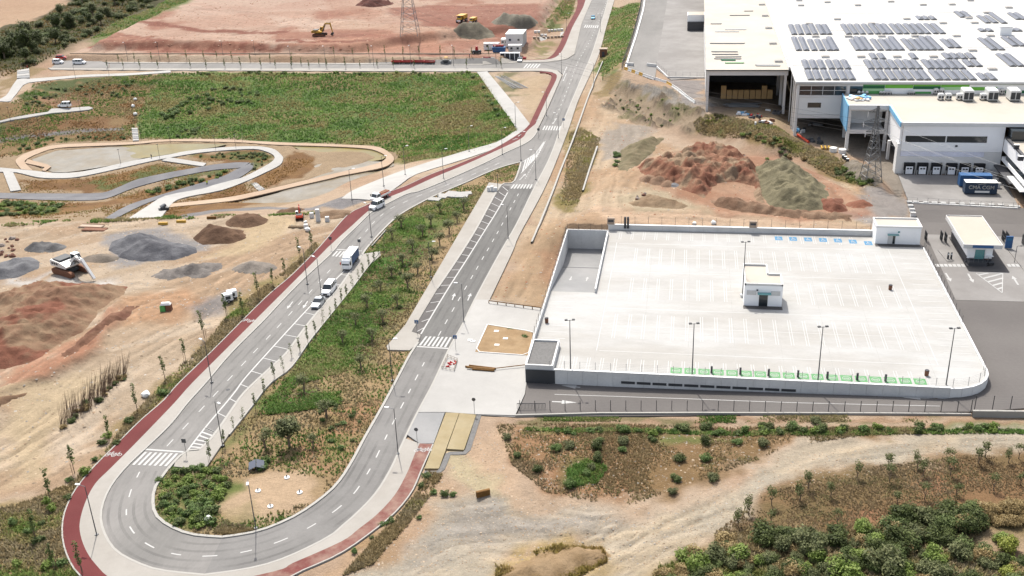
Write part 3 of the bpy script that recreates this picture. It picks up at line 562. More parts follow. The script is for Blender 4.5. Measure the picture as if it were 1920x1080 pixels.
def streaks(px, width, amp, fine=.85, long=22):
    """wheel tracks: noise drawn out along a polyline"""
    global col, rut
    P = dense_(G(cr(px, 4)), 2.5); lo, hi = P.min(0)-width, P.max(0)+width; k = np.where((TX > lo[0]) & (TX < hi[0]) & (TY > lo[1]) & (TY < hi[1]) & (bare > .3))[0]
    x, y = TX[k], TY[k]; best = np.full(len(k), 1e9); sd_ = np.zeros(len(k)); dd = np.zeros(len(k)); s0 = 0
    for a, b in zip(P[:-1], P[1:]):
        e = b-a; L = np.hypot(*e)+1e-9; t = ((x-a[0])*e[0]+(y-a[1])*e[1])/L; tc = np.clip(t, 0, L); cx, cy = x-a[0]-e[0]/L*tc, y-a[1]-e[1]/L*tc; d = np.hypot(cx, cy); m = d < best
        best[m] = d[m]; sd_[m] = (s0+tc)[m]; dd[m] = np.where(e[0]*cy-e[1]*cx > 0, d, -d)[m]; s0 += L
    wob = (fbm(x, y, 9)-.5)*2.4; n = fbm(sd_*fine/long+3, dd+wob, fine, 3); w = (1-sstep(width*.45, width, best+(n12[k]-.5)*width))*bare[k]
    f = 1+amp*1.5*w*np.clip((n-.5)*2.6, -1, 1); col[k] *= f[:, None]; rut[k] -= .14*w*(n < .42)
rut = np.zeros(len(TX))
def dense_(P, step):
    P = np.asarray(P, float); s = np.concatenate([[0], np.cumsum(np.hypot(*np.diff(P, axis=0).T))]); t = np.append(np.arange(0, s[-1], step), s[-1]); return np.stack([np.interp(t, s, P[:, 0]), np.interp(t, s, P[:, 1])], 1)
for q, w in (([(650, 452), (560, 470), (480, 505), (400, 590), (300, 640), (180, 720), (0, 850)], 9), ([(620, 440), (520, 470), (420, 530), (330, 560), (250, 590), (120, 660), (0, 735)], 8), ([(560, 402), (545, 440), (470, 480), (350, 540), (200, 548), (0, 575)], 8), ([(400, 640), (300, 720), (200, 790), (100, 850), (0, 915)], 12), ([(0, 440), (120, 445), (200, 430), (330, 425), (460, 400)], 9), ([(350, 560), (300, 570), (270, 590), (300, 615), (350, 600), (355, 570)], 5),
             ([(2000, 830), (1750, 832), (1620, 845), (1500, 870), (1380, 930), (1250, 990), (1100, 1085)], 9), ([(1300, 945), (1150, 975), (1000, 985), (850, 1000), (700, 1075)], 11), ([(880, 795), (880, 870), (930, 950), (1010, 975), (1150, 985)], 6), ([(930, 800), (915, 860), (950, 930), (1100, 970), (1280, 960)], 5),
             ([(1120, 180), (1100, 260), (1075, 340), (1050, 410), (1020, 470), (960, 560)], 6), ([(1160, 205), (1200, 250), (1165, 320), (1150, 390), (1250, 412), (1450, 416), (1640, 428)], 9), ([(1190, 350), (1240, 300), (1330, 280), (1450, 288), (1560, 330), (1620, 375)], 8), ([(1100, 400), (1200, 400), (1320, 405), (1500, 418)], 6),
             ([(200, 90), (400, 70), (640, 82), (830, 72), (960, 90)], 16), ([(330, 20), (520, 40), (700, 30), (900, 20)], 26), ([(520, 45), (560, 35), (600, 42), (570, 52), (530, 50)], 9), ([(640, 70), (800, 60), (920, 70), (1000, 50), (1060, -10)], 16)): streaks(q, w, .15)
hT += rut*calm
nr, nc = U.shape
ii, jj = np.meshgrid(np.arange(nr-1), np.arange(nc-1), indexing='ij'); a0 = (ii*nc+jj).ravel()
F = np.stack([a0, a0+1, a0+nc+1, a0+nc], 1)
ca = np.concatenate([np.clip(col, 0.01, .86), np.ones((len(TX), 1))], 1)
M['soil'] = attr_mat('soil', var=0.17, scale=0.45, bump=0.28, bscale=1.6)
tag(link('ground', npmesh('ground', np.stack([TX, TY, hT], 1), F, M['soil'], {'Col': ca}, True)), 'bare tan earthworks ground with grassy and gravelled patches', 'ground', None, 'structure')
from mathutils.bvhtree import BVHTree
_gi = (nr, nc, hT.reshape(nr, nc))
def hg(x, y):
    """height of the ground mesh (vectorised, bilinear in the fan)"""
    x = np.asarray(x, float); y = np.asarray(y, float)
    d = -x*math.sin(YAW)+y*math.cos(YAW); w = x*math.cos(YAW)+y*math.sin(YAW)
    r = np.interp(d, rows, np.arange(nr)); c = np.interp(w/(55+d*.5), cols, np.arange(nc))
    r0 = np.clip(np.floor(r).astype(int), 0, nr-2); c0 = np.clip(np.floor(c).astype(int), 0, nc-2); fr = r-r0; fc = c-c0; H = _gi[2]
    return (H[r0, c0]*(1-fc)+H[r0, c0+1]*fc)*(1-fr)+(H[r0+1, c0]*(1-fc)+H[r0+1, c0+1]*fc)*fr
def gp(px, py):
    p = at(px, py)
    for _ in range(3):
        z = float(hg([p.x], [p.y])[0]); p = atz(px, py, z)
    p.z = float(hg([p.x], [p.y])[0]); return p
def gz_(p): return Vector((p[0], p[1], float(hg([p[0]], [p[1]])[0])))
# water
for nm, q, m_, lb in (('pond_water', [(60, 298), (110, 281), (240, 274), (300, 272), (270, 296), (180, 315), (100, 323)], 'water', 'shallow grey muddy water in the western pond of the basin'), ('pond_water', [(226, 272), (330, 270), (425, 271), (330, 287), (262, 297), (244, 292), (256, 287), (236, 282), (246, 278)], 'water_algae', 'olive algae covered water at the narrow end of the western pond'),
                  ('pond_water', [(590, 299), (690, 302), (740, 310), (640, 352), (590, 390), (430, 388), (520, 362), (590, 330)], 'water', 'grey shallow water lying beside the curved peach path'), ('pond_water', [(556, 272), (690, 278), (725, 290), (700, 302), (590, 299), (570, 285)], 'water_algae', 'olive green algae water inside the eastern bend of the peach path')):
    slab(nm, [tuple(atz(x, y, -8.25))[:2] for x, y in cr(q, 3, True)], M[m_], -8.25+(.02 if 'algae' in m_ else 0), 0, 8, zf=zc(0), paved=False, label=lb, cat='water')
# ================================================================ kerbs, painted markings, car park deck
def ribbon(mb, P, w0, w1, z0, z1=None, zf=None):
    """strip along a world polyline between side offsets w0 < w1 (left is positive), top at z0, sides down to z1"""
    P = np.asarray(P, float); d = np.gradient(P, axis=0); d /= np.hypot(d[:, 0], d[:, 1])[:, None]+1e-9; n = np.stack([-d[:, 1], d[:, 0]], 1)
    A = P+n*w0; B = P+n*w1; zf = zf or hb; za = zf(A[:, 0], A[:, 1])+z0; zb = zf(B[:, 0], B[:, 1])+z0; k = len(P); o = len(mb.v)
    mb.v += [(a[0], a[1], z) for a, z in zip(A, za)]+[(b[0], b[1], z) for b, z in zip(B, zb)]
    if z1 is not None: mb.v += [(a[0], a[1], z-z0+z1) for a, z in zip(A, za)]+[(b[0], b[1], z-z0+z1) for b, z in zip(B, zb)]
    for i in range(k-1):
        F = [(o+i, o+i+1, o+k+i+1, o+k+i)]
        if z1 is not None: F += [(o+2*k+i, o+2*k+i+1, o+i+1, o+i), (o+k+i, o+k+i+1, o+3*k+i+1, o+3*k+i)]
        mb.f += F; mb.m += [mb.mi]*len(F)
def dense(P, step=1.0):
    P = np.asarray(P, float); s = np.concatenate([[0], np.cumsum(np.hypot(*np.diff(P, axis=0).T))]); t = np.append(np.arange(0, s[-1]-.3*step, step), s[-1])
    return np.stack([np.interp(t, s, P[:, 0]), np.interp(t, s, P[:, 1])], 1)
for P in (gOL, gOR[:len(gOR)]): 
    mb = MB(); ribbon(mb, dense(P, 2), -0.16, 0.16, 0.172, -0.1); tag(mb.build('kerb', M['kerb']), None, None, None, 'structure')
for P in (gIL, G(cr(ISL_R[:11], 4)), G(cr(ISL_R[13:], 4))):
    mb = MB(); ribbon(mb, dense(P, 2), -0.22, 0.22, 0.178, -0.1); tag(mb.build('kerb', M['kerb']), None, None, None, 'structure')
for P in (rdl, rdb):
    mb = MB(); ribbon(mb, dense(P, 2), -0.1, 0.1, 0.18, -0.2); tag(mb.build('kerb', M['kerb']), None, None, None, 'structure')
def lanes(name, px, dash=2.0, gap=3.3, w=0.09, z=0.045, n=4):
    P = dense(G(cr(px, n)), 0.5); mb = MB(); L = len(P)*0.5; t = 0.0
    while t < L-dash:
        q = P[int(t*2):int((t+dash)*2)+1]
        if len(q) > 1: ribbon(mb, q, -w, w, z)
        t += dash+gap
    return tag(mb.build(name, M['paint']), None, None, None, 'structure')
def line(name, px, w=0.08, z=0.06, n=4, m='paint'):
    mb = MB(); ribbon(mb, dense(G(cr(px, n)), 1.0), -w, w, z); return tag(mb.build(name, M[m]), None, None, None, 'structure')
def wear_mat():
    m = bpy.data.materials.new('tyre_wear'); m.use_nodes = True; t = m.node_tree; N, L = t.nodes, t.links; b = N['Principled BSDF']; b.inputs['Base Color'].default_value = (.055, .054, .053, 1); b.inputs['Roughness'].default_value = .9
    g = N.new('ShaderNodeNewGeometry'); n = N.new('ShaderNodeTexNoise'); n.inputs['Scale'].default_value = .14; n.inputs['Detail'].default_value = 6; L.new(g.outputs['Position'], n.inputs['Vector']); r = N.new('ShaderNodeMapRange'); r.inputs['From Min'].default_value = .38; r.inputs['From Max'].default_value = .72; r.inputs['To Max'].default_value = .22; L.new(n.outputs[0], r.inputs[0])
    tr = N.new('ShaderNodeBsdfTransparent'); x = N.new('ShaderNodeMixShader'); L.new(r.outputs[0], x.inputs[0]); L.new(tr.outputs[0], x.inputs[1]); L.new(b.outputs[0], x.inputs[2]); L.new(x.outputs[0], N['Material Output'].inputs[0]); return m
M['tyre_wear'] = wear_mat()
for q in ([(313, 837), (352, 795), (405, 738), (463, 675), (512, 623), (573, 557), (623, 502), (656, 466), (701, 417), (755, 381), (845, 344), (945, 302)], [(262, 885), (245, 922), (237, 968), (256, 1005), (300, 1032), (363, 1043), (443, 1038), (523, 1016), (599, 978), (657, 933), (692, 883), (737, 793), (780, 710), (806, 660)], [(822, 630), (858, 566), (895, 502), (937, 429), (975, 358), (1010, 290), (1040, 225), (1083, 117), (1133, 15)]):
    P = dense(G(cr(q, 4)), 1.5); mb = MB()
    for o in (-2.7, -1.15, .75, 2.3): ribbon(mb, P, o, o+.42, .0415)
    tag(mb.build('tyre_marks', M['tyre_wear']), None, None, None, 'structure')
CEN = [(313, 837), (352, 795), (405, 738), (463, 675), (512, 623), (573, 557), (623, 502)]
lanes('lane_line', CEN)
lanes('lane_line', [(656, 466), (680, 441), (701, 417), (728, 394), (755, 381), (784, 368), (845, 344), (900, 322), (945, 302)])
lanes('lane_line', [(262, 885), (245, 922), (237, 968), (256, 1005), (300, 1032), (363, 1043), (443, 1038), (523, 1016), (599, 978), (657, 933), (692, 883), (715, 838), (737, 793), (759, 751), (780, 710), (806, 660)], 1.8, 3.0, 0.1)
lanes('lane_line', [(822, 630), (858, 566), (895, 502), (937, 429), (975, 358)])
lanes('lane_line', [(985, 335), (1010, 290), (1024, 262)], 0.8, 1.0); lanes('lane_line', [(1040, 225), (1065, 165), (1083, 117), (1107, 75), (1133, 15), (1140, -15)], 2, 4, .1)
line('edge_line', [(789, 627), (835, 550), (877, 484), (912, 428), (932, 396), (952, 361)], 0.14); line('edge_line', [(352, 845), (385, 802), (437, 740), (459, 710), (508, 655), (560, 598), (606, 549), (640, 514), (655, 500)], 0.14)
line('edge_line', [(1063, 125), (1055, 143)], .12); line('edge_line', [(1008, 238), (1028, 190), (1050, 140)], .06)
def bays(px_a, px_b, n, w=0.09):
    A = dense(G(cr(px_a, 4)), .25); B = dense(G(cr(px_b, 4)), .25); mb = MB()
    for i in range(n+1):
        a = A[min(len(A)-1, int(i/n*(len(A)-1)))]; b = B[min(len(B)-1, int(i/n*(len(B)-1)))]; ribbon(mb, np.linspace(a, b, 3), -w, w, 0.064)
    return tag(mb.build('bay_markings', M['paint']), None, None, None, 'structure')
bays([(782, 622), (820, 543), (860, 484), (893, 431), (920, 381), (942, 350)], [(797, 614), (835, 550), (877, 484), (912, 428), (932, 396), (953, 359)], 20)
bays([(405, 812), (443, 757), (462, 733), (510, 688), (537, 663), (567, 622), (598, 583), (632, 545), (652, 517)], [(385, 803), (421, 757), (444, 730), (490, 676), (517, 646), (546, 612), (580, 575), (614, 538), (638, 515)], 13)
bays([(377, 840), (405, 812)], [(357, 838), (385, 803)], 5, .16)
bays([(1092, 45), (1112, 0)], [(1103, 47), (1124, 0)], 9)
def crossing(tl, tr, bl, br, n, stop=None):
    e = empty('crosswalk', (0, 0, 0), kind='structure'); q = [Vector(g) for g in G([tl, tr, bl, br])]
    for i in range(n):
        a, b = (i+.15)/n, (i+.65)/n; mb = MB(); P = [q[2].lerp(q[3], a), q[2].lerp(q[3], b), q[0].lerp(q[1], b), q[0].lerp(q[1], a)]
        mb.quad(*[(p.x, p.y, h1(p.x, p.y)+0.062) for p in P]); mb.build('stripe', M['paint'], e)
    if stop:
        mb = MB(); ribbon(mb, np.linspace(*G(stop), 8), -.2, .2, .062); mb.build('stop_line', M['paint'], e)
crossing((270, 848), (338, 851), (246, 872), (316, 875), 7, [(272, 843), (344, 848)])
crossing((797, 631), (850, 633), (784, 648), (839, 652), 7, [(780, 650), (842, 654)])
crossing((962, 346), (1001, 346), (956, 354), (997, 354), 7); crossing((1020, 236), (1054, 237), (1016, 244), (1051, 245), 7)
crossing((1097, 47), (1124, 48), (1094, 52), (1122, 53), 7); crossing((630, 471), (676, 472), (621, 481), (666, 484), 7, [(632, 468), (678, 471)])
crossing((987, 120), (1016, 120), (980, 128), (1009, 128), 5)
e = empty('gore_marking', (0, 0, 0), kind='structure'); A = dense(G([(1020, 266), (1004, 288), (978, 305)]), .2); B = dense(G([(1022, 266), (1005, 296), (976, 326)]), .2)
for i in range(11):
    a = A[int((.05+.9*i/11)*(len(A)-1))]; b = B[min(len(B)-1, int((.12+.9*i/11)*(len(B)-1)))]; mb = MB(); ribbon(mb, np.linspace(a, b, 4), -.2, .2, .066); mb.build('stripe', M['paint'], e)
for P in (A, B):
    mb = MB(); ribbon(mb, P[::4], -.1, .1, .07); mb.build('outline', M['paint'], e)
def arrow(tail, tip, z, L=None, w=.12, hw=.42, hl=1.5, name='road_arrow', m='paint'):
    a = Vector(tail); b = Vector(tip); d = (b-a).normalized(); n = Vector((-d.y, d.x)); k = b-d*hl; mb = MB()
    pt_ = lambda v: (v.x, v.y, z if z > 1.5 else h1(v.x, v.y)+z)
    mb.quad(*[pt_(v) for v in (a-n*w, k-n*w, k+n*w, a+n*w)]); mb.quad(*[pt_(v) for v in (k-n*hw, b, k+n*hw)])
    for i in range(len(mb.f)): mb.f[i] = mb.f[i] if True else 0
    return tag(mb.build(name, M[m]), None, None, None, 'structure')
for t, p in (((848, 563), (853, 550)), ((877, 564), (883, 550)), ((975, 337), (985, 326)), ((549, 566), (538, 580)), ((577, 565), (568, 579)), ((246, 0), (246, 0))[:0]) if False else (((848, 563), (853, 550)), ((877, 564), (883, 550)), ((974, 338), (986, 326)), ((549, 566), (538, 580)), ((577, 565), (568, 579)), ((1062, 138), (1056, 152)), ((1044, 222), (1036, 233))):
    a, b = G([t, p]); arrow(a, b, .066)
at1 = lambda x, y: tuple(atz(x, y, 1.0))[:2]
for t, p in (((1035, 753.5), (1083, 755.5)), ((1743, 747), (1693, 746)), ((1088, 727), (1052, 723))):
    a, b = G([t, p]); arrow(a, b, .07, w=.16, hw=.6, hl=2.6)
for t, p in (((1773, 513), (1783, 529)), ((1815, 514), (1825, 531)), ((1909, 535), (1898, 518))): arrow(at1(*t), at1(*p), .11, w=.18, hw=.5, hl=1.6)
line('edge_line', [(1040, 740), (1280, 748), (1500, 756), (1762, 762)], .08, .07, 2)
e = empty('gore_marking', (0, 0, 0), kind='structure'); T = [Vector(at1(*p)) for p in ((1830, 513), (1880, 513), (1879, 550))]
for a, b in ((0, 1), (1, 2), (0, 2)):
    mb = MB(); ribbon(mb, np.linspace(T[a], T[b], 5), -.09, .09, .11); mb.build('outline', M['paint'], e)
for i in range(5):
    a = T[0].lerp(T[2], .1+.18*i); b = T[1].lerp(T[2], max(0, -.22+.24*i)) if i else T[0].lerp(T[1], .45); mb = MB(); ribbon(mb, np.linspace(a, b, 3), -.25, .25, .114); mb.build('stripe', M['paint'], e)
e = empty('crosswalk', (0, 0, 0), kind='structure')
for x in list(range(1756, 1816, 8))+[1890, 1898, 1906, 1914, 1922]:
    a = atz(x, 496, 1); b = atz(x+1.6, 501, 1); mb = MB(); mb.box(a.x-.3, a.x+.35, b.y, a.y, 1.05, 1.115); mb.build('stripe', M['paint'], e)
def ring(mb, cx, cy, r, w, z, n=16, ax=(1, 0)):
    o = len(mb.v)
    for i in range(n):
        a = 2*math.pi*i/n; u = Vector(ax); v = Vector((-u.y, u.x))
        for q in (r-w, r+w): p = Vector((cx, cy))+u*(q*math.cos(a))+v*(q*math.sin(a)); mb.v.append((p.x, p.y, z(p.x, p.y)))
    for i in range(n):
        j = (i+1) % n; mb.f.append((o+2*i, o+2*i+1, o+2*j+1, o+2*j)); mb.m.append(mb.mi)
def stroke(mb, a, b, w, z):
    a = Vector(a); b = Vector(b); d = (b-a).normalized(); n = Vector((-d.y, d.x))*w
    mb.quad(*[(p.x, p.y, z(p.x, p.y)) for p in (a-n, b-n, b+n, a+n)])
def bicycle_mark(px, ang, s=1.0):
    c = Vector(G([px])[0]); u = Vector((math.cos(ang), math.sin(ang))); v = Vector((-u.y, u.x)); z = lambda x, y: h1(x, y)+.172; mb = MB()
    q = lambda a, b: c+u*(a*s)+v*(b*s)
    for a in (-.55, .55): ring(mb, *q(a, 0), .36*s, .06*s, z)
    for a, b in (((-.55, 0), (-.2, .6)), ((-.2, .6), (.4, .6)), ((-.2, .6), (.05, 0)), ((.05, 0), (.4, .6)), ((-.55, 0), (.05, 0)), ((.55, 0), (.36, .85)), ((.36, .85), (.62, .9)), ((-.3, .75), (-.05, .75))): stroke(mb, q(*a), q(*b), .05*s, z)
    tag(mb.build('bicycle_marking', M['paint']), None, None, None, 'structure')
for p in ((207, 854), (219, 855), (786, 846), (800, 846), (461, 602), (472, 604), (966, 262), (1009, 226)): bicycle_mark(p, .35, .85)
# ---------------------------------------------------------------- deck: bay lines and symbols
zd = lambda x, y: DZ+.006
mb = MB()
def bayrow(x0, x1, y0, y1, step=2.62):
    for x in np.arange(x0, x1, step):
        for o in (-.22, .22): stroke(mb, (x+o, y0), (x+o, y1), .05, zd)
g0 = atz(1268, 692, DZ); g1 = atz(1725, 715, DZ); st_ = (g1.x-g0.x)/17
bayrow(g0.x-st_*8.5, 42, 154.2, 159.3, st_)
for yc, x0, x1, two in ((172, -12, 41, 1), (189, -10, 10, 1), (189, 22, 41, 1), (205, -10, 41, 1)):
    bayrow(x0, x1, yc-5, yc+5); stroke(mb, (x0, yc), (x1, yc), .05, zd)
bayrow(-14, 38, 215, 219.8)
for y in np.arange(164, 214, 2.6): stroke(mb, (44.4, y), (49.0, y), .06, zd)
for y in np.arange(166, 184, 2.6): stroke(mb, (-25, y), (-20.5, y), .06, zd)
for x in (-14.5, 42.6): stroke(mb, (x, 162), (x, 213), .06, zd)
for y in (162, 179.5, 197, 212.5): stroke(mb, (-14, y), (42, y), .06, zd)
tag(mb.build('bay_markings', M['deck_paint']), None, None, None, 'structure')
C_('joint', C(228, 226, 222), rough=.9, var=.2, scale=.8); mb = MB(); zj_ = lambda x, y: DZ+.003
for x in np.arange(DX0+11.2, DX1-1, 8.0): stroke(mb, (x, RY0 if x < RX1 else DY0+1), (x, DY1-.5), .03, zj_) if x > RX1 else None
for y in np.arange(DY0+8, DY1-1, 8.0): stroke(mb, (RX1+.4, y), (DX1-.5, y), .03, zj_)
tag(mb.build('slab_joints', M['joint']), None, None, None, 'structure')
for i in range(18):
    x = g0.x+st_*i; y0, y1 = 155.0, 157.2; e = empty('charging_bay_marking', (x, 156, DZ), kind='structure'); mb = MB(); mb.quad((-.95, -1.0, .012), (.95, -1.0, .012), (.95, 1.0, .012), (-.95, 1.0, .012)); mb.build('painted_square', M['green_paint'], e)
    mb = MB(); z = lambda a, b: .018
    ring(mb, 0, 0, .62, .05, z); stroke(mb, (-.35, .1), (.35, .1), .07, z); stroke(mb, (-.35, -.2), (.35, -.2), .07, z); stroke(mb, (-.35, .1), (-.35, -.2), .06, z); stroke(mb, (.35, .1), (.35, -.2), .06, z); mb.build('symbol', M['paint'], e)
for px, py in ((1460, 447), (1487, 448), (1515, 449), (1543, 450), (1571, 451), (1599, 453), (1628, 456)):
    p = atz(px, py, DZ); e = empty('accessible_bay_marking', (p.x, p.y, DZ), kind='structure'); mb = MB(); mb.quad((-.8, -1.1, .012), (.8, -1.1, .012), (.8, 1.1, .012), (-.8, 1.1, .012)); mb.build('painted_square', M['blue_paint'], e)
    mb = MB(); z = lambda a, b: .018
    ring(mb, .02, -.25, .38, .06, z); stroke(mb, (-.1, .45), (-.1, -.05), .09, z); stroke(mb, (-.1, -.05), (.32, -.05), .08, z); stroke(mb, (.32, -.05), (.5, -.55), .07, z); stroke(mb, (-.1, .22), (.25, .22), .05, z); ring(mb, -.1, .68, .07, .07, z, 8); mb.build('symbol', M['paint'], e)
for c, d in (((-22.9, 196.5), -1), ((-19.5, 196.5), 1)):
    a, b = (c[0], c[1]-d*1.6), (c[0], c[1]+d*1.6); mb = MB(); zr = lambda x, y: float(rmp(x, y))+.03; stroke(mb, a, (c[0], c[1]+d*.5), .12, zr); mb.quad(*[(p[0], p[1], zr(*p)) for p in ((c[0]-.4, c[1]+d*.4), (c[0]+.4, c[1]+d*.4), b)]); tag(mb.build('road_arrow', M['paint']), None, None, None, 'structure')
# ---------------------------------------------------------------- walls
C_('wall_concrete', (.58, .575, .56), rough=.9, var=.07, scale=.4, col2=(.5, .495, .485), big=.15, bump=.01); C_('coping', (.62, .62, .61), rough=.85, var=.05); C_('dark_steel', (.045, .047, .05), rough=.5, var=.05); C_('galv', C(186, 188, 190), rough=.45, metal=.4, var=.05); C_('wire', (.09, .09, .095), rough=.6)
def wall_panels(e, a, b, z0, z1, th, step, m, name='wall_panel', out=1):
    """a wall between two points made of cast panels with recessed joints"""
    a = Vector(a[:2]); b = Vector(b[:2]); L = (b-a).length; n = max(1, round(L/step)); d = (b-a)/n; ang = math.atan2(d.y, d.x); ln = d.length
    for i in range(n):
        p = a+d*i; mb = MB(); mb.box(.012, ln-.012, -th/2, th/2, z0, z1, bottom=False); o = mb.build(name, m, e, (p.x-e.location.x, p.y-e.location.y, 0), ang)
pw = empty('car_park_wall', (DX0, DY0, 0), label='low grey cast concrete wall holding up the white car park along the asphalt lane', cat='wall')
wall_panels(pw, (DX0+4.6, DY0-.18), (DX1-7, DY0-.18), -1.2, DZ+.55, .3, 2.6, M['wall_concrete'])
pts = [(DX1-7+7.15*math.sin(a), DY0+7-7.15*math.cos(a)) for a in np.linspace(0, math.pi/2, 7)]
for a, b in zip(pts[:-1], pts[1:]): wall_panels(pw, a, b, -.5, DZ+.45, .28, 9, M['coping'])
wall_panels(pw, (DX1+.15, DY0+7.1), (DX1+.15, 214), -.5, DZ+.35, .28, 3, M['coping'])
mb = MB(); mb.box(DX0+4.6, DX1-7, DY0-.4, DY0+.02, DZ+.56, DZ+.64); mb.build('coping', M['coping'], pw, (-DX0, -DY0, 0))
for i in range(11):
    x = -9.6+i*2.62; mb = MB(); mb.box(x, x+2.3, DY0-.40, DY0-.335, .75, 1.2); mb.build('vent_opening', M['dark_steel'], pw, (-DX0, -DY0, 0))
fw = empty('retaining_wall', (RX1, DY1, 0), label='white coped retaining wall along the back edge of the white car park', cat='wall')
wall_panels(fw, (RX1, DY1+.2), (DX1-9, DY1+.2), 0, DZ+1.15, .35, 3, M['wall_concrete'])
mb = MB(); mb.box(RX1-.2, DX1-9, DY1-.12, DY1+.5, DZ+1.16, DZ+1.3); mb.build('coping', M['coping'], fw, (-RX1, -DY1, 0))
rw = empty('ramp_wall', (RX0, RY0, 0), label='tall grey concrete walls lining the sunken car park ramp', cat='wall')
wall_panels(rw, (DX0-.15, 162), (DX0-.15, RY1+.3), -3, DZ+1.0, .3, 3, M['wall_concrete']); wall_panels(rw, (DX0, RY1+.15), (RX1+.2, RY1+.15), -3, DZ+1.0, .3, 2.8, M['wall_concrete']); wall_panels(rw, (RX1+.15, RY0), (RX1+.15, RY1), -3, DZ+.9, .3, 4, M['wall_concrete'])
mb = MB(); mb.box(DX0+.2, RX1, 205.6, 206, float(rmp(0, 206))+.01, float(rmp(0, 206))+.06); mb.build('drain_channel', M['dark_steel'], rw, (-RX0, -RY0, 0))
pb = empty('planter_box', (-23.5, 158, 0), label='grey concrete planter box of gravel at the corner of the car park by the plaza', cat='planter')
for a in ((-25.9, -25.6, 153.4, 163), (-21.4, -21.1, 153.4, 163), (-25.6, -21.4, 153.4, 153.7), (-25.6, -21.4, 162.7, 163)):
    mb = MB(); mb.box(*a, -.8, DZ+1.25); mb.build('side_wall', M['wall_concrete'], pb, (23.5, -158, 0))
C_('gravel_grey', C(160, 158, 156), rough=.95, var=.25, scale=2.0, bump=.08, bscale=4); mb = MB(); mb.box(-25.6, -21.4, 153.7, 162.7, DZ, DZ+.95); mb.build('gravel_fill', M['gravel_grey'], pb, (23.5, -158, 0))
mb = MB(); mb.box(-25.8, -20.8, 153.2, 153.3, .1, 2.6)
tag(mb.build('metal_gate', M['dark_steel']), 'dark grey sheet metal gate in the car park wall at the plaza corner', 'gate')
def fence(name, pts, hgt, step, label, m='dark_steel', zf=None, mesh=True, r=.045, rails=(.97,), wires=9, group=None):
    """posts one by one, rails, and a wire mesh between them"""
    P = np.asarray(pts, float); e = empty(name, (P[0][0], P[0][1], 0), label=label, cat='fence', group=group); zf = zf or hg; L0 = Vector((-P[0][0], -P[0][1], 0))
    D = dense(np.concatenate([P[:, :2], P[-1:, :2]*1]), .05) if len(P) > 1 else P; s = np.arange(0, len(D)*.05, step); post = None; N = []
    for t in s:
        p = D[min(len(D)-1, int(t/.05))]; N.append((p[0], p[1], float(zf(np.array([p[0]]), np.array([p[1]]))[0])))
    p = P[-1]; N.append((p[0], p[1], float(zf(np.array([p[0]]), np.array([p[1]]))[0])))
    mb = MB(); mb.box(-r, r, -r, r, -.3, hgt); me = mb.mesh('post', M[m])
    for p in N: link('post', me, e, Vector(p)+L0)
    mb = MB()
    for k in rails:
        for a, b in zip(N[:-1], N[1:]): mb.tube((a[0], a[1], a[2]+hgt*k), (b[0], b[1], b[2]+hgt*k), r*.6, n=4, cap=False)
    if rails: mb.build('rail', M[m], e, L0)
    if mesh:
        mb = MB()
        for a, b in zip(N[:-1], N[1:]):
            A = Vector(a); B = Vector(b)
            for k in range(wires):
                z = hgt*(k+.5)/wires; mb.tube(A+Vector((0, 0, z)), B+Vector((0, 0, z)), .008, n=3, cap=False)
        tag(mb.build('wire_mesh', M['wire'], e, L0), None, None, None, 'stuff')
    return e
zk = lambda z: (lambda x, y: np.full(np.shape(x), z))
fence('perimeter_fence', [(DX0+4, DY0+.3), (DX1-7, DY0+.3)]+[(DX1-7+6.7*math.sin(a), DY0+7-6.7*math.cos(a)) for a in np.linspace(.2, math.pi/2, 5)], 1.5, 2.6, 'thin wire fence on the near edge of the white car park behind the green bays', zf=zk(DZ+.5), rails=(), r=.03, m='galv', wires=5)
fence('perimeter_fence', [(RX1, DY1+.4), (DX1-9, DY1+.4)], 2.0, 3, 'thin wire fence on the back wall of the white car park before the dirt', zf=zk(DZ+1.2), rails=(), r=.03, wires=6)
fence('perimeter_fence', [(DX0-.2, 163), (DX0-.2, RY1), (RX1, RY1+.2)], 1.6, 2.6, 'wire fence on the wall beside the sunken ramp and plaza', zf=zk(DZ+.9), rails=(), r=.03, wires=6)
fence('perimeter_fence', [(DX1+.1, 178), (DX1+.1, 213)], 1.5, 2.6, 'wire fence on the east kerb of the white car park beside the gatehouse lanes', zf=zk(DZ+.3), rails=(.97, .5), r=.03, wires=5)
fence('perimeter_fence', G([(975, 770), (1120, 769), (1300, 769.5), (1500, 772), (1820, 773)]), 2.3, 2.45, 'dark wire fence with close posts below the asphalt lane, ending at the wall step', rails=(), r=.05, wires=8)
fence('perimeter_fence', G([(1826, 774), (1870, 776), (1990, 778)]), 3.2, 2.6, 'taller dark wire fence on the concrete step right of the lane fence', rails=(), r=.05, wires=8)
mb = MB(); ribbon(mb, dense(G([(966, 781), (1120, 777), (1300, 776.5), (1500, 777), (1820, 779)]), 2), -.15, .15, .35, -.4); tag(mb.build('kerb_wall', M['kerb']), 'low pale kerb wall under the lane fence', 'wall')
mb = MB(); ribbon(mb, dense(G([(1822, 782), (1990, 784)]), 2), -.2, .2, 1.2, -.4); tag(mb.build('step_wall', M['kerb']), 'short pale concrete wall under the taller fence at the lane end', 'wall')
g_ = empty('sliding_gate', (*G([(970, 772)])[0], 0), label='low black barred gate beside the plaza where the lane begins', cat='gate'); a, b = (gp(970, 770), gp(1023, 770)); L0 = -g_.location
for z in (.25, 1.35):
    mb = MB(); mb.tube(a+Vector((0, 0, z)), b+Vector((0, 0, z)), .06, n=4); mb.build('rail', M['dark_steel'], g_, L0)
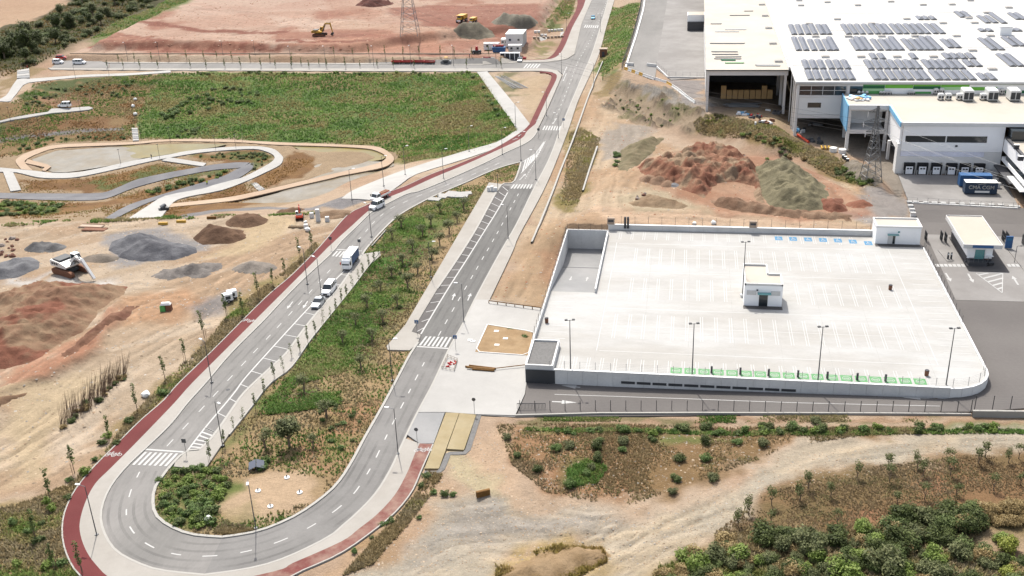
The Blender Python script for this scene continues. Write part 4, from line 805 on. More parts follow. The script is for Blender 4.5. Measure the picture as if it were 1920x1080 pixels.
for i in range(21):
    p = a.lerp(b, i/20); mb = MB(); mb.tube(p+Vector((0, 0, .1)), p+Vector((0, 0, 1.4)), .03, n=4); mb.build('bar', M['dark_steel'], g_, L0)
# street retaining wall on the plateau edge
C_('brown_wall', (.34, .27, .21), rough=.9, var=.1, scale=.5, col2=(.28, .22, .17), big=.2)
sw = empty('retaining_wall', (*atz(135, 110, 0)[:2], 0), label='long brown retaining wall between the street and the red plateau', cat='wall'); A = [Vector(p) for p in W0([(133, 109.6), (200, 110.2), (400, 110.3), (640, 110.6), (935, 111)])]
for a, b in zip(A[:-1], A[1:]): wall_panels(sw, a, b, -.3, 2.4, .35, 4, M['brown_wall'])
# concrete edgings of the planting strips, and timber rails
for q, lb in (([(1130, 117), (1105, 178), (1075, 262), (1050, 325), (1037, 360), (1015, 415), (997, 457)], 'long pale concrete edging along the dirt strip beside the main road'), ([(1120, 277), (1106, 318), (1093, 360)], 'short pale concrete edging beside the dry grass strip')):
    mb = MB(); ribbon(mb, dense(G(cr(q, 4)), 2), -.22, .22, .55, -.4); tag(mb.build('edging', M['kerb']), lb, 'edging')
mb = MB(); ribbon(mb, dense(G([(717, 433), (690, 463), (640, 520)][:2]), 2), .8, 1.0, .4, -.3); tag(mb.build('edging', M['kerb']), 'pale concrete edging at the top of the grassy median', 'edging')
mb = MB(); ribbon(mb, dense(G(cr([(712, 474), (690, 502), (660, 542), (620, 592), (580, 642), (545, 692), (505, 722), (470, 767), (430, 817)], 4)), 2), -.12, .12, .3, -.3); tag(mb.build('edging', M['kerb']), 'pale concrete edging between the sapling pavement and the green median', 'edging')
# ================================================================ warehouse and its surroundings
C_('roof_white', (.40, .392, .375), rough=.7, var=.03, scale=.15, col2=(.375, .362, .34), big=.03); C_('roof_cream', C(255, 246, 232), rough=.7, var=.04, scale=.3, col2=C(250, 238, 220), big=.06)
C_('white_cladding', (.84, .84, .84), rough=.5, var=.02, scale=.4); C_('grey_panel', (.7, .69, .67), rough=.8, var=.04, scale=.4, col2=(.64, .63, .61), big=.1); C_('beam_concrete', (.64, .62, .6), rough=.85, var=.05, scale=.5)
C_('green_bright', (.14, .42, .05), rough=.5, var=.02); C_('green_mid', (.09, .32, .09), rough=.5, var=.02); C_('green_dark', (.02, .12, .05), rough=.5, var=.02); C_('green_pale', (.38, .60, .33), rough=.5, var=.02)
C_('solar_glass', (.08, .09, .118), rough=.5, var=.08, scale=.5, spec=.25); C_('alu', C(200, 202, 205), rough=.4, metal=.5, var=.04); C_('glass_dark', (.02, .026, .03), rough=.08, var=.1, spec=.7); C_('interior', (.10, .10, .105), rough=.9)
C_('skylight', C(214, 206, 196), rough=.35, var=.05); C_('skyblue_sheet', (.17, .38, .58), rough=.6, var=.08, scale=.6); C_('door_white', (.8, .81, .83), rough=.5); C_('rubber', (.018, .018, .02), rough=.8); C_('lilac_band', (.66, .67, .76), rough=.4)
C_('cardboard', (.5, .32, .15), rough=.85, var=.08, scale=1.5); C_('hvac', (.6, .6, .59), rough=.5, metal=.2, var=.04); C_('teal_glass', (.1, .27, .27), rough=.2, spec=.6); C_('slate', (.055, .055, .06), rough=.7)
RZ, FX, FY = 18.0, 29.7, 296.0
def part(parent, name, m, *boxes, **kw):
    mb = MB()
    for b in boxes: mb.box(*b, bottom=True)
    o = mb.build(name, M[m], parent, tuple(-c for c in parent.location)); return o
wh = empty('warehouse', (FX, FY, 2.6), label='huge white roofed warehouse with green banded facade and rooftop solar panels', cat='warehouse')
part(wh, 'roof', 'roof_white', (FX-.4, 215, FY-.4, 560, RZ-.35, RZ))
part(wh, 'parapet', 'coping', (FX-.4, 215, FY-.45, FY-.15, RZ+.005, RZ+.45)); part(wh, 'parapet', 'coping', (FX-.45, FX-.1, FY-.1, 560, RZ+.005, RZ+.5))
for y in (318, 343, 372, 405): part(wh, 'roof_seam', 'coping', (FX+.3, 215, y, y+.18, RZ+.002, RZ+.10))
for x in (78.5, 126): part(wh, 'roof_seam', 'coping', (x, x+.25, FY+.3, 560, RZ+.002, RZ+.16))
for x, z0 in ((FX, 2.3), (43.2, 2.0)): part(wh, 'column', 'beam_concrete', (x, x+.75, FY, FY+.75, z0-.6, RZ-.36))
for y in (301.5, 306.5): part(wh, 'column', 'beam_concrete', (FX, FX+.75, y, y+.7, 1.5, RZ-.36))
for y in (303.8, 310.5): part(wh, 'drain_pipe', 'coping', (FX-.3, FX-.06, y, y+.24, 2, RZ-.4))
part(wh, 'wall_panel', 'grey_panel', (30.5, 43.1, FY+.12, FY+.5, 9.05, 13.9)); part(wh, 'beam', 'beam_concrete', (30.5, 43.1, FY-.02, FY+.6, 8.0, 9.0)); part(wh, 'beam', 'beam_concrete', (30.5, 43.1, FY+.0, FY+.6, 13.95, 14.5)); part(wh, 'beam', 'beam_concrete', (30.5, 47.4, FY+.05, FY+.5, 17.1, RZ-.37))
part(wh, 'window', 'glass_dark', (33, 36.6, FY+.05, FY+.115, 11.0, 12.4))
for i in range(4):
    x = 30.6+i*3.13; o = part(wh, 'window', 'glass_dark', (x, x+2.98, FY+.2, FY+.3, 14.55, 17.05))
    mb = MB(); mb.box(x, x+2.98, FY+.1, FY+.17, 15.8, 15.92, bottom=True); mb.box(x+2.98, x+3.1, FY+.08, FY+.3, 14.55, 17.05, bottom=True); mb.build('frame', M['beam_concrete'], o)
part(wh, 'window', 'glass_dark', (44, 47.3, FY+.2, FY+.3, 15.1, 17.05))
part(wh, 'wall', 'white_cladding', (47.4, 215, FY+.14, FY+.6, 14.0, RZ-.37))
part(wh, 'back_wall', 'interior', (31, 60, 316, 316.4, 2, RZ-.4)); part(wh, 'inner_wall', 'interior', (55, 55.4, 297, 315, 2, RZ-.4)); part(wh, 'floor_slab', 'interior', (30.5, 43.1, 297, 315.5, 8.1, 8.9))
for x0, x1, z0, z1, m in ((47.4, 53.2, 17.25, 17.95, 'green_mid'), (47.4, 53.2, 16.45, 17.23, 'green_dark'), (47.4, 53.2, 15.75, 16.43, 'green_pale'), (47.4, 53.2, 14.95, 15.73, 'green_mid'), (53.25, 60.6, 16.55, 17.95, 'green_bright'), (60.65, 67.8, 17.1, 17.95, 'green_bright'), (60.65, 67.8, 16.3, 17.08, 'green_dark'), (67.85, 75.2, 16.9, 17.95, 'green_bright'), (67.85, 75.2, 16.1, 16.88, 'green_pale'), (75.25, 82.4, 16.0, 16.9, 'green_bright'), (82.5, 96, 17.5, 17.95, 'green_mid'), (84, 92, 15.2, 16.0, 'green_dark'), (60.7, 65.5, 15.05, 15.6, 'green_mid'), (97, 112, 16.2, 17.2, 'green_bright')):
    part(wh, 'cladding_panel', m, (x0, x1-.04, FY+.04, FY+.12, z0, z1))
# solar strips and skylights, by their place in the photograph's top right corner
RP = lambda x, y, z=RZ: atz(1280+x/3, y/3, z)
def solar_proto(L):
    e = empty('solar_panel_row', (0, -500, 0)); n = max(2, round(L/1.7)); p = L/n
    for s in (-1, 1):
        for i in range(n):
            if n > 20: break
        mb = MB(); mg = MB()
        for i in range(n):
            y0, y1 = i*p+.04, (i+1)*p-.04; a, b = (s*.06, .62), (s*.93, .30)
            pts = [(a[0], y0, a[1]), (b[0], y0, b[1]), (b[0], y1, b[1]), (a[0], y1, a[1])]
            if s > 0: pts = pts
            else: pts = pts[::-1]
            mb.quad(*pts)
            mg.box(min(a[0], b[0]), max(a[0], b[0]), y0, y0+.02, .22, .26)
        mb.mi = 0; o = mb.build('panel', M['solar_glass'], e)
    fr = MB(); fr.box(-.95, -.90, 0, L, .05, .28); fr.box(.90, .95, 0, L, .05, .28); fr.box(-.03, .03, 0, L, .05, .6); fr.prism([(-1.02, .2), (0, .2), (1.02, .2), (0, .58)], -.02, 0.02); fr.build('frame', M['alu'], e)
    return learn(e)
rowsP = {'front': (400, 452, [697, 742, 790, 838, 885, 930, 1070, 1115, 1165, 1213, 1260, 1310, 1355, 1420, 1465, 1515, 1562, 1612]), 'front short': (418, 453, [1680, 1730]), 'second': (343, 391, [676, 720, 765, 815, 860, 905, 1038, 1083, 1128, 1173, 1220, 1266, 1310, 1375, 1420, 1463, 1508, 1553]), 'second short': (344, 377, [1600, 1647]),
    'small middle': (305, 335, [1057, 1103, 1285, 1477, 1520, 1565, 1612]), 'third': (214, 287, [628, 670, 838, 1000, 1038, 1210, 1390, 1432]), 'third shorter': (226, 287, [716, 760, 803, 965, 1090, 1135, 1175, 1272, 1315, 1355]), 'third short': (225, 272, [1487, 1530]), 'fourth': (143, 197, [602, 642, 683, 722, 764, 800, 912, 952, 992, 1035, 1077, 1117, 1152, 1200, 1240, 1283, 1323, 1363, 1405, 1447]),
    'smallest back': (96, 114, [1315, 1352, 1392]), 'vent side': (166, 180, [1670, 1712, 1840, 1876]), 'right hand long': (218, 284, [1730, 1775]), 'right hand': (212, 262, [1850, 1895]), 'far right front': (307, 376, [1838, 1885]), 'far right back': (68, 100, [1555, 1593]), 'far right middle': (92, 132, [1697, 1740]), 'far right tall': (75, 134, [1790]), 'edge back': (78, 112, [1870, 1905])}
protos = {}
for k, (y0, y1, xs) in rowsP.items():
    a = RP(xs[0], y1); b = RP(xs[0]-(y1-y0)*.45, y0); L = round((b.y-a.y)*2)/2
    if L not in protos: protos[L] = solar_proto(L); fresh = True
    else: fresh = False
    for i, x in enumerate(xs):
        q = RP(x+30, y1, RZ+.3); lb = '%s solar strip from the west in the %s row of the warehouse roof' % (ORD[i], k)
        if fresh: o = protos[L]; fresh = False; o.location = (q.x, a.y, RZ); o['label'] = lb
        else: o = copy_tree(protos[L], (q.x, a.y, RZ), label=lb)
        o['category'] = 'solar panel'; o['group'] = 'solar panels on the warehouse roof'
mb = MB(); mb.box(-1.15, 1.15, -.95, .95, 0, .35); skc = mb.mesh('curb', M['coping']); mb = MB(); mb.box(-1.2, 1.2, -1, 1, .36, .5); mb.box(-1.1, 1.1, -.9, .9, .5, .62, taper=.35); skt = mb.mesh('lid', M['skylight'])
def skylight(p, par):
    o = link('skylight', skc, par, Vector(p)-par.location); link('dome', skt, o)
for x, y in ((712, 137), (870, 111), (1062, 136), (1260, 110), (1464, 133), (747, 208), (932, 208), (1118, 207), (1306, 207), (1540, 206), (802, 323), (1003, 323), (1205, 323), (1410, 323), (1630, 288), (1741, 393), (1731, 205), (1711, 75), (1641, 132), (1609, 105), (1515, 28), (1352, 30), (1171, 12), (985, 32), (665, 33), (814, 15), (1834, 46), (1618, 5), (655, 5)): skylight(RP(x, y), wh)
v = RP(1810, 195); rv = empty('roof_vent', v, label='white box shaped vent standing among the solar strips on the big roof', cat='vent'); mb = MB(); mb.box(-1.8, 1.8, -1.3, 1.3, 0, 2.6); mb.build('casing', M['white_cladding'], rv); mb = MB(); mb.box(-1.95, 1.95, -1.45, 1.45, 2.62, 2.8); mb.build('cap', M['coping'], rv)
# annex bay on the west side
an = empty('loading_canopy', (5.3, 315.2, 5), label='open fronted cream roofed storage bay beside the big warehouse', cat='building'); AX0, AX1, AY = 5.2, 28.8, 315.1
part(an, 'roof', 'roof_cream', (AX0-.3, AX1, AY-.3, 560, RZ-.95, RZ-.6)); part(an, 'beam', 'beam_concrete', (AX0, AX1, AY, AY+.7, RZ-2.3, RZ-.98)); part(an, 'gutter', 'dark_steel', (AX0-.35, AX1, AY-.5, AY-.32, RZ-.8, RZ-.55))
for x, z in ((AX0, 3), (AX1-1.0, 4)): part(an, 'column', 'beam_concrete', (x, x+.7, AY+.02, AY+.7, z, RZ-2.32))
for y in (326, 338): part(an, 'column', 'beam_concrete', (AX1-1.2, AX1-.5, y, y+.7, 4, RZ-1))
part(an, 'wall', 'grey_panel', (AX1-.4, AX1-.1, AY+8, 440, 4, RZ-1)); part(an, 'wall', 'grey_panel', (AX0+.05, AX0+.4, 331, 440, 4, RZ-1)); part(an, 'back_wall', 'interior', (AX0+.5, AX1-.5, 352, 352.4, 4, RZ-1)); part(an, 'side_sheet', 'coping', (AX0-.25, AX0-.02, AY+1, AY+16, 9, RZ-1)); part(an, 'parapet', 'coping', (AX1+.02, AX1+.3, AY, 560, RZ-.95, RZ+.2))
for x, y in ((445, 28), (463, 91), (483, 160), (507, 247), (539, 348)): skylight(RP(x, y, RZ-.6), an)
for (x, y, w, d, m, lb) in ((322, 88, 7, .6, 'galv', 'long grey flashing lying alone near the back of the storage bay roof'), (372, 64, 3, .5, 'galv', 'short grey flashing piece at the back of the storage bay roof'), (187, 136, 3.5, .5, 'galv', 'short pale flashing by the west edge of the storage bay roof'), (252, 246, 11, .7, 'galv', 'longest grey flashing across the middle of the storage bay roof'), (237, 293, 8, .5, 'galv', 'upper bar of the flashing stack on the storage bay roof'), (240, 308, 8, .5, 'galv', 'lower bar of the flashing stack on the storage bay roof'), (255, 322, 8, .5, 'galv', 'grey flashing above the green panels on the bay roof'), (254, 333, 8, .5, 'galv', 'grey flashing touching the dark green panel on the bay roof'), (255, 341, 4.2, 1.0, 'green_dark', 'dark green cladding panel lying on the storage bay roof'), (290, 357, 5.5, .6, 'green_mid', 'narrow green cladding strip lying on the storage bay roof'), (478, 370, 7, 1.6, 'galv', 'bundle of grey sheets near the front edge of the bay roof'), (300, 168, 7, .4, 'coping', 'white bar lying on the storage bay roof'), (250, 180, 8, .4, 'coping', 'second white bar below on the storage bay roof')):
    p = RP(x, y, RZ-.6); e = empty('roof_flashing', p, random.uniform(-.03, .03), lb, 'flashing', 'loose metal on the bay roof'); n = 3
    for i in range(n):
        mb = MB(); mb.prism([(-d/2/n, .05), (d/2/n, .05), (d/2/n, .22), (d/3/n, .26), (-d/3/n, .26), (-d/2/n, .22)], -w/2+random.uniform(-.3, .3), w/2+random.uniform(-.3, .3), 'x'); mb.build('sheet', M[m], e, (0, (i-1)*d/n*1.15, 0))
# goods inside the bay
for i in range(9):
    x = 10.8+i*1.78; e = empty('crate_stack', (x, 330, 5), 0, 'brown boxed pallet, %s from the west, stacked in the storage bay' % ORD[i], 'pallet', 'boxed pallets in the storage bay')
    for j in range(3 if i in (0, 7) else 2):
        mb = MB(); mb.box(-.8, .8, -.6, .6, .15+j*1.35, 1.4+j*1.35, taper=.02); mb.build('box', M['cardboard'], e)
        mb = MB(); [mb.box(-.8, .8, q-.1, q+.1, .02+j*1.35, .14+j*1.35) for q in (-.5, 0, .5)]; mb.build('pallet', M['cardboard'], e)
# lower block, bridge block and dock front
LZ = 15.0; dk = empty('office_block', (53, 265.5, 2), label='white dock building with ribbon window and six dock doors', cat='building')
part(dk, 'roof', 'roof_cream', (53.0, 215, 265.6, FY+.0, LZ-.3, LZ)); part(dk, 'roof', 'roof_cream', (42.3, 52.98, 282.8, FY+.0, LZ-.3, LZ-.01)); part(dk, 'parapet', 'coping', (53.0, 215, 265.2, 265.58, LZ-.6, LZ+.35)); part(dk, 'parapet', 'coping', (52.7, 52.98, 265.6, 282.7, LZ-.6, LZ+.3)); part(dk, 'parapet', 'coping', (42.3, 52.9, 282.4, 282.78, LZ-1.0, LZ+.25)); part(dk, 'parapet', 'skyblue_sheet', (42.0, 42.28, 282.8, 296, LZ-7, LZ+.1)); part(dk, 'parapet', 'skyblue_sheet', (52.4, 52.68, 265.6, 282.3, LZ-.9, LZ+.32))
part(dk, 'wall', 'white_cladding', (53.3, 77.3, 265.5, 265.95, 11.9, LZ-.62), (53.3, 77.3, 265.5, 265.95, 7.9, 10.2), (53.3, 54.0, 265.5, 265.95, 10.2, 11.9), (73.4, 77.3, 265.5, 265.95, 10.2, 11.9)); part(dk, 'ribbon_window', 'glass_dark', (54.0, 73.4, 265.7, 265.8, 10.22, 11.88)); part(dk, 'mullion', 'coping', (63.6, 63.9, 265.56, 265.69, 10.22, 11.88))
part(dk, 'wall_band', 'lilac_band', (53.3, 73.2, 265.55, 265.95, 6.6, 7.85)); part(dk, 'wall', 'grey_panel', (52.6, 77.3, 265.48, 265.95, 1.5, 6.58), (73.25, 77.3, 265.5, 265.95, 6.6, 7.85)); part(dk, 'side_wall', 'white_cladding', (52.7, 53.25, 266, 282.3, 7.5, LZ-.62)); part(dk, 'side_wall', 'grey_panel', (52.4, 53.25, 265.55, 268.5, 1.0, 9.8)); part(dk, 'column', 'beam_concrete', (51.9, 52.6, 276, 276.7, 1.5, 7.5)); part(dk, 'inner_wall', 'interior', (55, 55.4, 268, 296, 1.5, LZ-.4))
part(dk, 'column', 'beam_concrete', (42.2, 43.0, 282.9, 283.7, 1.5, LZ-1.02)); part(dk, 'column', 'beam_concrete', (51.9, 52.7, 282.85, 283.6, 1.5, LZ-1.02)); part(dk, 'floor_slab', 'beam_concrete', (43.02, 51.88, 282.75, 295.6, 7.4, 8.5)); part(dk, 'back_wall', 'white_cladding', (43.1, 52, 289, 289.3, 8.6, LZ-.4)); part(dk, 'beam', 'beam_concrete', (43.02, 51.88, 282.8, 283.3, LZ-1.3, LZ-.35)); part(dk, 'wall_lamp', 'dark_steel', (66.1, 66.6, 265.2, 265.5, 9.2, 9.6))
for i, x in enumerate((55.7, 58.9, 62.25, 65.85, 69.05, 72.45)):
    d = part(dk, 'dock_shelter', 'rubber', (x-1.3, x-1.0, 264.7, 265.46, 1.9, 5.0), (x+1.0, x+1.3, 264.7, 265.46, 1.9, 5.0), (x-1.0, x+1.0, 264.7, 265.46, 4.4, 5.0), (x-.99, x+.99, 265.3, 265.46, 1.9, 4.4))
    for nm, mm, bx in (('door', 'door_white', (x-.85, x+.85, 264.66, 264.86, 2.2, 4.1)), ('bumper', 'rubber', (x-1.3, x+1.3, 264.3, 264.69, 1.3, 1.85)), ('glazing', 'glass_dark', (x-.6, x-.1, 264.6, 264.655, 3.45, 3.8)), ('glazing', 'glass_dark', (x+.1, x+.6, 264.6, 264.655, 3.45, 3.8)), ('guide', 'paint', (x-1.42, x-1.2, 264.55, 264.69, 2.1, 3.2)), ('guide', 'paint', (x+1.2, x+1.42, 264.55, 264.69, 2.1, 3.2))):
        mb = MB(); mb.box(*bx, bottom=True); mb.build(nm, M[mm], d)
# office wing at the right edge of the dock
of = empty('office_wing', (77.4, 262, 2), label='two storey white office wing with strip window beside the dock apron', cat='building')
part(of, 'wall', 'white_cladding', (77.4, 130, 239.5, 265.4, 8.4, 11.6), (77.41, 130, 239.6, 265.4, 5.9, 6.9)); part(of, 'strip_window', 'glass_dark', (77.55, 130, 239.8, 262.5, 6.92, 8.38)); part(of, 'roof', 'roof_cream', (78.0, 130, 240, 262.0, 11.62, 11.75)); part(of, 'roof_edge', 'slate', (77.3, 78.0, 239.4, 265.3, 11.62, 12.0)); part(of, 'recess', 'glass_dark', (78.0, 130, 262.1, 265.4, 11.62, 14.2)); part(of, 'ground_floor', 'slate', (79.2, 130, 241.5, 265.2, 1.0, 5.88)); part(of, 'canopy', 'slate', (75.6, 79.1, 250, 264.6, 4.6, 4.95)); part(of, 'canopy_sheet', 'hvac', (76.2, 79.0, 243.5, 255, 4.96, 5.2))
mb = MB(); mb.box(79.2, 81, 239.42, 239.47, 8.9, 10.0); o = mb.build('sign_panel', M['blue_paint'], of, tuple(-c for c in of.location))
for i, (x, y) in enumerate(((1875, 840), (1898, 905))):
    p = RP(x, y, 11.75); e = empty('air_conditioner', p, 0, 'small brown box unit on the office wing roof, %s from the dock' % ORD[i], 'roof unit', 'small units on the office wing roof'); mb = MB(); mb.box(-.55, .55, -.4, .4, .1, 1.1); mb.build('casing', M['slate'], e); mb = MB(); mb.box(-.6, .6, -.45, .45, 1.12, 1.2); mb.build('lid', M['hvac'], e)
# machines on the lower roof
def ahu(x, y, w, d, h, lb):
    p = RP(x, y, LZ); e = empty('air_handler', p, 0, lb, 'air conditioner', 'machines on the lower roof')
    mb = MB(); mb.box(-w/2, w/2, 0, d, .35, h); mb.build('casing', M['hvac'], e); mb = MB(); mb.box(-w/2+.1, w/2-.1, .1, d-.1, h+.01, h+.18, taper=.1); mb.build('lid', M['coping'], e)
    for k in range(2):
        mb = MB(); mb.box(-w/2+.15+k*w/2, -.1+k*w/2, -.08, -.005, .6, h-.4); mb.build('louvre', M['dark_steel'], e)
    mb = MB(); [mb.box(-w/2+q*w-.1, -w/2+q*w+.1, 0, d, .0, .34) for q in (.1, .9)]; mb.build('feet', M['dark_steel'], e)
for i, x in enumerate((1605, 1743, 1868)): ahu(x, 572, 2.6, 4.2, 2.8, 'large grey air handler, %s from the west on the lower cream roof' % ORD[i])
for i, x in enumerate((1452, 1495, 1557, 1690)): ahu(x, 565, 1.5, 1.3, 1.6, 'small grey condenser, %s from the west by the big roof machines' % ORD[i])
for i, x in enumerate((1424, 1457, 1765, 1797)): ahu(x, 532, 1.2, 1.0, 1.5, 'slim grey condenser against the green banded wall, %s from the west' % ORD[i])
for i, x in enumerate((992, 1014, 1036, 1115, 1132, 1150, 1168, 1275, 1298)): ahu(x, 532, .75, .6, .8, 'tiny white roof box under the green cladding, %s from the west' % ORD[i])
p = RP(990, 560, LZ); e = empty('material_pile', p, 0, 'heap of white boards and wrapped material on the lower roof corner', 'building materials')
for i in range(16):
    mb = MB(); mb.box(-random.uniform(.5, 1.6), random.uniform(.5, 1.6), -.4, .4, 0, random.uniform(.2, .7), bottom=True); mb.build('bundle', M[random.choice(['coping', 'white_cladding', 'skyblue_sheet', 'cardboard'])], e, (random.uniform(-2.5, 3), random.uniform(-1.8, 1.8), random.uniform(0, .3)), random.uniform(0, 3))
# apron wall and bollard blocks
aw = empty('apron_wall', (*atz(1700, 384, 1.5)[:2], 0), label='low grey wall between the dock apron and the asphalt yard', cat='wall'); a, b = atz(1700, 383, 1.6), atz(1908, 394, 1.6); wall_panels(aw, a, b, .3, 2.2, .4, 4, M['wall_concrete'])
fence('apron_fence', [tuple(a[:2]), tuple(b[:2])], 1.2, 2.3, 'thin wire fence on the low wall of the dock apron', zf=zk(2.2), rails=(.97,), r=.03, m='galv', wires=4)
mb = MB(); mb.box(-.55, .55, -.45, .45, 0, 1.15, taper=.03); mb.mi = 1; mb.box(-.6, .6, -.5, .5, 1.152, 1.3); bl = mb.mesh('concrete_block', M['grey_panel'], M['paint'])
PX = [(1716, 386), (1735, 387), (1751, 387.5), (1767, 388), (1785, 389), (1802, 389.5), (1821, 390), (1839.5, 391), (1857.5, 391.5), (1875, 392), (1895, 394), (1906, 395)]
for i, q in enumerate(PX):
    p = atz(q[0], q[1]+1, 1.02); o = link('concrete_block', bl, None, p); tag(o, 'pale concrete block, %s from the west in the line below the apron wall' % ORD[i], 'concrete block', 'concrete blocks along the apron wall')
for i, q in enumerate(((1704, 387), (1706, 394), (1709, 401), (1711, 408))): o = link('concrete_block', bl, None, atz(*q, 1.02)); tag(o, 'pale concrete block, %s down the west edge of the asphalt yard' % ORD[i], 'concrete block', 'concrete blocks along the yard edge')
for i, (x, y) in enumerate(((1854, 327), (1858, 333), (1862, 338), (1866, 344), (1870, 352))): o = link('concrete_block', bl, None, atz(x, y, 2.08)); tag(o, 'pale block beside the office canopy, %s from the dock wall' % ORD[i], 'concrete block', 'blocks beside the office canopy')
# containers
C_('cont_blue', (.035, .10, .23), rough=.55, var=.06); C_('cont_navy', (.03, .05, .085), rough=.55, var=.06); C_('cont_white', (.68, .68, .66), rough=.6, var=.06)
def text_mesh(s, size, m, name, parent, loc, rot, ext=.01, font_shear=0):
    cu = bpy.data.curves.new(name, 'FONT'); cu.body = s; cu.size = size; cu.align_x = 'CENTER'; cu.align_y = 'CENTER'; cu.extrude = ext; cu.offset = size*.018
    o = bpy.data.objects.new(name, cu); COL.objects.link(o); dg = bpy.context.evaluated_depsgraph_get(); me = bpy.data.meshes.new_from_object(o.evaluated_get(dg)); bpy.data.objects.remove(o)
    me.materials.clear(); me.materials.append(M[m]); o = link(name, me, parent, loc); o.rotation_euler = rot; return o
def container(p, L, H, m, rz, lb, top=None, W=2.45, corr=True, group=None):
    e = empty('shipping_container', p, rz, lb, 'container', group); n = int(L/.28); pr = []
    mb = MB(); mb.box(-L/2, L/2, -W/2+.06, W/2-.06, .15, H-.02); mb.build('body', M[m], e)
    mb = MB()
    for i in range(n):
        x = -L/2+.1+i*(L-.2)/n
        for s in (-1, 1): mb.box(x, x+.13, s*(W/2-.03)-.03, s*(W/2-.03)+.03, .2, H-.12)
    mb.build('side_ribs', M[m], e); mb = MB(); mb.box(-L/2-.03, L/2+.03, -W/2, W/2, H, H+.05); mb.build('roof', M[top or m], e)
    for s in (-1, 1):
        mb = MB(); mb.box(s*(L/2+.03)-.03, s*(L/2+.03)+.03, -W/2+.1, -.03, .2, H-.12); mb.build('door', M[m], e); mb = MB(); mb.box(s*(L/2+.03)-.03, s*(L/2+.03)+.03, .03, W/2-.1, .2, H-.12); mb.build('door', M[m], e)
    return e
p = atz(1826, 348, 2.1); container(p, 7.2, 2.9, 'cont_blue', 0, 'bright blue shipping container behind the lettered one on the apron')
p = atz(1836, 361.5, 2.1); e = container(p, 7.2, 2.9, 'cont_navy', 0, 'dark navy shipping container with white lettering on the dock apron', top='cont_white')
text_mesh('CMA CGM', 1.25, 'paint', 'lettering', e, (0, -1.31, 1.75), (math.pi/2, 0, 0)); mb = MB(); mb.box(-1.4, 1.9, -1.33, -1.3, .45, .95); mb.build('label_plate', M['cont_white'], e)
mb = MB(); ribbon(mb, np.array([(-.9, 2.35), (-.2, 2.62), (.9, 2.72)]), -.05, .07, 0, zf=lambda x, y: np.zeros(np.shape(x))); mb.v = [(x, -1.32, y) for x, y, z in mb.v]; mb.build('emblem', M['paint'], e)
# small buildings
def kiosk_roof(e, pts, z, m='roof_cream'):
    mb = MB(); mb.poly(pts, z-.3, z); mb.build('roof', M[m], e)
kx, ky = 11.6, 182.7; k = empty('stair_kiosk', (kx, ky, DZ), 0, 'small white L shaped stair building standing alone on the white car park', 'building'); KH = 4.2
outl = [(0, 0), (7.0, 0), (7.0, 5.2), (4.6, 5.2), (4.6, 9.6), (0, 9.6)]
mb = MB(); mb.poly(outl, -.1, KH); mb.build('wall', M['white_cladding'], k); mb = MB(); mb.poly([(.3, .3), (6.7, .3), (6.7, 4.9), (4.3, 4.9), (4.3, 9.3), (.3, 9.3)], KH+.01, KH+.06); mb.build('roof', M['roof_cream'], k)
for i in range(6):
    a, b = Vector(outl[i]), Vector(outl[(i+1) % 6]); mb = MB(); mb.box(min(a.x, b.x)-.08, max(a.x, b.x)+.08, min(a.y, b.y)-.08, max(a.y, b.y)+.08, KH+.005+.002*i, KH+.45) if False else None
    d = (b-a).normalized(); n = Vector((-d.y, d.x)); mb = MB(); q = [a, b, b+n*.26, a+n*.26]; mb.poly([(v.x, v.y) for v in q], KH+.003, KH+.42+.004*i); mb.build('parapet', M['coping'] if False else M['wall_concrete'], k)
for nm, m, bx in (('door_opening', 'glass_dark', (2.75, 4.35, -.06, -.01, 0, 2.3)), ('canopy', 'teal_glass', (2.4, 4.9, -1.0, -.02, 2.75, 2.85)), ('louvre', 'wall_concrete', (.45, 2.2, -.07, -.01, 2.3, 3.2)), ('louvre', 'wall_concrete', (4.9, 6.6, -.07, -.01, 2.3, 3.2)), ('lamp', 'dark_steel', (2.2, 2.5, -.25, -.02, 3.2, 3.45)), ('plinth', 'asphalt_bay', (-.1, 7.1, -1.4, -.08, -.05, .06))):
    mb = MB(); mb.box(*bx, bottom=True); mb.build(nm, M[m], k)
t = empty('transformer_building', (40.4, 216.2, DZ), 0, 'flat white utility building at the back right corner of the white car park', 'building')
mb = MB(); mb.box(0, 9.1, 0, 5.2, -.2, 3.7); mb.build('wall', M['white_cladding'], t); mb = MB(); mb.box(.25, 8.85, .25, 4.95, 3.71, 3.78); mb.build('roof', M['roof_cream'], t)
for bx in ((-.1, 9.2, -.1, .15, 3.705, 4.1), (-.1, 9.2, 5.05, 5.3, 3.705, 4.1), (-.1, .15, .16, 5.04, 3.705, 4.1), (8.95, 9.2, .16, 5.04, 3.705, 4.1)): mb = MB(); mb.box(*bx); mb.build('parapet', M['grey_panel'], t)
for nm, m, bx in (('door', 'wall_concrete', (2.5, 4.0, -.06, -.01, 0, 1.9)), ('door_opening', 'glass_dark', (3.5, 4.0, -.09, -.065, .1, 1.85)), ('canopy', 'teal_glass', (2.3, 4.6, -.8, -.02, 2.2, 2.3)), ('lamp', 'teal_glass', (4.4, 4.8, -.08, -.02, 2.6, 2.95)), ('plinth', 'asphalt_bay', (-.1, 9.2, -1.6, -.12, -.05, .05))):
    mb = MB(); mb.box(*bx, bottom=True); mb.build(nm, M[m], t)
g_ = atz(1838, 494, 1.1); gh = empty('gatehouse', (g_.x-2.9, g_.y, 1.08), 0, 'gatehouse with overhanging cream flat roof between the entry lanes', 'building')
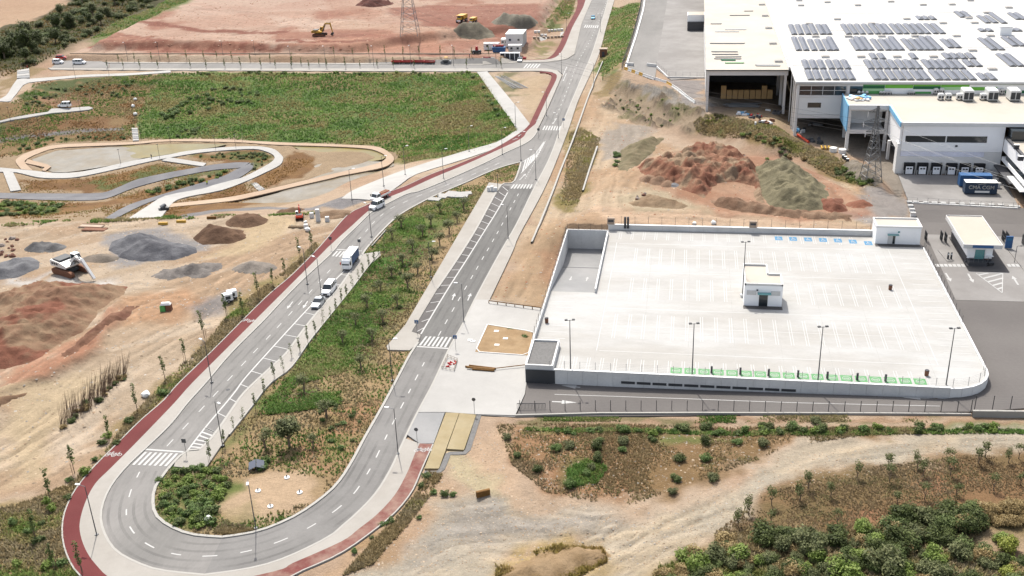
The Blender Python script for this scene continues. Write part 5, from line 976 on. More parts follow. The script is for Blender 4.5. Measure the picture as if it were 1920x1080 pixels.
for nm, m, bx in (('lower_wall', 'slate', (0, 5, .1, 14, 0, 1.6)), ('upper_wall', 'white_cladding', (.02, 5-.02, .12, 13.9, 1.61, 3.9)), ('roof', 'roof_cream', (-1.1, 6.1, -1.4, 15.5, 3.92, 4.55)), ('window', 'teal_glass', (1.6, 3.4, .02, .1, 1.0, 3.0)), ('wall_pier', 'white_cladding', (.1, 1.5, -.12, .09, 1.2, 3.88)), ('wall_pier', 'white_cladding', (3.5, 4.9, -.12, .09, 1.2, 3.88)), ('plinth', 'asphalt_bay', (-.3, 7.5, -4.2, 14.5, -.03, .08)), ('platform', 'slate', (.2, 3.8, -1.6, .05, .082, .9))):
    mb = MB(); mb.box(*bx, bottom=True); mb.build(nm, M[m], gh)
for bx in ((-1.2, 6.2, -1.55, -1.42, 3.9, 4.75), (-1.2, 6.2, 15.52, 15.65, 3.9, 4.75), (-1.25, -1.12, -1.4, 15.5, 3.9, 4.75), (6.12, 6.25, -1.4, 15.5, 3.9, 4.75)): mb = MB(); mb.box(*bx, bottom=True); mb.build('fascia', M['wall_concrete'], gh)
mb = MB(); mb.box(.5, 4.5, -1.6, -1.56, 4.05, 4.6); mb.build('sign_panel', M['cont_blue'], gh)
for x in (.2, 1.1, 2, 2.9, 3.8): mb = MB(); mb.tube((x, -1.6, .9), (x, -1.6, 1.9), .03, n=4); mb.build('baluster', M['galv'], gh)
mb = MB(); mb.tube((.2, -1.6, 1.9), (3.8, -1.6, 1.9), .03, n=4); mb.tube((.2, -1.6, 1.9), (-1.2, -2.4, 1.0), .03, n=4); mb.build('handrail', M['galv'], gh)
# ================================================================ vegetation
M['leaf'] = attr_mat('leaf', var=0.0, bump=0, rough=.6, trans=.35); M['grass'] = attr_mat('grass', var=0.0, bump=0, rough=.8, trans=.3)
def uplift(m, k):
    t = m.node_tree; N, L = t.nodes, t.links; g = N.new('ShaderNodeNewGeometry'); a = N.new('ShaderNodeVectorMath'); a.operation = 'SCALE'; a.inputs['Scale'].default_value = 1-k; L.new(g.outputs['Normal'], a.inputs[0])
    b = N.new('ShaderNodeVectorMath'); b.operation = 'ADD'; b.inputs[1].default_value = (0, 0, k); L.new(a.outputs[0], b.inputs[0]); c = N.new('ShaderNodeVectorMath'); c.operation = 'NORMALIZE'; L.new(b.outputs[0], c.inputs[0])
    for n in N:
        if n.type == 'BSDF_PRINCIPLED': L.new(c.outputs[0], n.inputs['Normal'])
uplift(M['grass'], .75); uplift(M['leaf'], .4)
C_('bark', (.16, .12, .085), rough=.9, var=.2, scale=3); C_('stake', C(176, 150, 118), rough=.9)
rg = np.random.RandomState(5)
def leaf_mesh(name, blobs, n, size, cols, flat_=.5):
    """leaf clumps spread through ellipsoids (x, y, z, rx, ry, rz); denser towards the skin, gaps between"""
    bl = np.array(blobs, float); wgt = bl[:, 3]*bl[:, 4]*bl[:, 5]; k = rg.choice(len(bl), n, p=wgt/wgt.sum()); b = bl[k]
    d = rg.normal(size=(n, 3)); d /= np.linalg.norm(d, axis=1)[:, None]; r = rg.rand(n)**.38; c = b[:, :3]+d*r[:, None]*b[:, 3:]
    c[:, 2] = np.maximum(c[:, 2], .05)
    nrm = d*.9+rg.normal(size=(n, 3))*.6+np.array([0, 0, .5]); nrm /= np.linalg.norm(nrm, axis=1)[:, None]
    t = np.cross(nrm, rg.normal(size=(n, 3))); t /= np.linalg.norm(t, axis=1)[:, None]; u = np.cross(nrm, t)
    s = (size*(.6+.8*rg.rand(n)))[:, None]; V = np.stack([c-t*s, c+u*s*flat_, c+t*s, c-u*s*flat_], 1).reshape(-1, 3)
    F = np.arange(4*n).reshape(n, 4); C0 = np.array([C(*q) for q in cols]); lump = fbm(c[:, 0]+c[:, 2], c[:, 1]+3*c[:, 2], .9, 2)
    cc = C0[np.clip(((lump-.2)/.6*len(C0)+rg.normal(size=n)*.5).astype(int), 0, len(C0)-1)]*(.75+.5*rg.rand(n))[:, None]
    A = np.repeat(np.concatenate([cc, np.ones((n, 1))], 1), 4, 0); return npmesh(name, V, F, M['leaf'], {'Col': A})
def lobes(n, w, h, z0=.0): return [(rg.uniform(-w, w)*.45, rg.uniform(-w, w)*.45, z0+h*rg.uniform(.35, .65), w*rg.uniform(.35, .6), w*rg.uniform(.35, .6), h*rg.uniform(.3, .42)) for _ in range(n)]
K = dict(shrub=[(92, 108, 62), (116, 132, 78), (142, 156, 98)], bright=[(116, 140, 60), (142, 164, 80), (166, 184, 104)], olive=[(102, 110, 72), (126, 132, 90), (150, 154, 108)], dark=[(76, 88, 48), (94, 106, 58), (118, 130, 76)], yellow=[(142, 150, 66), (166, 174, 80), (186, 192, 104)], dry=[(156, 134, 90), (182, 158, 110), (204, 182, 134)], castor=[(96, 120, 64), (118, 144, 80), (144, 168, 102)], sap=[(92, 110, 60), (116, 134, 74), (142, 156, 92)])
for k_ in K: K[k_] = [tuple(min(255, v*1.22) for v in c) for c in K[k_]]
BUSH = {k: [leaf_mesh('foliage', lobes(6, 1.0, 1.1), 380, .135, K[k]) for _ in range(3)] for k in K}
BUSHL = {k: [leaf_mesh('foliage', lobes(9, 1.05, 1.3), 1500, .085, K[k]) for _ in range(2)] for k in ('olive', 'dark', 'shrub', 'bright', 'dry', 'yellow', 'castor')}
def trunk_mesh(h, r, forks, spread):
    mb = MB(); mb.tube((0, 0, -.2), (.05*h, .02*h, h*.55), r, r*.7, 6)
    for i in range(forks):
        a = 2*math.pi*i/forks+.5; mb.tube((.05*h, .02*h, h*.5), (spread*math.cos(a), spread*math.sin(a), h), r*.6, r*.25, 5)
    return mb.mesh('trunk', M['bark'])
def tree_proto(name, tm, cm, extra=None):
    e = empty(name, (0, -500, 0)); link('trunk', tm, e); link('crown', cm, e)
    if extra: link('stake', extra, e)
    return learn(e)
sapl = []
for i in range(3):
    h = (4.2, 4.6, 3.9)[i]; bl = [(rg.uniform(-.12, .12), rg.uniform(-.12, .12), z, .30+.12*math.sin(z*3+i), .30, .32) for z in np.arange(h*.36, h-.2, .42)]
    mb = MB(); mb.tube((0, 0, -.2), (.04, .03, h*.95), .05, .015, 5); [mb.tube((.01, .01, z), (.3*math.cos(z*5), .3*math.sin(z*5), z+.35), .015, .006, 3) for z in np.arange(h*.4, h*.85, .4)]
    st = MB(); st.tube((.28, .05, -.1), (.28, .05, 1.5), .03, n=4); sapl.append(tree_proto('sapling', mb.mesh('trunk', M['bark']), leaf_mesh('crown', bl, 170, .13, K['sap']), st.mesh('stake', M['stake'])))
thin = []
for i in range(2):
    mb = MB(); mb.tube((0, 0, -.2), (.05, .03, 3.9), .045, .012, 5); [mb.tube((.01, .01, z), (.5*math.cos(z*5), .5*math.sin(z*5), z+.7), .018, .006, 3) for z in np.arange(1.2, 3.4, .25)]
    st = MB(); st.tube((.28, .05, -.1), (.28, .05, 1.5), .03, n=4); bl = [(rg.uniform(-.25, .25), rg.uniform(-.25, .25), z, .34, .34, .3) for z in np.arange(1.5, 3.9, .5)]; thin.append(tree_proto('sapling', mb.mesh('trunk', M['bark']), leaf_mesh('crown', bl, 80, .11, K['sap']), st.mesh('stake', M['stake'])))
oliv = []
for i in range(3): oliv.append(tree_proto('olive_tree', trunk_mesh(1.5, .14, 3, .5), leaf_mesh('crown', [(rg.uniform(-.5, .5), rg.uniform(-.5, .5), 1.7+rg.uniform(-.25, .3), .6, .6, .45) for _ in range(6)], 420, .10, K['olive'])))
tuft_o = [tree_proto('young_olive_tree', trunk_mesh(1.1, .06, 3, .3), leaf_mesh('crown', [(rg.uniform(-.3, .3), rg.uniform(-.3, .3), 1.35+rg.uniform(-.3, .4), .38, .38, .35) for _ in range(5)], 230, .09, [(120, 128, 78), (140, 150, 92), (160, 166, 110)])) for _ in range(3)]
bigt = [tree_proto('tree', trunk_mesh(2.6, .22, 4, 1.2), leaf_mesh('crown', lobes(13, 2.2, 3.6, 1.3), 1500, .2, K[k])) for k in ('dark', 'olive')]
used_p = set()
def put(proto, p, rz=None, sc=1.0, label=None, cat=None, group=None, sink=0):
    rz = random.uniform(0, 6.28) if rz is None else rz; p = Vector(p); p.z -= sink
    if proto.name not in used_p:
        used_p.add(proto.name); o = proto; o.location = p; o.rotation_euler = (0, 0, rz); o.scale = (sc,)*3
    else: o = copy_tree(proto, p, rz, sc=sc)
    o['label'] = label; o['category'] = cat
    if group: o['group'] = group
    return o
REG = []
def px_(p): d = Vector(p)-Vector((0, 0, CAM_H)); return d.dot(_r)/d.dot(_f)
def bush(k, p, s, label, group=None, big=False, name='bush', zs=None, fix=True):
    me = random.choice((BUSHL if big and k in BUSHL else BUSH)[k])
    REG.append((s/(Vector(p)-Vector((0, 0, CAM_H))).length, me, Vector(p)-Vector((0, 0, .06*s)), random.uniform(0, 6.28), (s, s*random.uniform(.85, 1.15), s*(zs or random.uniform(.7, 1.1))), label, group, fix))
# rows of saplings
V1 = [(585, 470), (563, 487), (535, 517), (512, 537), (485, 557), (455, 590), (425, 595), (383, 633), (348, 673), (310, 713), (258, 773), (205, 820), (140, 887), (95, 940), (66, 1010), (103, 1070), (155, 1079)]
for i, q in enumerate(V1): put(sapl[i % 3], gp(*q), sc=random.uniform(1.1, 1.35), label='slender sapling, %s from the top crossing in the verge beside the red path' % ORD[i], cat='tree', group='saplings beside the red cycle path')
V2 = [(720, 470), (711, 485), (702, 496), (693, 506), (682, 521), (673, 533), (662, 546), (651, 560), (641, 571), (630, 586), (621, 601), (607, 613), (592, 630), (578, 647), (563, 664), (547, 675), (532, 703), (515, 714), (497, 747), (480, 770), (458, 797), (440, 813), (422, 838), (395, 870)]
for i, q in enumerate(V2): put((thin+sapl)[i % 5], gp(*q), sc=random.uniform(.82, 1.0), label='thin sapling, %s from the truck end on the pavement beside the bays' % ORD[i], cat='tree', group='saplings beside the west bays')
for i, x in enumerate((223, 253, 285, 317, 351, 383, 408, 436, 470, 507, 547, 564, 598, 628, 663, 693, 723, 757, 787, 826, 853, 885, 917)): put(sapl[i % 3], gp(x, 117.5), sc=random.uniform(.9, 1.15), label='street sapling, %s from the west along the north side of the upper street' % ORD[i], cat='tree', group='saplings north of the upper street')
for i, x in enumerate((202, 232, 263, 297, 358, 387, 422, 452, 490, 517, 547, 580, 613, 648, 675, 708, 738, 777, 875, 940)): put(sapl[i % 3], gp(x, 129.6), sc=random.uniform(.95, 1.2), label='street sapling, %s from the west along the south side of the upper street' % ORD[i], cat='tree', group='saplings south of the upper street')
OL = [(870, 393), (825, 397), (857, 417), (808, 422), (752, 427), (842, 438), (792, 443), (735, 448), (825, 460), (773, 470), (810, 488), (755, 495), (783, 513), (735, 518), (765, 540), (713, 545), (745, 573), (688, 577), (718, 605), (667, 610), (698, 640), (643, 643), (677, 690), (570, 733), (612, 783), (587, 840), (498, 840)]
for i, q in enumerate(OL): put(oliv[i % 3], gp(*q), sc=random.uniform(1.15, 1.6), label='small rounded olive tree, %s from the top end of the grassy median' % ORD[i], cat='tree', group='olive trees on the median')
put(bigt[1], gp(543, 838), sc=1.15, label='large spreading grey green olive tree near the bottom of the median', cat='tree')
OR_ = [(1848, 858), (1910, 860), (1890, 868), (1835, 870), (1777, 870), (1719, 877), (1666, 880), (1781, 892), (1730, 893), (1606, 898), (1667, 903), (1913, 910), (1516, 917), (1862, 920), (1793, 930), (1558, 933), (1733, 937), (1499, 940), (1682, 947), (1447, 947), (1403, 965), (1445, 983), (1570, 983), (1383, 987)]
for i, q in enumerate(OR_): put(tuft_o[i % 3], gp(*q), sc=random.uniform(1.2, 1.6), label='young olive tree, %s counting down from the gravel bend in the brown grove' % ORD[i], cat='tree', group='young olive trees in the brown grove')
HS = [(950, 823), (970, 857), (1010, 883), (1043, 845), (1067, 840), (1125, 830), (1117, 840), (1168, 810), (1167, 830), (1223, 827), (1272, 803), (1068, 913), (1110, 880), (1267, 902), (1272, 863), (1167, 847), (1260, 925), (1323, 803), (1323, 832), (1382, 832), (1433, 835), (1430, 800), (1443, 802), (1487, 803), (1530, 792), (1543, 805), (1583, 805), (1322, 863), (1338, 900), (1283, 807), (1120, 862), (1100, 890)]
for i, q in enumerate(HS): bush(('olive', 'shrub', 'dark', 'castor')[i % 4], gp(*q), random.uniform(.75, 1.25), '%s bush, %s across the brown hill below the lane fence' % (('grey green', 'mid green', 'dark green', 'broad leaved')[i % 4], ORD[i]), 'bushes on the brown hill', True)
def inside(px, n, dmin=0.0, noise=None, pts=None):
    """n random ground points inside a pixel outline"""
    P = G(px) if pts is None else pts; a = np.array(P); out = np.zeros((0, 2)); lo, hi = a.min(0), a.max(0)
    for _ in range(40):
        q = lo+(hi-lo)*rg.rand(max(200, n), 2); k = sdist(P, q[:, 0], q[:, 1]) < -dmin
        if noise: k &= noise(q[:, 0], q[:, 1])
        out = np.concatenate([out, q[k]])
        if len(out) >= n: break
    out = out[:n]; return np.stack([out[:, 0], out[:, 1], hg(out[:, 0], out[:, 1])], 1)
def thicket(px, n, kinds, smin, smax, where, group, big=True, noise=None):
    for p in inside(px, n, noise=noise):
        k = random.choice(kinds); s = random.uniform(smin, smax); w = {'dark': 'dark green', 'olive': 'grey green', 'shrub': 'mid green', 'bright': 'bright green', 'yellow': 'yellow green', 'dry': 'straw coloured', 'castor': 'broad leaved green', 'sap': 'pale green'}[k]
        bush(k, p, s, '%s%s bushes %s' % ('large ' if s > (smin+smax)/2 else '', w, where), group, big, fix=False)
MU = [(1235, 1062), (1300, 1045), (1345, 1032), (1405, 990), (1440, 1005), (1500, 1010), (1560, 1000), (1680, 985), (1760, 968), (1830, 965), (1850, 1000), (1800, 1030), (1850, 1040), (1920, 1060), (1960, 1120), (1200, 1130)]
thicket(MU, 190, ('dark', 'dark', 'shrub', 'olive', 'olive', 'bright', 'dry', 'dry'), .7, 1.9, 'from the left in the bottom right thicket', 'bushes in the bottom right thicket')
thicket([(1675, 975), (1760, 962), (1830, 960), (1840, 1000), (1780, 1030), (1660, 1020)], 40, ('dark', 'dark', 'shrub'), 1.2, 2.1, 'from the left in the densest thicket part', 'bushes in the bottom right thicket')
for (x, y, k, s) in ((1425, 1012, 'dark', 2.1), (1515, 1020, 'olive', 2.2), (1660, 1068, 'olive', 2.5), (1580, 1085, 'bright', 2.4), (1755, 1050, 'bright', 1.8), (1380, 1048, 'bright', 2.0), (1890, 1035, 'yellow', 1.7), (1873, 1015, 'bright', 1.4), (1895, 1082, 'yellow', 1.5)): bush(k, gp(x, y), s, '%s rounded bush standing out at %s of the bottom right thicket' % ({'dark': 'dark', 'olive': 'grey green', 'bright': 'bright green', 'yellow': 'yellow green'}[k], {1425: 'the upper left corner', 1515: 'the open middle', 1660: 'the bottom edge', 1580: 'the lowest edge', 1755: 'the right part', 1380: 'the far left', 1890: 'the earth bank', 1873: 'the earth bank top', 1895: 'the bottom right corner'}[x]), 'bushes in the bottom right thicket', True)
thicket([(1790, 980), (1850, 958), (1905, 950), (1960, 955), (1960, 985), (1880, 985), (1820, 1000)], 46, ('dry',), .9, 1.5, 'from the left in the reed arc', 'straw coloured reeds')
thicket([(-40, 160), (-40, 90), (20, 78), (70, 55), (130, 20), (160, -20), (330, -20), (300, 12), (230, 42), (165, 70), (110, 98), (70, 120), (30, 135)], 150, ('dark', 'olive', 'dark', 'shrub', 'olive'), 1.6, 3.4, 'from the left on the wooded slope', 'bushes on the wooded slope')
for i, p in enumerate(sorted(inside([(-30, 140), (-30, 95), (60, 62), (120, 30), (150, -10), (260, -10), (230, 38), (160, 68), (90, 105), (40, 130)], 26), key=lambda p: px_(p))): put(bigt[i % 2], p, sc=random.uniform(1.1, 1.9), label='%s %s tree from the left standing over the wooded slope' % (ORD[i//2], ('dark green', 'grey green')[i % 2]), cat='tree', group='trees on the wooded slope')
for i, (x, y, s) in enumerate(((0, 110, 1.8), (20, 102, 1.8), (48, 95, 2.3), (70, 92, 1.9), (105, 82, 1.6))): put(bigt[0], gp(x, y), sc=s, label='%s tall dark tree from the left at the left end of the wooded slope' % ORD[i], cat='tree', group='tall trees at the left end of the wood')
thicket([(298, 890), (330, 880), (400, 878), (436, 908), (405, 950), (380, 990), (330, 985), (300, 950)], 70, ('bright', 'shrub', 'bright', 'castor'), .6, 1.2, 'from the left at the median tip', 'bushes at the tip of the median', False)
thicket([(360, 955), (405, 940), (400, 985), (350, 998), (330, 985)], 22, ('castor', 'shrub'), .9, 1.4, 'from the left beside the white sack', 'bushes at the tip of the median', False)
for i, q in enumerate([(217, 834), (177, 865), (160, 888), (128, 935), (130, 903), (88, 943), (73, 1017), (115, 1060), (90, 1063), (80, 983), (307, 740), (200, 820), (240, 793), (25, 983), (100, 957), (193, 833), (55, 1000), (30, 1060)]): bush(('shrub', 'castor', 'bright')[i % 3], gp(*q), random.uniform(.7, 1.35), 'leafy green bush, %s along the verge outside the red cycle bend' % ORD[i], 'bushes outside the red cycle bend', False)
for i, q in enumerate([(665, 1036), (698, 1009), (716, 986), (735, 978), (785, 972), (800, 893), (812, 925), (835, 930), (850, 930), (790, 913), (726, 983)]): bush(('castor', 'shrub')[i % 2], gp(*q), random.uniform(.5, 1.0), 'low green weed clump, %s along the dirt side of the dusty cycle path' % ORD[i], 'weeds beside the dusty cycle path', False)
for i, q in enumerate([(887, 147), (907, 167), (913, 182), (918, 191), (923, 197), (930, 208), (935, 218)]): bush('castor', gp(*q), 1.3, 'dark round shrub, %s down beside the diagonal concrete path' % ORD[i], 'shrubs beside the diagonal path', False)
thicket([(330, 200), (400, 165), (490, 170), (490, 192), (440, 200), (350, 215)], 45, ('castor', 'shrub'), .8, 1.5, 'from the left in the dark bank clump', 'shrubs on the green bank', False)
thicket([(300, 215), (335, 198), (340, 215), (312, 228)], 12, ('castor',), 1.1, 1.7, 'from the left in the leafy bank clump', 'shrubs on the green bank', False)
thicket([(330, 245), (375, 240), (370, 258), (320, 258)], 14, ('castor', 'shrub'), .8, 1.3, 'from the left above the peach path', 'shrubs on the green bank', False)
thicket([(325, 136), (885, 136), (885, 141), (325, 141)], 46, ('shrub', 'castor', 'bright'), .6, 1.2, 'from the left along the bank top', 'shrubs at the top of the bank', False)
thicket([(0, 382), (112, 384), (118, 393), (90, 400), (0, 404)], 55, ('shrub', 'castor', 'bright'), .8, 1.5, 'from the left in the clump beside the basin', 'bushes left of the basin', False)
thicket([(265, 360), (330, 345), (430, 320), (428, 328), (350, 350), (285, 366)], 36, ('castor', 'shrub', 'bright'), .7, 1.3, 'from the left between the gravel tracks', 'bushes between the gravel tracks', False)
thicket([(350, 292), (470, 284), (505, 292), (495, 310), (470, 322), (465, 312), (480, 300), (380, 296)], 50, ('shrub', 'castor', 'olive'), .5, 1.0, 'from the left inside the white bend', 'bushes inside the white bend', False)
thicket([(60, 262), (90, 255), (240, 255), (240, 262), (120, 264), (70, 275), (20, 290)], 30, ('castor', 'shrub'), .6, 1.2, 'from the left on the brown terrace', 'bushes on the brown terrace', False)
thicket([(40, 200), (90, 168), (200, 150), (260, 155), (250, 190), (210, 185), (120, 172), (70, 208)], 70, ('castor', 'shrub', 'olive'), .5, 1.1, 'from the left on the left bank', 'bushes on the left bank', False)
thicket([(1000, 806), (1900, 802), (1920, 812), (1500, 815), (1000, 812)], 60, ('bright', 'shrub', 'castor'), .5, 1.1, 'from the left along the pale strip', 'weeds along the pale strip', False)
thicket([(1640, 345), (1620, 352), (1590, 340), (1560, 318), (1580, 315), (1625, 330)], 20, ('bright', 'shrub'), .8, 1.3, 'from the left under the pylon', 'bushes under the pylon', False)
thicket([(1380, 248), (1430, 258), (1520, 300), (1490, 305), (1390, 268)], 26, ('shrub', 'bright', 'dry'), .6, 1.2, 'from the left on the warehouse embankment', 'bushes on the warehouse embankment', False)
thicket([(1150, 165), (1290, 200), (1270, 240), (1200, 225), (1150, 190)], 34, ('shrub', 'olive', 'bright'), .4, .9, 'from the left on the rock cut', 'bushes on the rock cut', False)
thicket([(1150, 292), (1165, 280), (1160, 315), (1150, 316)], 9, ('bright', 'castor'), .6, 1.1, 'from the left at the spoil slope', 'bushes at the spoil slope', False)
thicket([(1200, 300), (1450, 300), (1420, 350), (1250, 330)], 16, ('castor', 'bright'), .4, .8, 'from the left on the red spoil', 'bushes from the left on the red spoil', False)
thicket([(640, 600), (760, 470), (830, 400), (880, 370), (850, 430), (720, 640), (650, 690)], 60, ('bright', 'shrub', 'olive'), .35, .75, 'from the left on the upper median', 'weeds on the upper median', False)
thicket([(590, 760), (640, 750), (690, 790), (650, 850), (600, 830)], 16, ('shrub', 'castor'), .5, .9, 'from the left on the red soil median', 'weeds on the red soil median', False)
thicket([(470, 870), (500, 862), (505, 880), (470, 885)], 5, ('castor',), .9, 1.2, 'from the left by the solar panel', 'weeds by the median solar panel', False)
for x, y in ((957, 621), (984, 636)): bush('castor', gp(x, y), .95, 'round green shrub in the bare plaza plot, %s the car park wall' % ('farther from' if x < 970 else 'nearer to'), 'shrubs in the plaza plot', False)
# tall dry canes by the yard
p0 = gp(180, 740); mb = MB()
for p in inside([(108, 795), (140, 765), (200, 712), (240, 690), (235, 705), (180, 760), (115, 800)], 240):
    a = rg.uniform(-.4, 1.6); h = rg.uniform(2, 4.6); mb.tube(Vector(p), Vector(p)+Vector((.5*h*math.cos(a)*rg.rand(), .5*h*math.sin(a)*rg.rand(), h)), .05, .01, 3, False)
C_('cane', C(170, 142, 120), rough=.9, var=.2, scale=2); tag(mb.build('cane_clump', M['cane']), 'long clump of dry brown canes leaning beside the sandy yard', 'reeds', None, 'stuff')
thicket([(110, 797), (160, 755), (230, 700), (236, 708), (180, 762), (118, 802)], 26, ('shrub', 'olive', 'dry'), .5, 1.0, 'from the left under the canes', 'bushes under the dry canes', False)
# the 300 bushes that show largest are objects; the rest of each stand is one mass
REG.sort(key=lambda r: -r[0]); byl = {}
for r in REG[:296]: byl.setdefault((r[5], r[6], r[7]), []).append(r)
for (lb, gr, fx_), rs in byl.items():
    for i, r in enumerate(sorted(rs, key=lambda r: px_(r[2]))):
        o = link('bush', r[1], None, r[2], r[3], r[4]); tag(o, lb if fx_ else '%s of the %s' % (ORD[i], lb), 'bush', gr)
rest = {}
for r in REG[296:]: rest.setdefault(r[6], []).append(r)
for gr, rs in rest.items():
    Vs, As = [], []
    for r in rs:
        me = r[1]; n = len(me.vertices); v = np.empty(n*3, np.float32); me.vertices.foreach_get('co', v); a = np.empty(n*4, np.float32); me.color_attributes['Col'].data.foreach_get('color', a); v = v.reshape(-1, 3)*np.array(r[4]); c, s = math.cos(r[3]), math.sin(r[3])
        Vs.append(np.stack([v[:, 0]*c-v[:, 1]*s+r[2].x, v[:, 0]*s+v[:, 1]*c+r[2].y, v[:, 2]+r[2].z], 1)); As.append(a.reshape(-1, 4))
    V = np.concatenate(Vs); tag(link('undergrowth', npmesh('undergrowth', V, np.arange(len(V)).reshape(-1, 4), M['leaf'], {'Col': np.concatenate(As)})), 'the smaller '+gr, 'undergrowth', None, 'stuff')
# ---------------------------------------------------------------- grass and weeds as masses
EXCL = [G(GT1), G(GT2)]; BARE = G([(440, 900), (500, 880), (610, 900), (600, 935), (520, 960), (440, 985), (405, 960), (425, 920)])
EXCL.append(BARE)
def tufts(name, px, n, h, w, cols, label, noise=None, blades=4, pts=None):
    P = inside(px, int(n*.7), noise=noise, pts=pts); P = P[np.all([sdist_c(q, P[:, 0], P[:, 1], 3) > .1 for q in EXCL], 0)]; n = len(P); h *= .72; w *= .8
    if not n: return
    k = blades; base = np.repeat(P, k, 0); a = rg.rand(n*k)*2*np.pi; hh = h*(.5+.8*rg.rand(n*k)); ww = w*(.6+.8*rg.rand(n*k)); tilt = rg.rand(n*k)*.9
    off = np.stack([np.cos(a), np.sin(a)], 1); per = np.stack([-np.sin(a), np.cos(a)], 1)
    v0 = base.copy(); v1 = base.copy(); v2 = base.copy(); v0[:, :2] += per*ww[:, None]+off*w*.3; v1[:, :2] += off*w*.3-per*ww[:, None]; v2[:, :2] += off*(tilt*hh*1.3+w*.3)[:, None]; v2[:, 2] += hh; v0[:, 2] -= .06; v1[:, 2] -= .06
    V = np.stack([v0, v1, v2], 1).reshape(-1, 3); F = np.arange(3*n*k).reshape(-1, 3); C0 = np.array([C(*[(v*.86+sum(q)/3*.14)*min(1.42, 226/max(q)) for v in q]) for q in cols])
    sel = np.clip((fbm(P[:, 0], P[:, 1]*1.7, 9)-.25)/.5*len(C0)+rg.normal(size=n)*.4, 0, len(C0)-.01).astype(int); cc = C0[sel]*(.86+.28*rg.rand(n))[:, None]
    A = np.repeat(np.concatenate([cc, np.ones((n, 1))], 1), 3*k, 0); tag(link(name, npmesh(name, V, F, M['grass'], {'Col': A})), label, 'grass', None, 'stuff')
GR = [(90, 128, 54), (106, 144, 62), (126, 160, 74), (156, 160, 96)]; GM = [(90, 128, 52), (124, 146, 68), (172, 162, 104), (196, 176, 124)]; GD = [(182, 158, 108), (200, 176, 126), (212, 192, 146), (164, 154, 96)]
nz = lambda t, s=12, ox=0: (lambda x, y: fbm(x+ox, y, s)+(rg.rand(*np.shape(x))-.5)*.22 > t+.02)
tufts('grass', [(322, 137), (905, 137), (945, 203), (976, 244), (940, 276), (760, 306), (742, 288), (700, 272), (600, 268), (420, 260), (265, 261), (256, 230), (275, 175)], 30000, .75, .26, GR+[(150, 140, 84)], 'dense green grass covering the bank below the upper street')
tufts('grass', [(905, 138), (950, 203), (978, 246), (760, 308), (750, 288), (800, 240)], 7000, .6, .2, GM, 'mixed dry and green grass on the triangular end of the bank')
tufts('grass', [(-60, 215), (0, 192), (40, 186), (63, 156), (150, 148), (322, 138), (275, 175), (256, 230), (250, 262), (100, 268), (30, 292), (-60, 310)], 12000, .55, .22, GM+[(160, 120, 76)], 'patchy dry grass on the left bank round the concrete paths', nz(.42))
tufts('grass', ISL_R+ISL_L, 26000, .42, .16, GD+GM, 'dry and green grass covering the long median', nz(.36, 10))
tufts('grass', [(700, 470), (640, 560), (560, 680), (480, 780), (400, 870), (430, 880), (560, 720), (640, 700), (700, 640), (760, 520), (800, 430), (790, 400), (740, 420)], 13000, .5, .17, GR, 'bright green weeds on the west side of the median', nz(.40, 8))
tufts('grass', [(505, 745), (640, 735), (640, 758), (560, 772), (500, 778)], 2500, .5, .18, [(96, 132, 56), (112, 146, 64)], 'bright green grass band across the median', nz(.4, 6))
tufts('grass', [(592, 455), (545, 500), (490, 540), (420, 600), (385, 645), (330, 690), (285, 740), (235, 790), (195, 850), (130, 905), (60, 935), (-60, 970), (-60, 1120), (200, 1120), (120, 1013), (120, 977), (143, 917), (210, 840), (330, 722), (398, 657), (495, 560), (598, 465)], 15000, .5, .15, GD+[GM[1]], 'dry grass verge outside the red cycle path', nz(.4, 9))
tufts('grass', [(930, 795), (1000, 792), (1500, 800), (1900, 802), (1640, 812), (1480, 835), (1400, 870), (1300, 905), (1180, 945), (1020, 920), (960, 870)], 15000, .32, .13, [(162, 138, 96), (178, 152, 108), (146, 136, 88), (196, 170, 126)], 'low brown grass on the hill below the lane', nz(.42, 8))
tufts('grass', [(1060, 880), (1100, 860), (1140, 874), (1120, 905), (1070, 912)], 1500, .5, .14, GM[:2]+GR[:2], 'green grass patch round a bush on the brown hill')
tufts('grass', [(1430, 928), (1530, 900), (1640, 874), (1800, 854), (1980, 852), (1980, 965), (1800, 975), (1650, 1000), (1420, 1012), (1340, 1030), (1340, 1000)], 15000, .28, .12, [(164, 138, 100), (182, 154, 114), (146, 134, 90), (200, 174, 132)], 'low dry grass over the brown grove', nz(.42, 6))
tufts('grass', MU, 12000, .6, .18, GD+[(120, 126, 60)], 'dry grass between the bushes of the bottom right thicket')
tufts('grass', [(985, 800), (1500, 808), (1960, 806), (1960, 815), (1500, 817), (980, 806)], 5000, .4, .12, GR+GM, 'green strip of weeds along the pale buried path')
tufts('grass', [(965, 788), (1400, 792), (1960, 793), (1960, 779), (1500, 779), (970, 777)], 3500, .3, .1, GM, 'sparse weeds under the lane fence', nz(.5, 6))
tufts('grass', [(930, 1055), (1040, 1018), (1130, 1022), (1140, 1048), (1080, 1078), (930, 1082)], 3500, .5, .14, [(196, 160, 84), (214, 182, 104), (170, 150, 70)], 'straw yellow grass on the dirt knoll at the bottom', nz(.42, 6))
tufts('grass', [(640, 1080), (700, 1015), (740, 975), (780, 925), (805, 885), (830, 890), (800, 940), (760, 990), (700, 1060)], 3000, .45, .13, GD, 'dry grass edging the dusty cycle path', nz(.42, 6))
tufts('grass', [(1128, 90), (1145, 12), (1200, 8), (1172, 115), (1130, 152), (1122, 120)], 5000, .6, .2, GR+GM, 'green grass slope beside the fenced service road')
tufts('grass', [(1015, 50), (1055, 0), (1070, -50), (1088, -50), (1075, 20), (1056, 56), (1000, 55)], 3000, .6, .22, GM, 'grass slope left of the main road at the top', nz(.4))
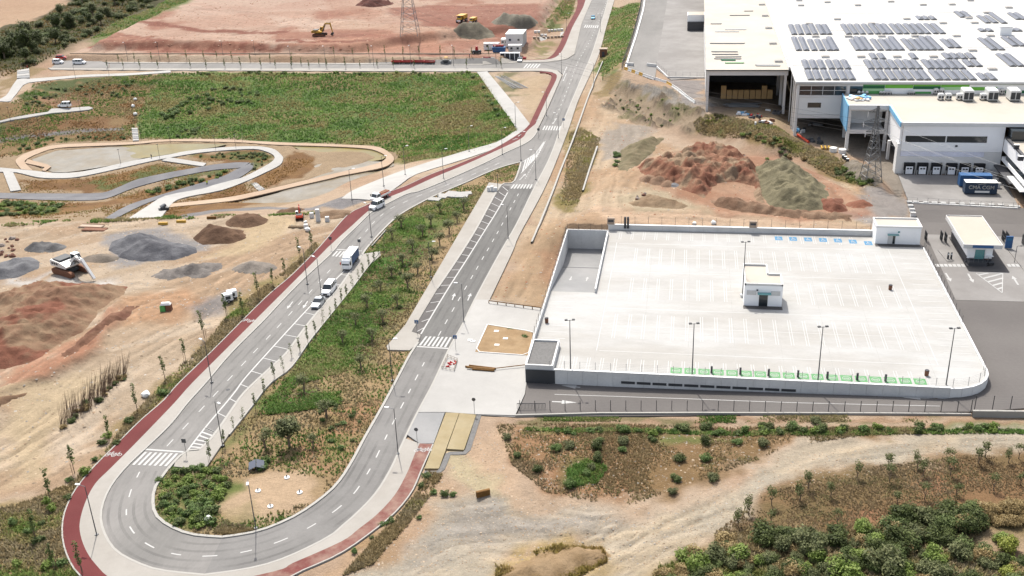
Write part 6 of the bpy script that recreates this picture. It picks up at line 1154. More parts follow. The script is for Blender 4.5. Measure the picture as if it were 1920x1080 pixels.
tufts('grass', [(1068, 250), (1100, 235), (1120, 260), (1080, 395), (1044, 388), (1060, 330)], 3500, .5, .15, GD+[(150, 150, 70)], 'dry grass strip beside the main road pavement', nz(.4, 6))
tufts('grass', [(1110, 252), (1126, 258), (1085, 380), (1050, 385)], 2000, .5, .15, GD, 'tall dry grass beside the short concrete edging')
tufts('grass', [(1300, 225), (1345, 214), (1400, 228), (1480, 254), (1560, 292), (1625, 318), (1640, 352), (1600, 345), (1500, 300), (1400, 262), (1310, 250)], 6000, .6, .18, GD+[(120, 128, 58)], 'dry grass on the embankment under the warehouse')
tufts('grass', [(0, 380), (40, 335), (160, 335), (300, 306), (500, 290), (590, 300), (500, 353), (320, 405), (0, 408)], 9000, .4, .16, [(164, 122, 66), (184, 140, 80), (140, 126, 60)], 'brown seeded grass on the islands of the basin', nz(.45, 8))
tufts('grass', [(165, 76), (230, 42), (320, 5), (370, -20), (400, -20), (270, 40), (205, 68)], 4500, .8, .3, GM[:3], 'pale green grass slope between the wood and the red plateau')
tufts('grass', [(-40, 160), (-40, 75), (60, 45), (130, 10), (160, -20), (330, -20), (230, 42), (110, 100), (60, 128)], 9000, .9, .35, [(130, 108, 66), (108, 104, 54), (86, 96, 46)], 'rough undergrowth of the wooded slope')
tufts('grass', [(0, 415), (250, 408), (420, 402), (560, 399), (600, 396), (600, 400), (420, 407), (250, 414), (0, 424)], 2500, .6, .16, GM, 'weeds along the back edge of the sandy yard', nz(.48, 5))
tufts('grass', [(500, 1000), (560, 968), (610, 945), (560, 985), (430, 1003), (400, 998), (420, 975)], 1600, .4, .12, GD, 'dry grass along the inner kerb of the road bend')
# ================================================================ heaps, vehicles, machines, street furniture
def heap(name, P, H, w, c1, c2, label, rough=.5, cat='heap', lump=3.0, skew=1.0, step=.5, c3=None):
    """a mound on a world outline P: rises H over the width w from its ragged edge"""
    a = np.array(P); lo, hi = a.min(0)-1.5, a.max(0)+1.5; nx, ny = int((hi[0]-lo[0])/step)+2, int((hi[1]-lo[1])/step)+2
    X, Y = np.meshgrid(np.linspace(lo[0], hi[0], nx), np.linspace(lo[1], hi[1], ny)); x = X.ravel(); y = Y.ravel()
    d = -sdist(P, x, y)+(fbm(x, y, lump*1.5)-.5)*w*.5; t = np.clip(d/w, -.2, 1); n = fbm(x+31, y, lump, 5)
    rd = np.abs(fbm(x+7, y-5, 2.6, 4)-.5)*2; H *= .68
    z = np.where(t > 0, H*(1-(1-np.clip(t, 0, 1))**1.25)*(.45+1.1*n*skew), t*2.0)+np.where(t > 0, ((fbm(x, y, 1.1, 3)-.5)*rough*1.5-rd*rough*.9)*np.clip(t*3, 0, 1), 0)
    k = np.clip((n*.5+fbm(x+3, y, 1.3, 3)*.5-.36)/.28, 0, 1)[:, None]; col_ = lit(c1)*(1-k)+lit(c2)*k
    if c3: q = pt(fbm(x-9, y+4, lump*1.3, 5), .53, .04)[:, None]; col_ = col_*(1-q)+lit(c3)*q
    col_ = col_*.8+col_.mean(1, keepdims=True)*.2
    V = np.stack([x, y, hg(x, y)+z-.08], 1); i, j = np.meshgrid(np.arange(ny-1), np.arange(nx-1), indexing='ij'); q = (i*nx+j).ravel(); F = np.stack([q, q+1, q+nx+1, q+nx], 1)
    F = F[(t[F] > -.18).any(1)]; me = npmesh(name, V, F, M['soil'], {'Col': np.concatenate([col_, np.ones((len(x), 1))], 1)}, True); return tag(link(name, me), label, cat)
def oval(px, py, rx, ry, rz=0.0, n=18):
    c = gp(px, py); return [(c.x+rx*math.cos(a)*math.cos(rz)-ry*math.sin(a)*math.sin(rz), c.y+rx*math.cos(a)*math.sin(rz)+ry*math.sin(a)*math.cos(rz)) for a in np.linspace(0, 2*math.pi, n, endpoint=False)]
GY, GY2 = (150, 150, 156), (118, 118, 126)
heap('gravel_heap', G([(200, 472), (208, 455), (240, 446), (285, 440), (320, 450), (362, 462), (368, 472), (330, 486), (270, 492), (222, 486)]), 4.2, 6.5, GY, GY2, 'largest dark grey gravel heap on the sandy yard', .35, 'gravel heap', 4)
heap('gravel_heap', oval(83, 466, 5.4, 3.2), 1.9, 2.6, (158, 156, 156), (128, 126, 126), 'grey stone heap behind the white excavator', .6, 'gravel heap')
heap('gravel_heap', G([(-30, 500), (20, 485), (60, 480), (78, 490), (70, 505), (30, 520), (-30, 528)]), 2.6, 4, (160, 160, 164), (136, 136, 142), 'grey gravel heap at the left edge of the yard with white spill', .2, 'gravel heap')
heap('gravel_heap', oval(186, 485, 4.6, 2.8), 1.3, 2.5, (178, 160, 142), (160, 146, 130), 'small flat brownish grey heap beside the white excavator', .1, 'gravel heap')
heap('gravel_heap', G([(280, 520), (300, 508), (340, 500), (390, 490), (415, 492), (415, 505), (385, 522), (350, 520), (310, 527)]), 1.9, 3, (176, 166, 158), (146, 136, 130), 'long low heap of pale rubble in the middle of the yard', .7, 'rubble heap')
heap('gravel_heap', oval(478, 502, 5.2, 3.4), 1.6, 3, (186, 172, 158), (166, 154, 142), 'pale gravel heap near the sapling verge', .15, 'gravel heap')
heap('soil_heap', G([(358, 445), (380, 430), (425, 425), (455, 432), (460, 445), (430, 455), (380, 456)]), 2.8, 3.5, (158, 118, 86), (132, 96, 70), 'dark brown soil heap beside the sandy haul road', .6, 'soil heap')
heap('soil_heap', oval(461, 416, 5.6, 4.2), 2.6, 3.2, (166, 126, 92), (142, 106, 78), 'brown soil heap farther up the sandy haul road', .4, 'soil heap')
heap('soil_heap', oval(545, 396, 4.0, 2.4), 1.5, 2, (160, 122, 90), (140, 106, 78), 'small brown heap behind the red mini excavator', .4, 'soil heap')
heap('soil_heap', oval(632, 402, 5.5, 3.4), 1.2, 2.5, (184, 148, 112), (164, 128, 94), 'low brown heap next to the red cycle path bend', .3, 'soil heap')
heap('spoil_bank', G([(-60, 560), (0, 556), (60, 540), (115, 533), (185, 532), (238, 538), (232, 556), (180, 585), (165, 625), (120, 650), (60, 688), (0, 700), (-60, 705)]), 5.0, 8, (200, 162, 122), (178, 130, 96), 'big brown and red spoil bank at the left of the yard', .8, 'spoil bank', 6, c3=(176, 108, 78))
heap('spoil_bank', G([(110, 665), (180, 615), (235, 575), (262, 572), (240, 600), (180, 640), (130, 680)]), 1.6, 2.5, (176, 124, 92), (150, 96, 70), 'narrow reddish ridge between two haul tracks of the yard', .5, 'spoil bank')
heap('spoil_bank', G([(-20, 760), (0, 752), (60, 735), (52, 742), (0, 768)]), 1.0, 1.5, (180, 140, 104), (160, 120, 88), 'low brown ridge at the left edge near the canes', .4, 'spoil bank')
heap('spoil_heap', G([(1196, 318), (1230, 308), (1290, 290), (1350, 288), (1400, 300), (1428, 318), (1432, 378), (1420, 374), (1414, 347), (1385, 342), (1345, 345), (1322, 374), (1290, 362), (1250, 347), (1215, 335)]), 5.0, 4.5, (206, 150, 112), (182, 112, 80), 'red earth spoil heap behind the car park, with a cut face', 1.7, 'spoil heap', 4, c3=(204, 168, 130))
heap('spoil_heap', G([(1405, 318), (1440, 302), (1490, 308), (1535, 335), (1560, 365), (1550, 395), (1500, 398), (1440, 388), (1418, 360)]), 5.4, 8, (176, 164, 124), (152, 142, 106), 'khaki stony spoil heap right of the red one', 1.1, 'spoil heap', 3.5)
heap('spoil_heap', G([(1330, 375), (1380, 372), (1440, 385), (1520, 396), (1600, 402), (1600, 416), (1500, 410), (1400, 398), (1340, 388)]), 2.2, 3, (190, 152, 118), (166, 124, 92), 'low brown ridge in front of the red and khaki heaps', .8, 'spoil heap')
heap('spoil_heap', G([(1535, 375), (1580, 372), (1590, 395), (1560, 400), (1540, 392)]), 2.0, 3, (190, 124, 92), (166, 98, 70), 'dark red cut at the east end of the khaki heap', .6, 'spoil heap')
heap('spoil_heap', oval(1612, 384, 3.2, 2.6), 1.2, 1.8, (196, 126, 92), (176, 106, 76), 'small red soil heap beside the grey gravel drive', .5, 'spoil heap')
for x, y, r, h, lb in ((1216, 336, 2.6, 1.9, 'left of the three'), (1234, 341, 2.8, 2.1, 'middle of the three'), (1252, 346, 2.2, 1.7, 'right of the three')): heap('spoil_heap', oval(x, y, r, r), h, r*.8, (206, 164, 128), (188, 142, 108), '%s small tan heaps at the foot of the red spoil' % lb, .3, 'spoil heap')
heap('gravel_heap', oval(1266, 348, 2.0, 1.6), 1.4, 1.4, (180, 178, 180), (156, 156, 160), 'small grey gravel heap beside the tan heaps', .3, 'gravel heap')
heap('spoil_heap', oval(1349, 299, 3.6, 3.0), 2.6, 2.8, (186, 142, 106), (164, 120, 88), 'brown cone shaped heap on top of the red spoil', .4, 'spoil heap')
heap('spoil_bank', G([(1155, 315), (1165, 280), (1200, 262), (1250, 258), (1225, 285), (1195, 312), (1175, 325)]), 2.6, 4.5, (176, 158, 118), (150, 138, 98), 'khaki slope with grassy foot at the left of the dirt field', .5, 'spoil bank')
heap('spoil_bank', G([(1175, 380), (1215, 365), (1260, 372), (1300, 388), (1280, 393), (1200, 388)]), 1.6, 2.5, (200, 168, 128), (176, 142, 104), 'low brown ridge with shrubs behind the car park fence', .6, 'spoil bank')
heap('spoil_bank', G([(1570, 315), (1600, 300), (1640, 318), (1660, 345), (1640, 352), (1600, 342)]), 2.2, 3, (182, 168, 150), (158, 144, 122), 'stony mound under the lattice pylon', .9, 'stony mound')
heap('gravel_heap', oval(889, 55, 9, 6), 5.0, 5, (178, 166, 140), (152, 142, 120), 'khaki gravel heap in front of the two dumpers', .9, 'gravel heap', 4, step=1)
heap('gravel_heap', oval(965, 53, 11, 7), 5.8, 6, (184, 174, 152), (156, 148, 130), 'larger khaki gravel heap behind the site cabins', .9, 'gravel heap', 4, step=1)
heap('rock_heap', oval(703, 8, 10, 8), 3.6, 5, (150, 90, 76), (120, 70, 60), 'heap of dark red rocks at the top of the plateau', 1.6, 'rock heap', 2.5, step=1)
heap('spoil_bank', G([(930, 1070), (1000, 1030), (1080, 1012), (1140, 1022), (1145, 1040), (1090, 1075), (1000, 1100), (930, 1100)]), 1.2, 3, (208, 172, 124), (186, 150, 100), 'dirt knoll with straw grass at the bottom between two tracks', .4, 'earth knoll')
heap('spoil_bank', G([(1800, 1020), (1860, 1030), (1980, 1035), (1980, 1050), (1850, 1048), (1800, 1034)]), 1.0, 1.5, (206, 172, 134), (180, 146, 108), 'bare earth bank beside the thicket at the bottom right', .3, 'earth bank')
def rock_mesh(s):
    mb = MB(); n = 6; k = []
    for z, r in ((0, 1), (.45, .9), (.8, .5)):
        for i in range(n): a = 2*math.pi*i/n+z; q = r*random.uniform(.75, 1.15); mb.v.append((q*math.cos(a), q*math.sin(a)*.8, z*random.uniform(.8, 1.1)))
    for l in (0, n):
        for i in range(n): mb.f.append((l+i, l+(i+1) % n, l+n+(i+1) % n, l+n+i)); mb.m.append(0)
    mb.f.append(tuple(range(2*n, 3*n))); mb.m.append(0); return mb.mesh('rock', M[s])
C_('rock_pale', C(208, 192, 180), rough=.9, var=.15); C_('rock_red', C(170, 120, 100), rough=.9, var=.2)
rk = [rock_mesh('rock_pale') for _ in range(3)]+[rock_mesh('rock_red') for _ in range(2)]
def rocks(px, n, s0, s1, label, grp):
    P = sorted(inside(px, n), key=lambda p: p[0])
    for i, p in enumerate(P): o = link('rock', random.choice(rk), None, Vector(p), random.uniform(0, 6), random.uniform(s0, s1)); tag(o, label % ORD[i], 'rock', grp)
rocks([(0, 445), (35, 440), (40, 470), (20, 490), (0, 480)], 16, .4, 1.0, 'broken rock, %s from the west in the rubble at the yard edge', 'rubble rocks')
rocks([(1185, 370), (1210, 362), (1212, 372), (1190, 376)], 7, .3, .7, 'pale rock, %s from the west on the low ridge behind the fence', 'rocks on the low ridge')
rocks([(1380, 298), (1400, 292), (1405, 305), (1385, 308)], 7, .3, .6, 'pale rock, %s from the west on the red spoil heap', 'rocks on the red spoil')
# ---------------------------------------------------------------- lamps, masts, pylons, signs
C_('lamp_grey', C(150, 152, 156), rough=.5, metal=.5, var=.04)
def heading(a, b): p, q = gp(*a), gp(*b); return math.atan2(q.y-p.y, q.x-p.x)
mb = MB(); mb.tube((0, 0, -.2), (0, 0, 8), .085, .05, 7); pole_m = mb.mesh('pole', M['lamp_grey']); mb = MB(); mb.tube((0, 0, 8), (1.0, 0, 8.15), .045, .04, 5); arm_m = mb.mesh('arm', M['lamp_grey']); mb = MB(); mb.box(.8, 1.5, -.16, .16, 8.1, 8.22, bottom=True); head_m = mb.mesh('lamp_head', M['coping']); mb = MB(); mb.box(-.2, .2, -.2, .2, -.1, .12); base_m = mb.mesh('base', M['lamp_grey'])
LP = [(183, 1009, 3.0, 'on the outer pavement of the road bend'), (480, 992, -1.2, 'on the inner kerb of the road bend'), (398, 722, 2.6, 'on the west pavement level with the canes'), (577, 537, 2.6, 'on the west pavement level with the white van'), (418, 838, -.6, 'on the median pavement by the lower crossing'), (603, 556, 2.6, 'on the median pavement beside the white van'), (697, 448, 2.6, 'on the road edge by the driving van'), (832, 338, .4, 'on the north kerb of the curving road'), (942, 292, .4, 'on the curve before the gore marking'), (977, 303, .4, 'at the tip of the median'), (1025, 220, 3.1, 'beside the upper cycle path triangle'), (1053, 140, -2, 'at the corner of the street junction'), (953, 450, 3.1, 'on the east pavement of the new road'), (870, 607, 3.1, 'on the plaza edge by the arrows'), (808, 521, .1, 'in the median grass by the olive trees'), (736, 715, .1, 'in the median level with the timber beams'), (747, 855, 3.1, 'on the pavement left of the tan paving'), (720, 352, .5, 'on the concrete path above the flatbed truck'), (660, 375, .5, 'on the concrete path near its lower end'), (760, 330, .5, 'on the concrete path above the road curve'), (880, 287, .5, 'on the concrete path below the grassy triangle'), (967, 240, .5, 'at the top bend of the concrete path'), (1062, 60, 0, 'on the red path at the top'), (1126, 62, 3.1, 'on the east pavement at the top of the road'), (1113, 160, 3.1, 'on the east pavement below the brown kiosk'), (1047, 262, 3.1, 'on the east pavement by the chevrons'), (1005, 340, 3.1, 'on the east pavement by the third crossing')]
for i, (x, y, rz, w) in enumerate(LP):
    p = gp(x, y); z = h1(p.x, p.y)+.13; e = empty('street_lamp', (p.x, p.y, z), rz, 'slim grey street lamp '+w, 'street lamp', 'street lamps'); sc = 1 if y > 300 else .95
    for nm, me in (('pole', pole_m), ('arm', arm_m), ('lamp_head', head_m), ('base', base_m)): link(nm, me, e)
    e.scale = (sc,)*3
for i, x in enumerate((240, 300, 420, 480, 545, 610, 700, 770, 850, 930)):
    p = gp(x, 114.5); e = empty('street_lamp', (p.x, p.y, .13), -1.57, 'thin street lamp, %s from the west along the upper street' % ORD[i], 'street lamp', 'lamps along the upper street')
    for nm, me in (('pole', pole_m), ('arm', arm_m), ('lamp_head', head_m)): link(nm, me, e)
for i, (x, y) in enumerate(((152, 215), (75, 247), (265, 263), (405, 283), (443, 281), (455, 263), (320, 270), (20, 228), (300, 300), (227, 310), (142, 148), (205, 143))):
    p = gp(x, y); e = empty('path_lamp', p, 0, 'thin dark lamp post, %s of those beside the basin paths' % ORD[i], 'lamp post', 'lamp posts beside the basin paths'); mb = MB(); mb.tube((0, 0, -.3), (0, 0, 5.2), .06, .045, 5); mb.build('pole', M['dark_steel'], e); mb = MB(); mb.box(-.3, .3, -.1, .1, 5.15, 5.3, bottom=True); mb.build('lamp_head', M['dark_steel'], e)
mb = MB(); mb.tube((0, 0, -.2), (0, 0, 11.4), .12, .06, 8); mast = mb.mesh('mast', M['lamp_grey']); mb = MB(); mb.tube((-.6, 0, 11.3), (.6, 0, 11.3), .04, n=5); bar = mb.mesh('crossbar', M['lamp_grey']); mb = MB(); mb.box(-.24, .24, -.18, .18, 11.32, 11.5, bottom=True); fl = mb.mesh('floodlight', M['dark_steel']); mb = MB(); mb.box(-.4, .4, -.4, .4, -.2, .5); ft = mb.mesh('footing', M['wall_concrete'])
MP = [(atz(1070, 712, .25), 'at the planter end of the car park wall'), (atz(1297, 721, .7), 'outside the car park wall by the third green bay'), (atz(1532, 729, .95), 'outside the car park wall by the eleventh green bay'), (atz(1772, 733.5, 1.0), 'outside the rounded corner of the car park'), (atz(1392, 556, DZ), 'on the white car park behind the stair kiosk')]
for p, w in MP:
    e = empty('light_mast', p, .2, 'tall floodlight mast '+w, 'light mast', 'floodlight masts of the car park')
    for nm, me, l in (('mast', mast, (0, 0, 0)), ('crossbar', bar, (0, 0, 0)), ('floodlight', fl, (-.62, 0, 0)), ('floodlight', fl, (.62, 0, 0)), ('footing', ft, (0, 0, 0))): link(nm, me, e, l)
def pylon(p, H, b, label, rz):
    e = empty('lattice_pylon', p, rz, label, 'pylon'); wd = lambda z: b/2*(1-.80*min(1, z/(H*.72)))*(1 if z < H*.72 else 1-.6*(z-H*.72)/(H*.28)); r = .075
    cs = lambda z: [Vector((s*wd(z), t*wd(z), z)) for s, t in ((-1, -1), (1, -1), (1, 1), (-1, 1))]; Z = np.linspace(-.3, H, 12)
    for k in range(4):
        mb = MB()
        for a, c in zip(Z[:-1], Z[1:]): mb.tube(cs(a)[k], cs(c)[k], r*1.3, n=4)
        mb.build('leg', M['galv'], e)
    mb = MB()
    for a, c in zip(Z[:-1], Z[1:]):
        A, B = cs(a), cs(c)
        for k in range(4): j = (k+1) % 4; mb.tube(A[k], B[j], r*.7, n=3, cap=False); mb.tube(A[j], B[k], r*.7, n=3, cap=False); mb.tube(B[k], B[j], r*.7, n=3, cap=False)
    tag(mb.build('bracing', M['galv'], e), None, None, None, 'stuff')
    for f, L in ((.66, 2.6), (.79, 3.3), (.92, 2.4)):
        for s in (-1, 1):
            mb = MB(); z = H*f; t = Vector((s*L, 0, z+.1))
            for q in (-1, 1):
                mb.tube((s*wd(z), q*wd(z), z), t, r*.8, n=3); mb.tube((s*wd(z), q*wd(z), z+.9), t, r*.8, n=3); mb.tube((s*wd(z), q*wd(z), z+.9), (s*L*.6, q*.1, z), r*.6, n=3)
            a = mb.build('cross_arm', M['galv'], e); mb = MB(); mb.tube(t-Vector((0, 0, 1.3)), t, .09, n=5); mb.build('insulator', M['coping'], a)
pylon(gp(1632, 338), 19, 4.2, 'grey lattice electricity pylon standing before the warehouse', .25)
pylon(gp(769, 64), 34, 7.5, 'tall grey lattice pylon on the red plateau', .1)
def sign(px, py, kind, label, rz=0.0, h=2.3):
    p = gp(px, py); e = empty('road_sign', (p.x, p.y, h1(p.x, p.y)+.13), rz, label, 'road sign'); mb = MB(); mb.tube((0, 0, -.1), (0, 0, h+.6), .035, n=5); mb.build('post', M['lamp_grey'], e)
    if kind == 'round':
        mb = MB(); mb.tube((0, -.05, h+.3), (0, -.09, h+.3), .32, n=14); mb.build('plate', M['lamp_grey'], e)
    else:
        mb = MB(); mb.box(-.36, .36, -.09, -.05, h, h+.72, bottom=True); mb.build('plate', M['cont_blue' if kind == 'blue' else 'lamp_grey'], e)
        if kind == 'blue': mb = MB(); mb.quad((-.26, -.093, h+.12), (.26, -.093, h+.12), (0, -.093, h+.6)); mb.build('pictogram', M['paint'], e)
for a in ((783, 631, 'blue', 'blue crossing sign on the median corner by the middle crossing'), (855, 661, 'blue', 'blue crossing sign at the plaza end of the middle crossing'), (351, 859, 'grey', 'grey back of a sign at the median end of the lower crossing'), (622, 471, 'grey', 'grey sign back at the top crossing on the west pavement'), (676, 476, 'grey', 'grey sign back at the top crossing beside the truck'), (783, 836, 'round', 'round grey sign where the dusty cycle path begins'), (1057, 243, 'blue', 'blue sign beside the third crossing from the bottom'), (1010, 262, 'grey', 'grey sign back on the curve by the chevrons'), (890, 779, 'round', 'small round sign at the end of the tan paving')): sign(*a)
# ---------------------------------------------------------------- vehicles
C_('car_white', (.80, .80, .80), rough=.25, var=.02, spec=.5); C_('car_silver', (.42, .44, .46), rough=.25, metal=.3, var=.02); C_('car_blue', (.02, .30, .52), rough=.25, spec=.5); C_('car_red', (.34, .02, .02), rough=.35); C_('tyre', (.02, .02, .02), rough=.9); C_('rim', (.35, .35, .36), rough=.4, metal=.6); C_('yellow_paint', (.46, .27, .04), rough=.5, var=.1); C_('orange_red', (.52, .06, .025), rough=.5, var=.1); C_('navy_curtain', (.035, .075, .16), rough=.6, var=.06); C_('rust', (.16, .075, .045), rough=.9, var=.25, scale=2); C_('headlamp', (.75, .75, .72), rough=.15); C_('tail_lamp', (.4, .02, .02), rough=.2)
def wheel(e, x, y, r, w, m='tyre'):
    mb = MB(); mb.tube((x, y-w/2, r), (x, y+w/2, r), r, n=14); o = mb.build('wheel', M[m], e); mb = MB(); mb.tube((x, y-w/2-.01, r), (x, y+w/2+.01, r), r*.58, n=10); mb.build('rim', M['rim'], o)
def loft(mb, secs):
    """sections along x: (x, halfwidth bottom, halfwidth top, z bottom, z top)"""
    k = len(mb.v)
    for x, b, t, z0, z1 in secs: mb.v += [(x, -b, z0), (x, b, z0), (x, (b+t)/2*1.0, (z0+z1)/2), (x, t, z1), (x, -t, z1), (x, -(b+t)/2, (z0+z1)/2)]
    for i in range(len(secs)-1):
        for j in range(6): a = k+6*i+j; b_ = k+6*i+(j+1) % 6; mb.f.append((a, a+6, b_+6, b_)); mb.m.append(mb.mi)
    mb.f.append(tuple(k+j for j in range(6))); mb.m.append(mb.mi); n = k+6*(len(secs)-1); mb.f.append(tuple(n+5-j for j in range(6))); mb.m.append(mb.mi); return mb
def car(p, rz, paint, style, label, L=4.5, name='parked_car', cat='car'):
    """front at +x"""
    e = empty(name, p, rz, label, cat); W = .92 if style != 'van' else .98; h = {'car': 1.48, 'suv': 1.72, 'van': 2.0}[style]; f, r = L/2, -L/2; bn = {'car': .93, 'suv': 1.05, 'van': 1.15}[style]
    wsb, wst = {'car': (f-1.35, f-2.1), 'suv': (f-1.3, f-1.95), 'van': (f-1.05, f-1.75)}[style]; rb, rt = {'car': (r+.5, r+1.2), 'suv': (r+.12, r+.5), 'van': (r+.05, r+.2)}[style]
    mb = MB(); loft(mb, [(r, W*.86, W*.84, .35, bn-.1), (r+.12, W*.97, W*.93, .25, bn), (r+.9, W, W*.95, .22, bn), (wsb, W, W*.95, .22, bn), (f-.5, W*.98, W*.86, .22, bn-.12), (f-.1, W*.9, W*.76, .25, bn-.28), (f, W*.8, W*.66, .34, bn-.42)]); b = mb.build('body', M[paint], e, smooth=False)
    mb = MB(); loft(mb, [(rb, W*.93, W*.90, bn-.03, bn+.02), (rt, W*.93, W*.78, bn-.02, h-.05), (rt+.3, W*.93, W*.78, bn-.02, h-.01), (wst, W*.93, W*.77, bn-.02, h-.04), (wsb, W*.93, W*.90, bn-.02, bn+.03)]); mb.build('glazing', M['glass_dark'], e)
    mb = MB(); mb.box(rt+.02, wst-.02, -W*.78, W*.78, h-.04, h+.02, taper=.04); mb.build('roof', M[paint], e)
    mb = MB()
    for s in (-1, 1):
        for x in ((rt+.05, (rt+wst)/2, wst-.05) if style != 'van' else (rt+.1, (rt+wst)/2-.6, (rt+wst)/2+.5, wst)):
            mb.tube((x, s*W*.955, bn-.02), (x-.02, s*W*.80, h-.02), .055, n=4)
    if style == 'van': mb.box(rt+.15, (rt+wst)/2-.6, -W*.9, W*.9, bn, h-.25, taper=.06)
    tag(mb.build('pillars', M[paint], e), None, None, None, 'stuff')
    for x in (r+.85, f-.85):
        for s in (-1, 1): wheel(e, x, s*(W-.1), .33, .22)
    for s in (-1, 1):
        mb = MB(); mb.box(f-.22, f-.02, s*W*.62-.16, s*W*.62+.16, bn-.42, bn-.26, bottom=True); mb.build('headlight', M['headlamp'], e); mb = MB(); mb.box(r-.02, r+.08, s*W*.74-.1, s*W*.74+.1, bn-.4, bn-.08, bottom=True); mb.build('tail_light', M['tail_lamp'], e)
        mb = MB(); mb.box(wsb-.15, wsb+.0, s*(W+.1)-.1, s*(W+.1)+.1, bn+.0, bn+.16, bottom=True); mb.build('mirror', M[paint], e)
    mb = MB(); mb.box(f-.04, f+.02, -W*.45, W*.45, .38, bn-.45, bottom=True); mb.build('grille', M['dark_steel'], e); return e
def veh(px, py): p = gp(px, py); p.z = h1(p.x, p.y)+.06; return p
hw_ = heading((640, 515), (598, 568))
car(veh(618, 551), hw_, 'car_white', 'van', 'white passenger van parked in the west bays behind the silver car', 5.0)
car(veh(597.5, 576), hw_, 'car_silver', 'car', 'silver estate car parked in the west bays in front of the white van', 4.4)
p = veh(707, 393); car(p, heading((722, 385), (692, 400)), 'car_white', 'van', 'white van driving down the curving road', 4.6, 'van', 'van')
car(veh(1112, 37), heading((1107, 60), (1116, 20))+math.pi, 'car_blue', 'car', 'bright blue car driving on the main road at the top', 4.3, 'car')
car(veh(975, 117), -1.5, 'car_silver', 'car', 'silver car stopped at the street mouth by the dark shelter', 4.3); p = veh(110, 121.5); car(p, .05, 'car_white', 'van', 'white van at the left of the small upper car park', 4.6); car(veh(150, 122), .0, 'car_white', 'van', 'long white minibus in the small upper car park', 5.6); car(veh(117, 115), .1, 'car_red', 'suv', 'dark red pickup behind the white van in the upper car park', 4.8)
p = veh(123, 206); p.z += .3; car(p, .08+math.pi, 'car_white', 'van', 'white van stopped on the narrow concrete path of the left bank', 4.7)
def lorry(p, rz, label, box):
    e = empty('truck', p, rz, label, 'truck'); e.scale = (.8,)*3 if box else (.95,)*3
    mb = MB(); loft(mb, [(2.2, 1.2, 1.15, .6, 2.9), (2.5, 1.22, 1.18, .5, 3.05), (3.9, 1.22, 1.12, .5, 2.95), (4.2, 1.2, 1.05, .5, 2.4), (4.35, 1.15, 1.05, .5, 1.5)]) if box else loft(mb, [(1.0, .98, .9, .5, 2.0), (1.2, 1.0, .9, .45, 2.2), (2.2, 1.0, .86, .45, 2.15), (2.75, .98, .84, .45, 1.35), (3.3, .92, .8, .45, 1.05)]); mb.build('cab', M['car_white'], e)
    mb = MB()
    if box: mb.quad((4.30, -.98, 1.62), (4.30, .98, 1.62), (4.10, .95, 2.42), (4.10, -.95, 2.42)); mb.v = [(x+.06, y, z) for x, y, z in mb.v]
    else: mb.quad((2.78, -.8, 1.38), (2.78, .8, 1.38), (2.26, .76, 2.08), (2.26, -.76, 2.08)); mb.v = [(x+.05, y, z) for x, y, z in mb.v]
    mb.build('windscreen', M['glass_dark'], e)
    for s in (-1, 1):
        mb = MB(); x0, x1, z0, z1, y = (3.0, 3.95, 1.65, 2.4, 1.23) if box else (1.3, 2.3, 1.35, 1.95, 1.0); mb.box(x0, x1, s*y-.02, s*y+.02, z0, z1, bottom=True); mb.build('side_window', M['glass_dark'], e)
        mb = MB(); x = 4.2 if box else 2.5; mb.box(x-.1, x+.05, s*(y+.22)-.12, s*(y+.22)+.12, z0, z1, bottom=True); mb.build('mirror', M['orange_red' if box and s < 0 else 'dark_steel'], e); mb = MB(); x = 4.34 if box else 3.28; mb.box(x, x+.05, s*.8-.15, s*.8+.15, .7, .95, bottom=True); mb.build('headlight', M['headlamp'], e)
    mb = MB(); mb.box(-4.3 if box else -3.2, 2.3, -.5, .5, .65, .95, bottom=True); mb.build('chassis', M['dark_steel'], e)
    if box:
        mb = MB(); mb.box(-4.4, 2.1, -1.25, 1.25, 1.0, 3.45, bottom=True); b = mb.build('cargo_box', M['navy_curtain'], e); mb = MB(); mb.box(-4.45, 2.15, -1.27, 1.27, 3.46, 3.6); mb.build('roof', M['cont_white'], b)
        mb = MB(); mb.box(2.11, 2.17, -1.2, 1.2, 1.0, 3.44, bottom=True); mb.build('bulkhead', M['cont_white'], b); mb = MB(); mb.box(2.3, 3.4, -1.1, 1.1, 3.0, 3.5, taper=.12); mb.build('air_deflector', M['car_white'], e)
        for x in (3.3, -2.2, -3.4): [wheel(e, x, s*1.05, .48, .3) for s in (-1, 1)]
    else:
        mb = MB(); mb.box(-3.3, .95, -1.05, 1.05, .96, 1.06, bottom=True); b = mb.build('flatbed', M['cont_white'], e)
        for bx in ((-3.3, .95, -1.1, -1.04, 1.07, 1.5), (-3.3, .95, 1.04, 1.1, 1.07, 1.5), (-3.34, -3.28, -1.03, 1.03, 1.07, 1.5)): mb = MB(); mb.box(*bx, bottom=True); mb.build('side_board', M['cont_white'], b)
        mb = MB(); mb.box(.96, 1.02, -1.0, 1.0, 1.07, 2.1, bottom=True); mb.build('headboard', M['dark_steel'], b)
        for x in (2.3, -2.0): [wheel(e, x, s*.85, .38, .25) for s in (-1, 1)]
    return e
lorry(veh(658, 500), heading((672, 480), (644, 518)), 'white cabbed box truck with navy sides parked by the top crossing', True)
p = veh(714, 377); p.z += .1; e = lorry(p, heading((735, 367), (700, 384)), 'small white flatbed truck parked across the red cycle path', False)
c_, s_ = math.cos(e.rotation_euler.z), math.sin(e.rotation_euler.z)
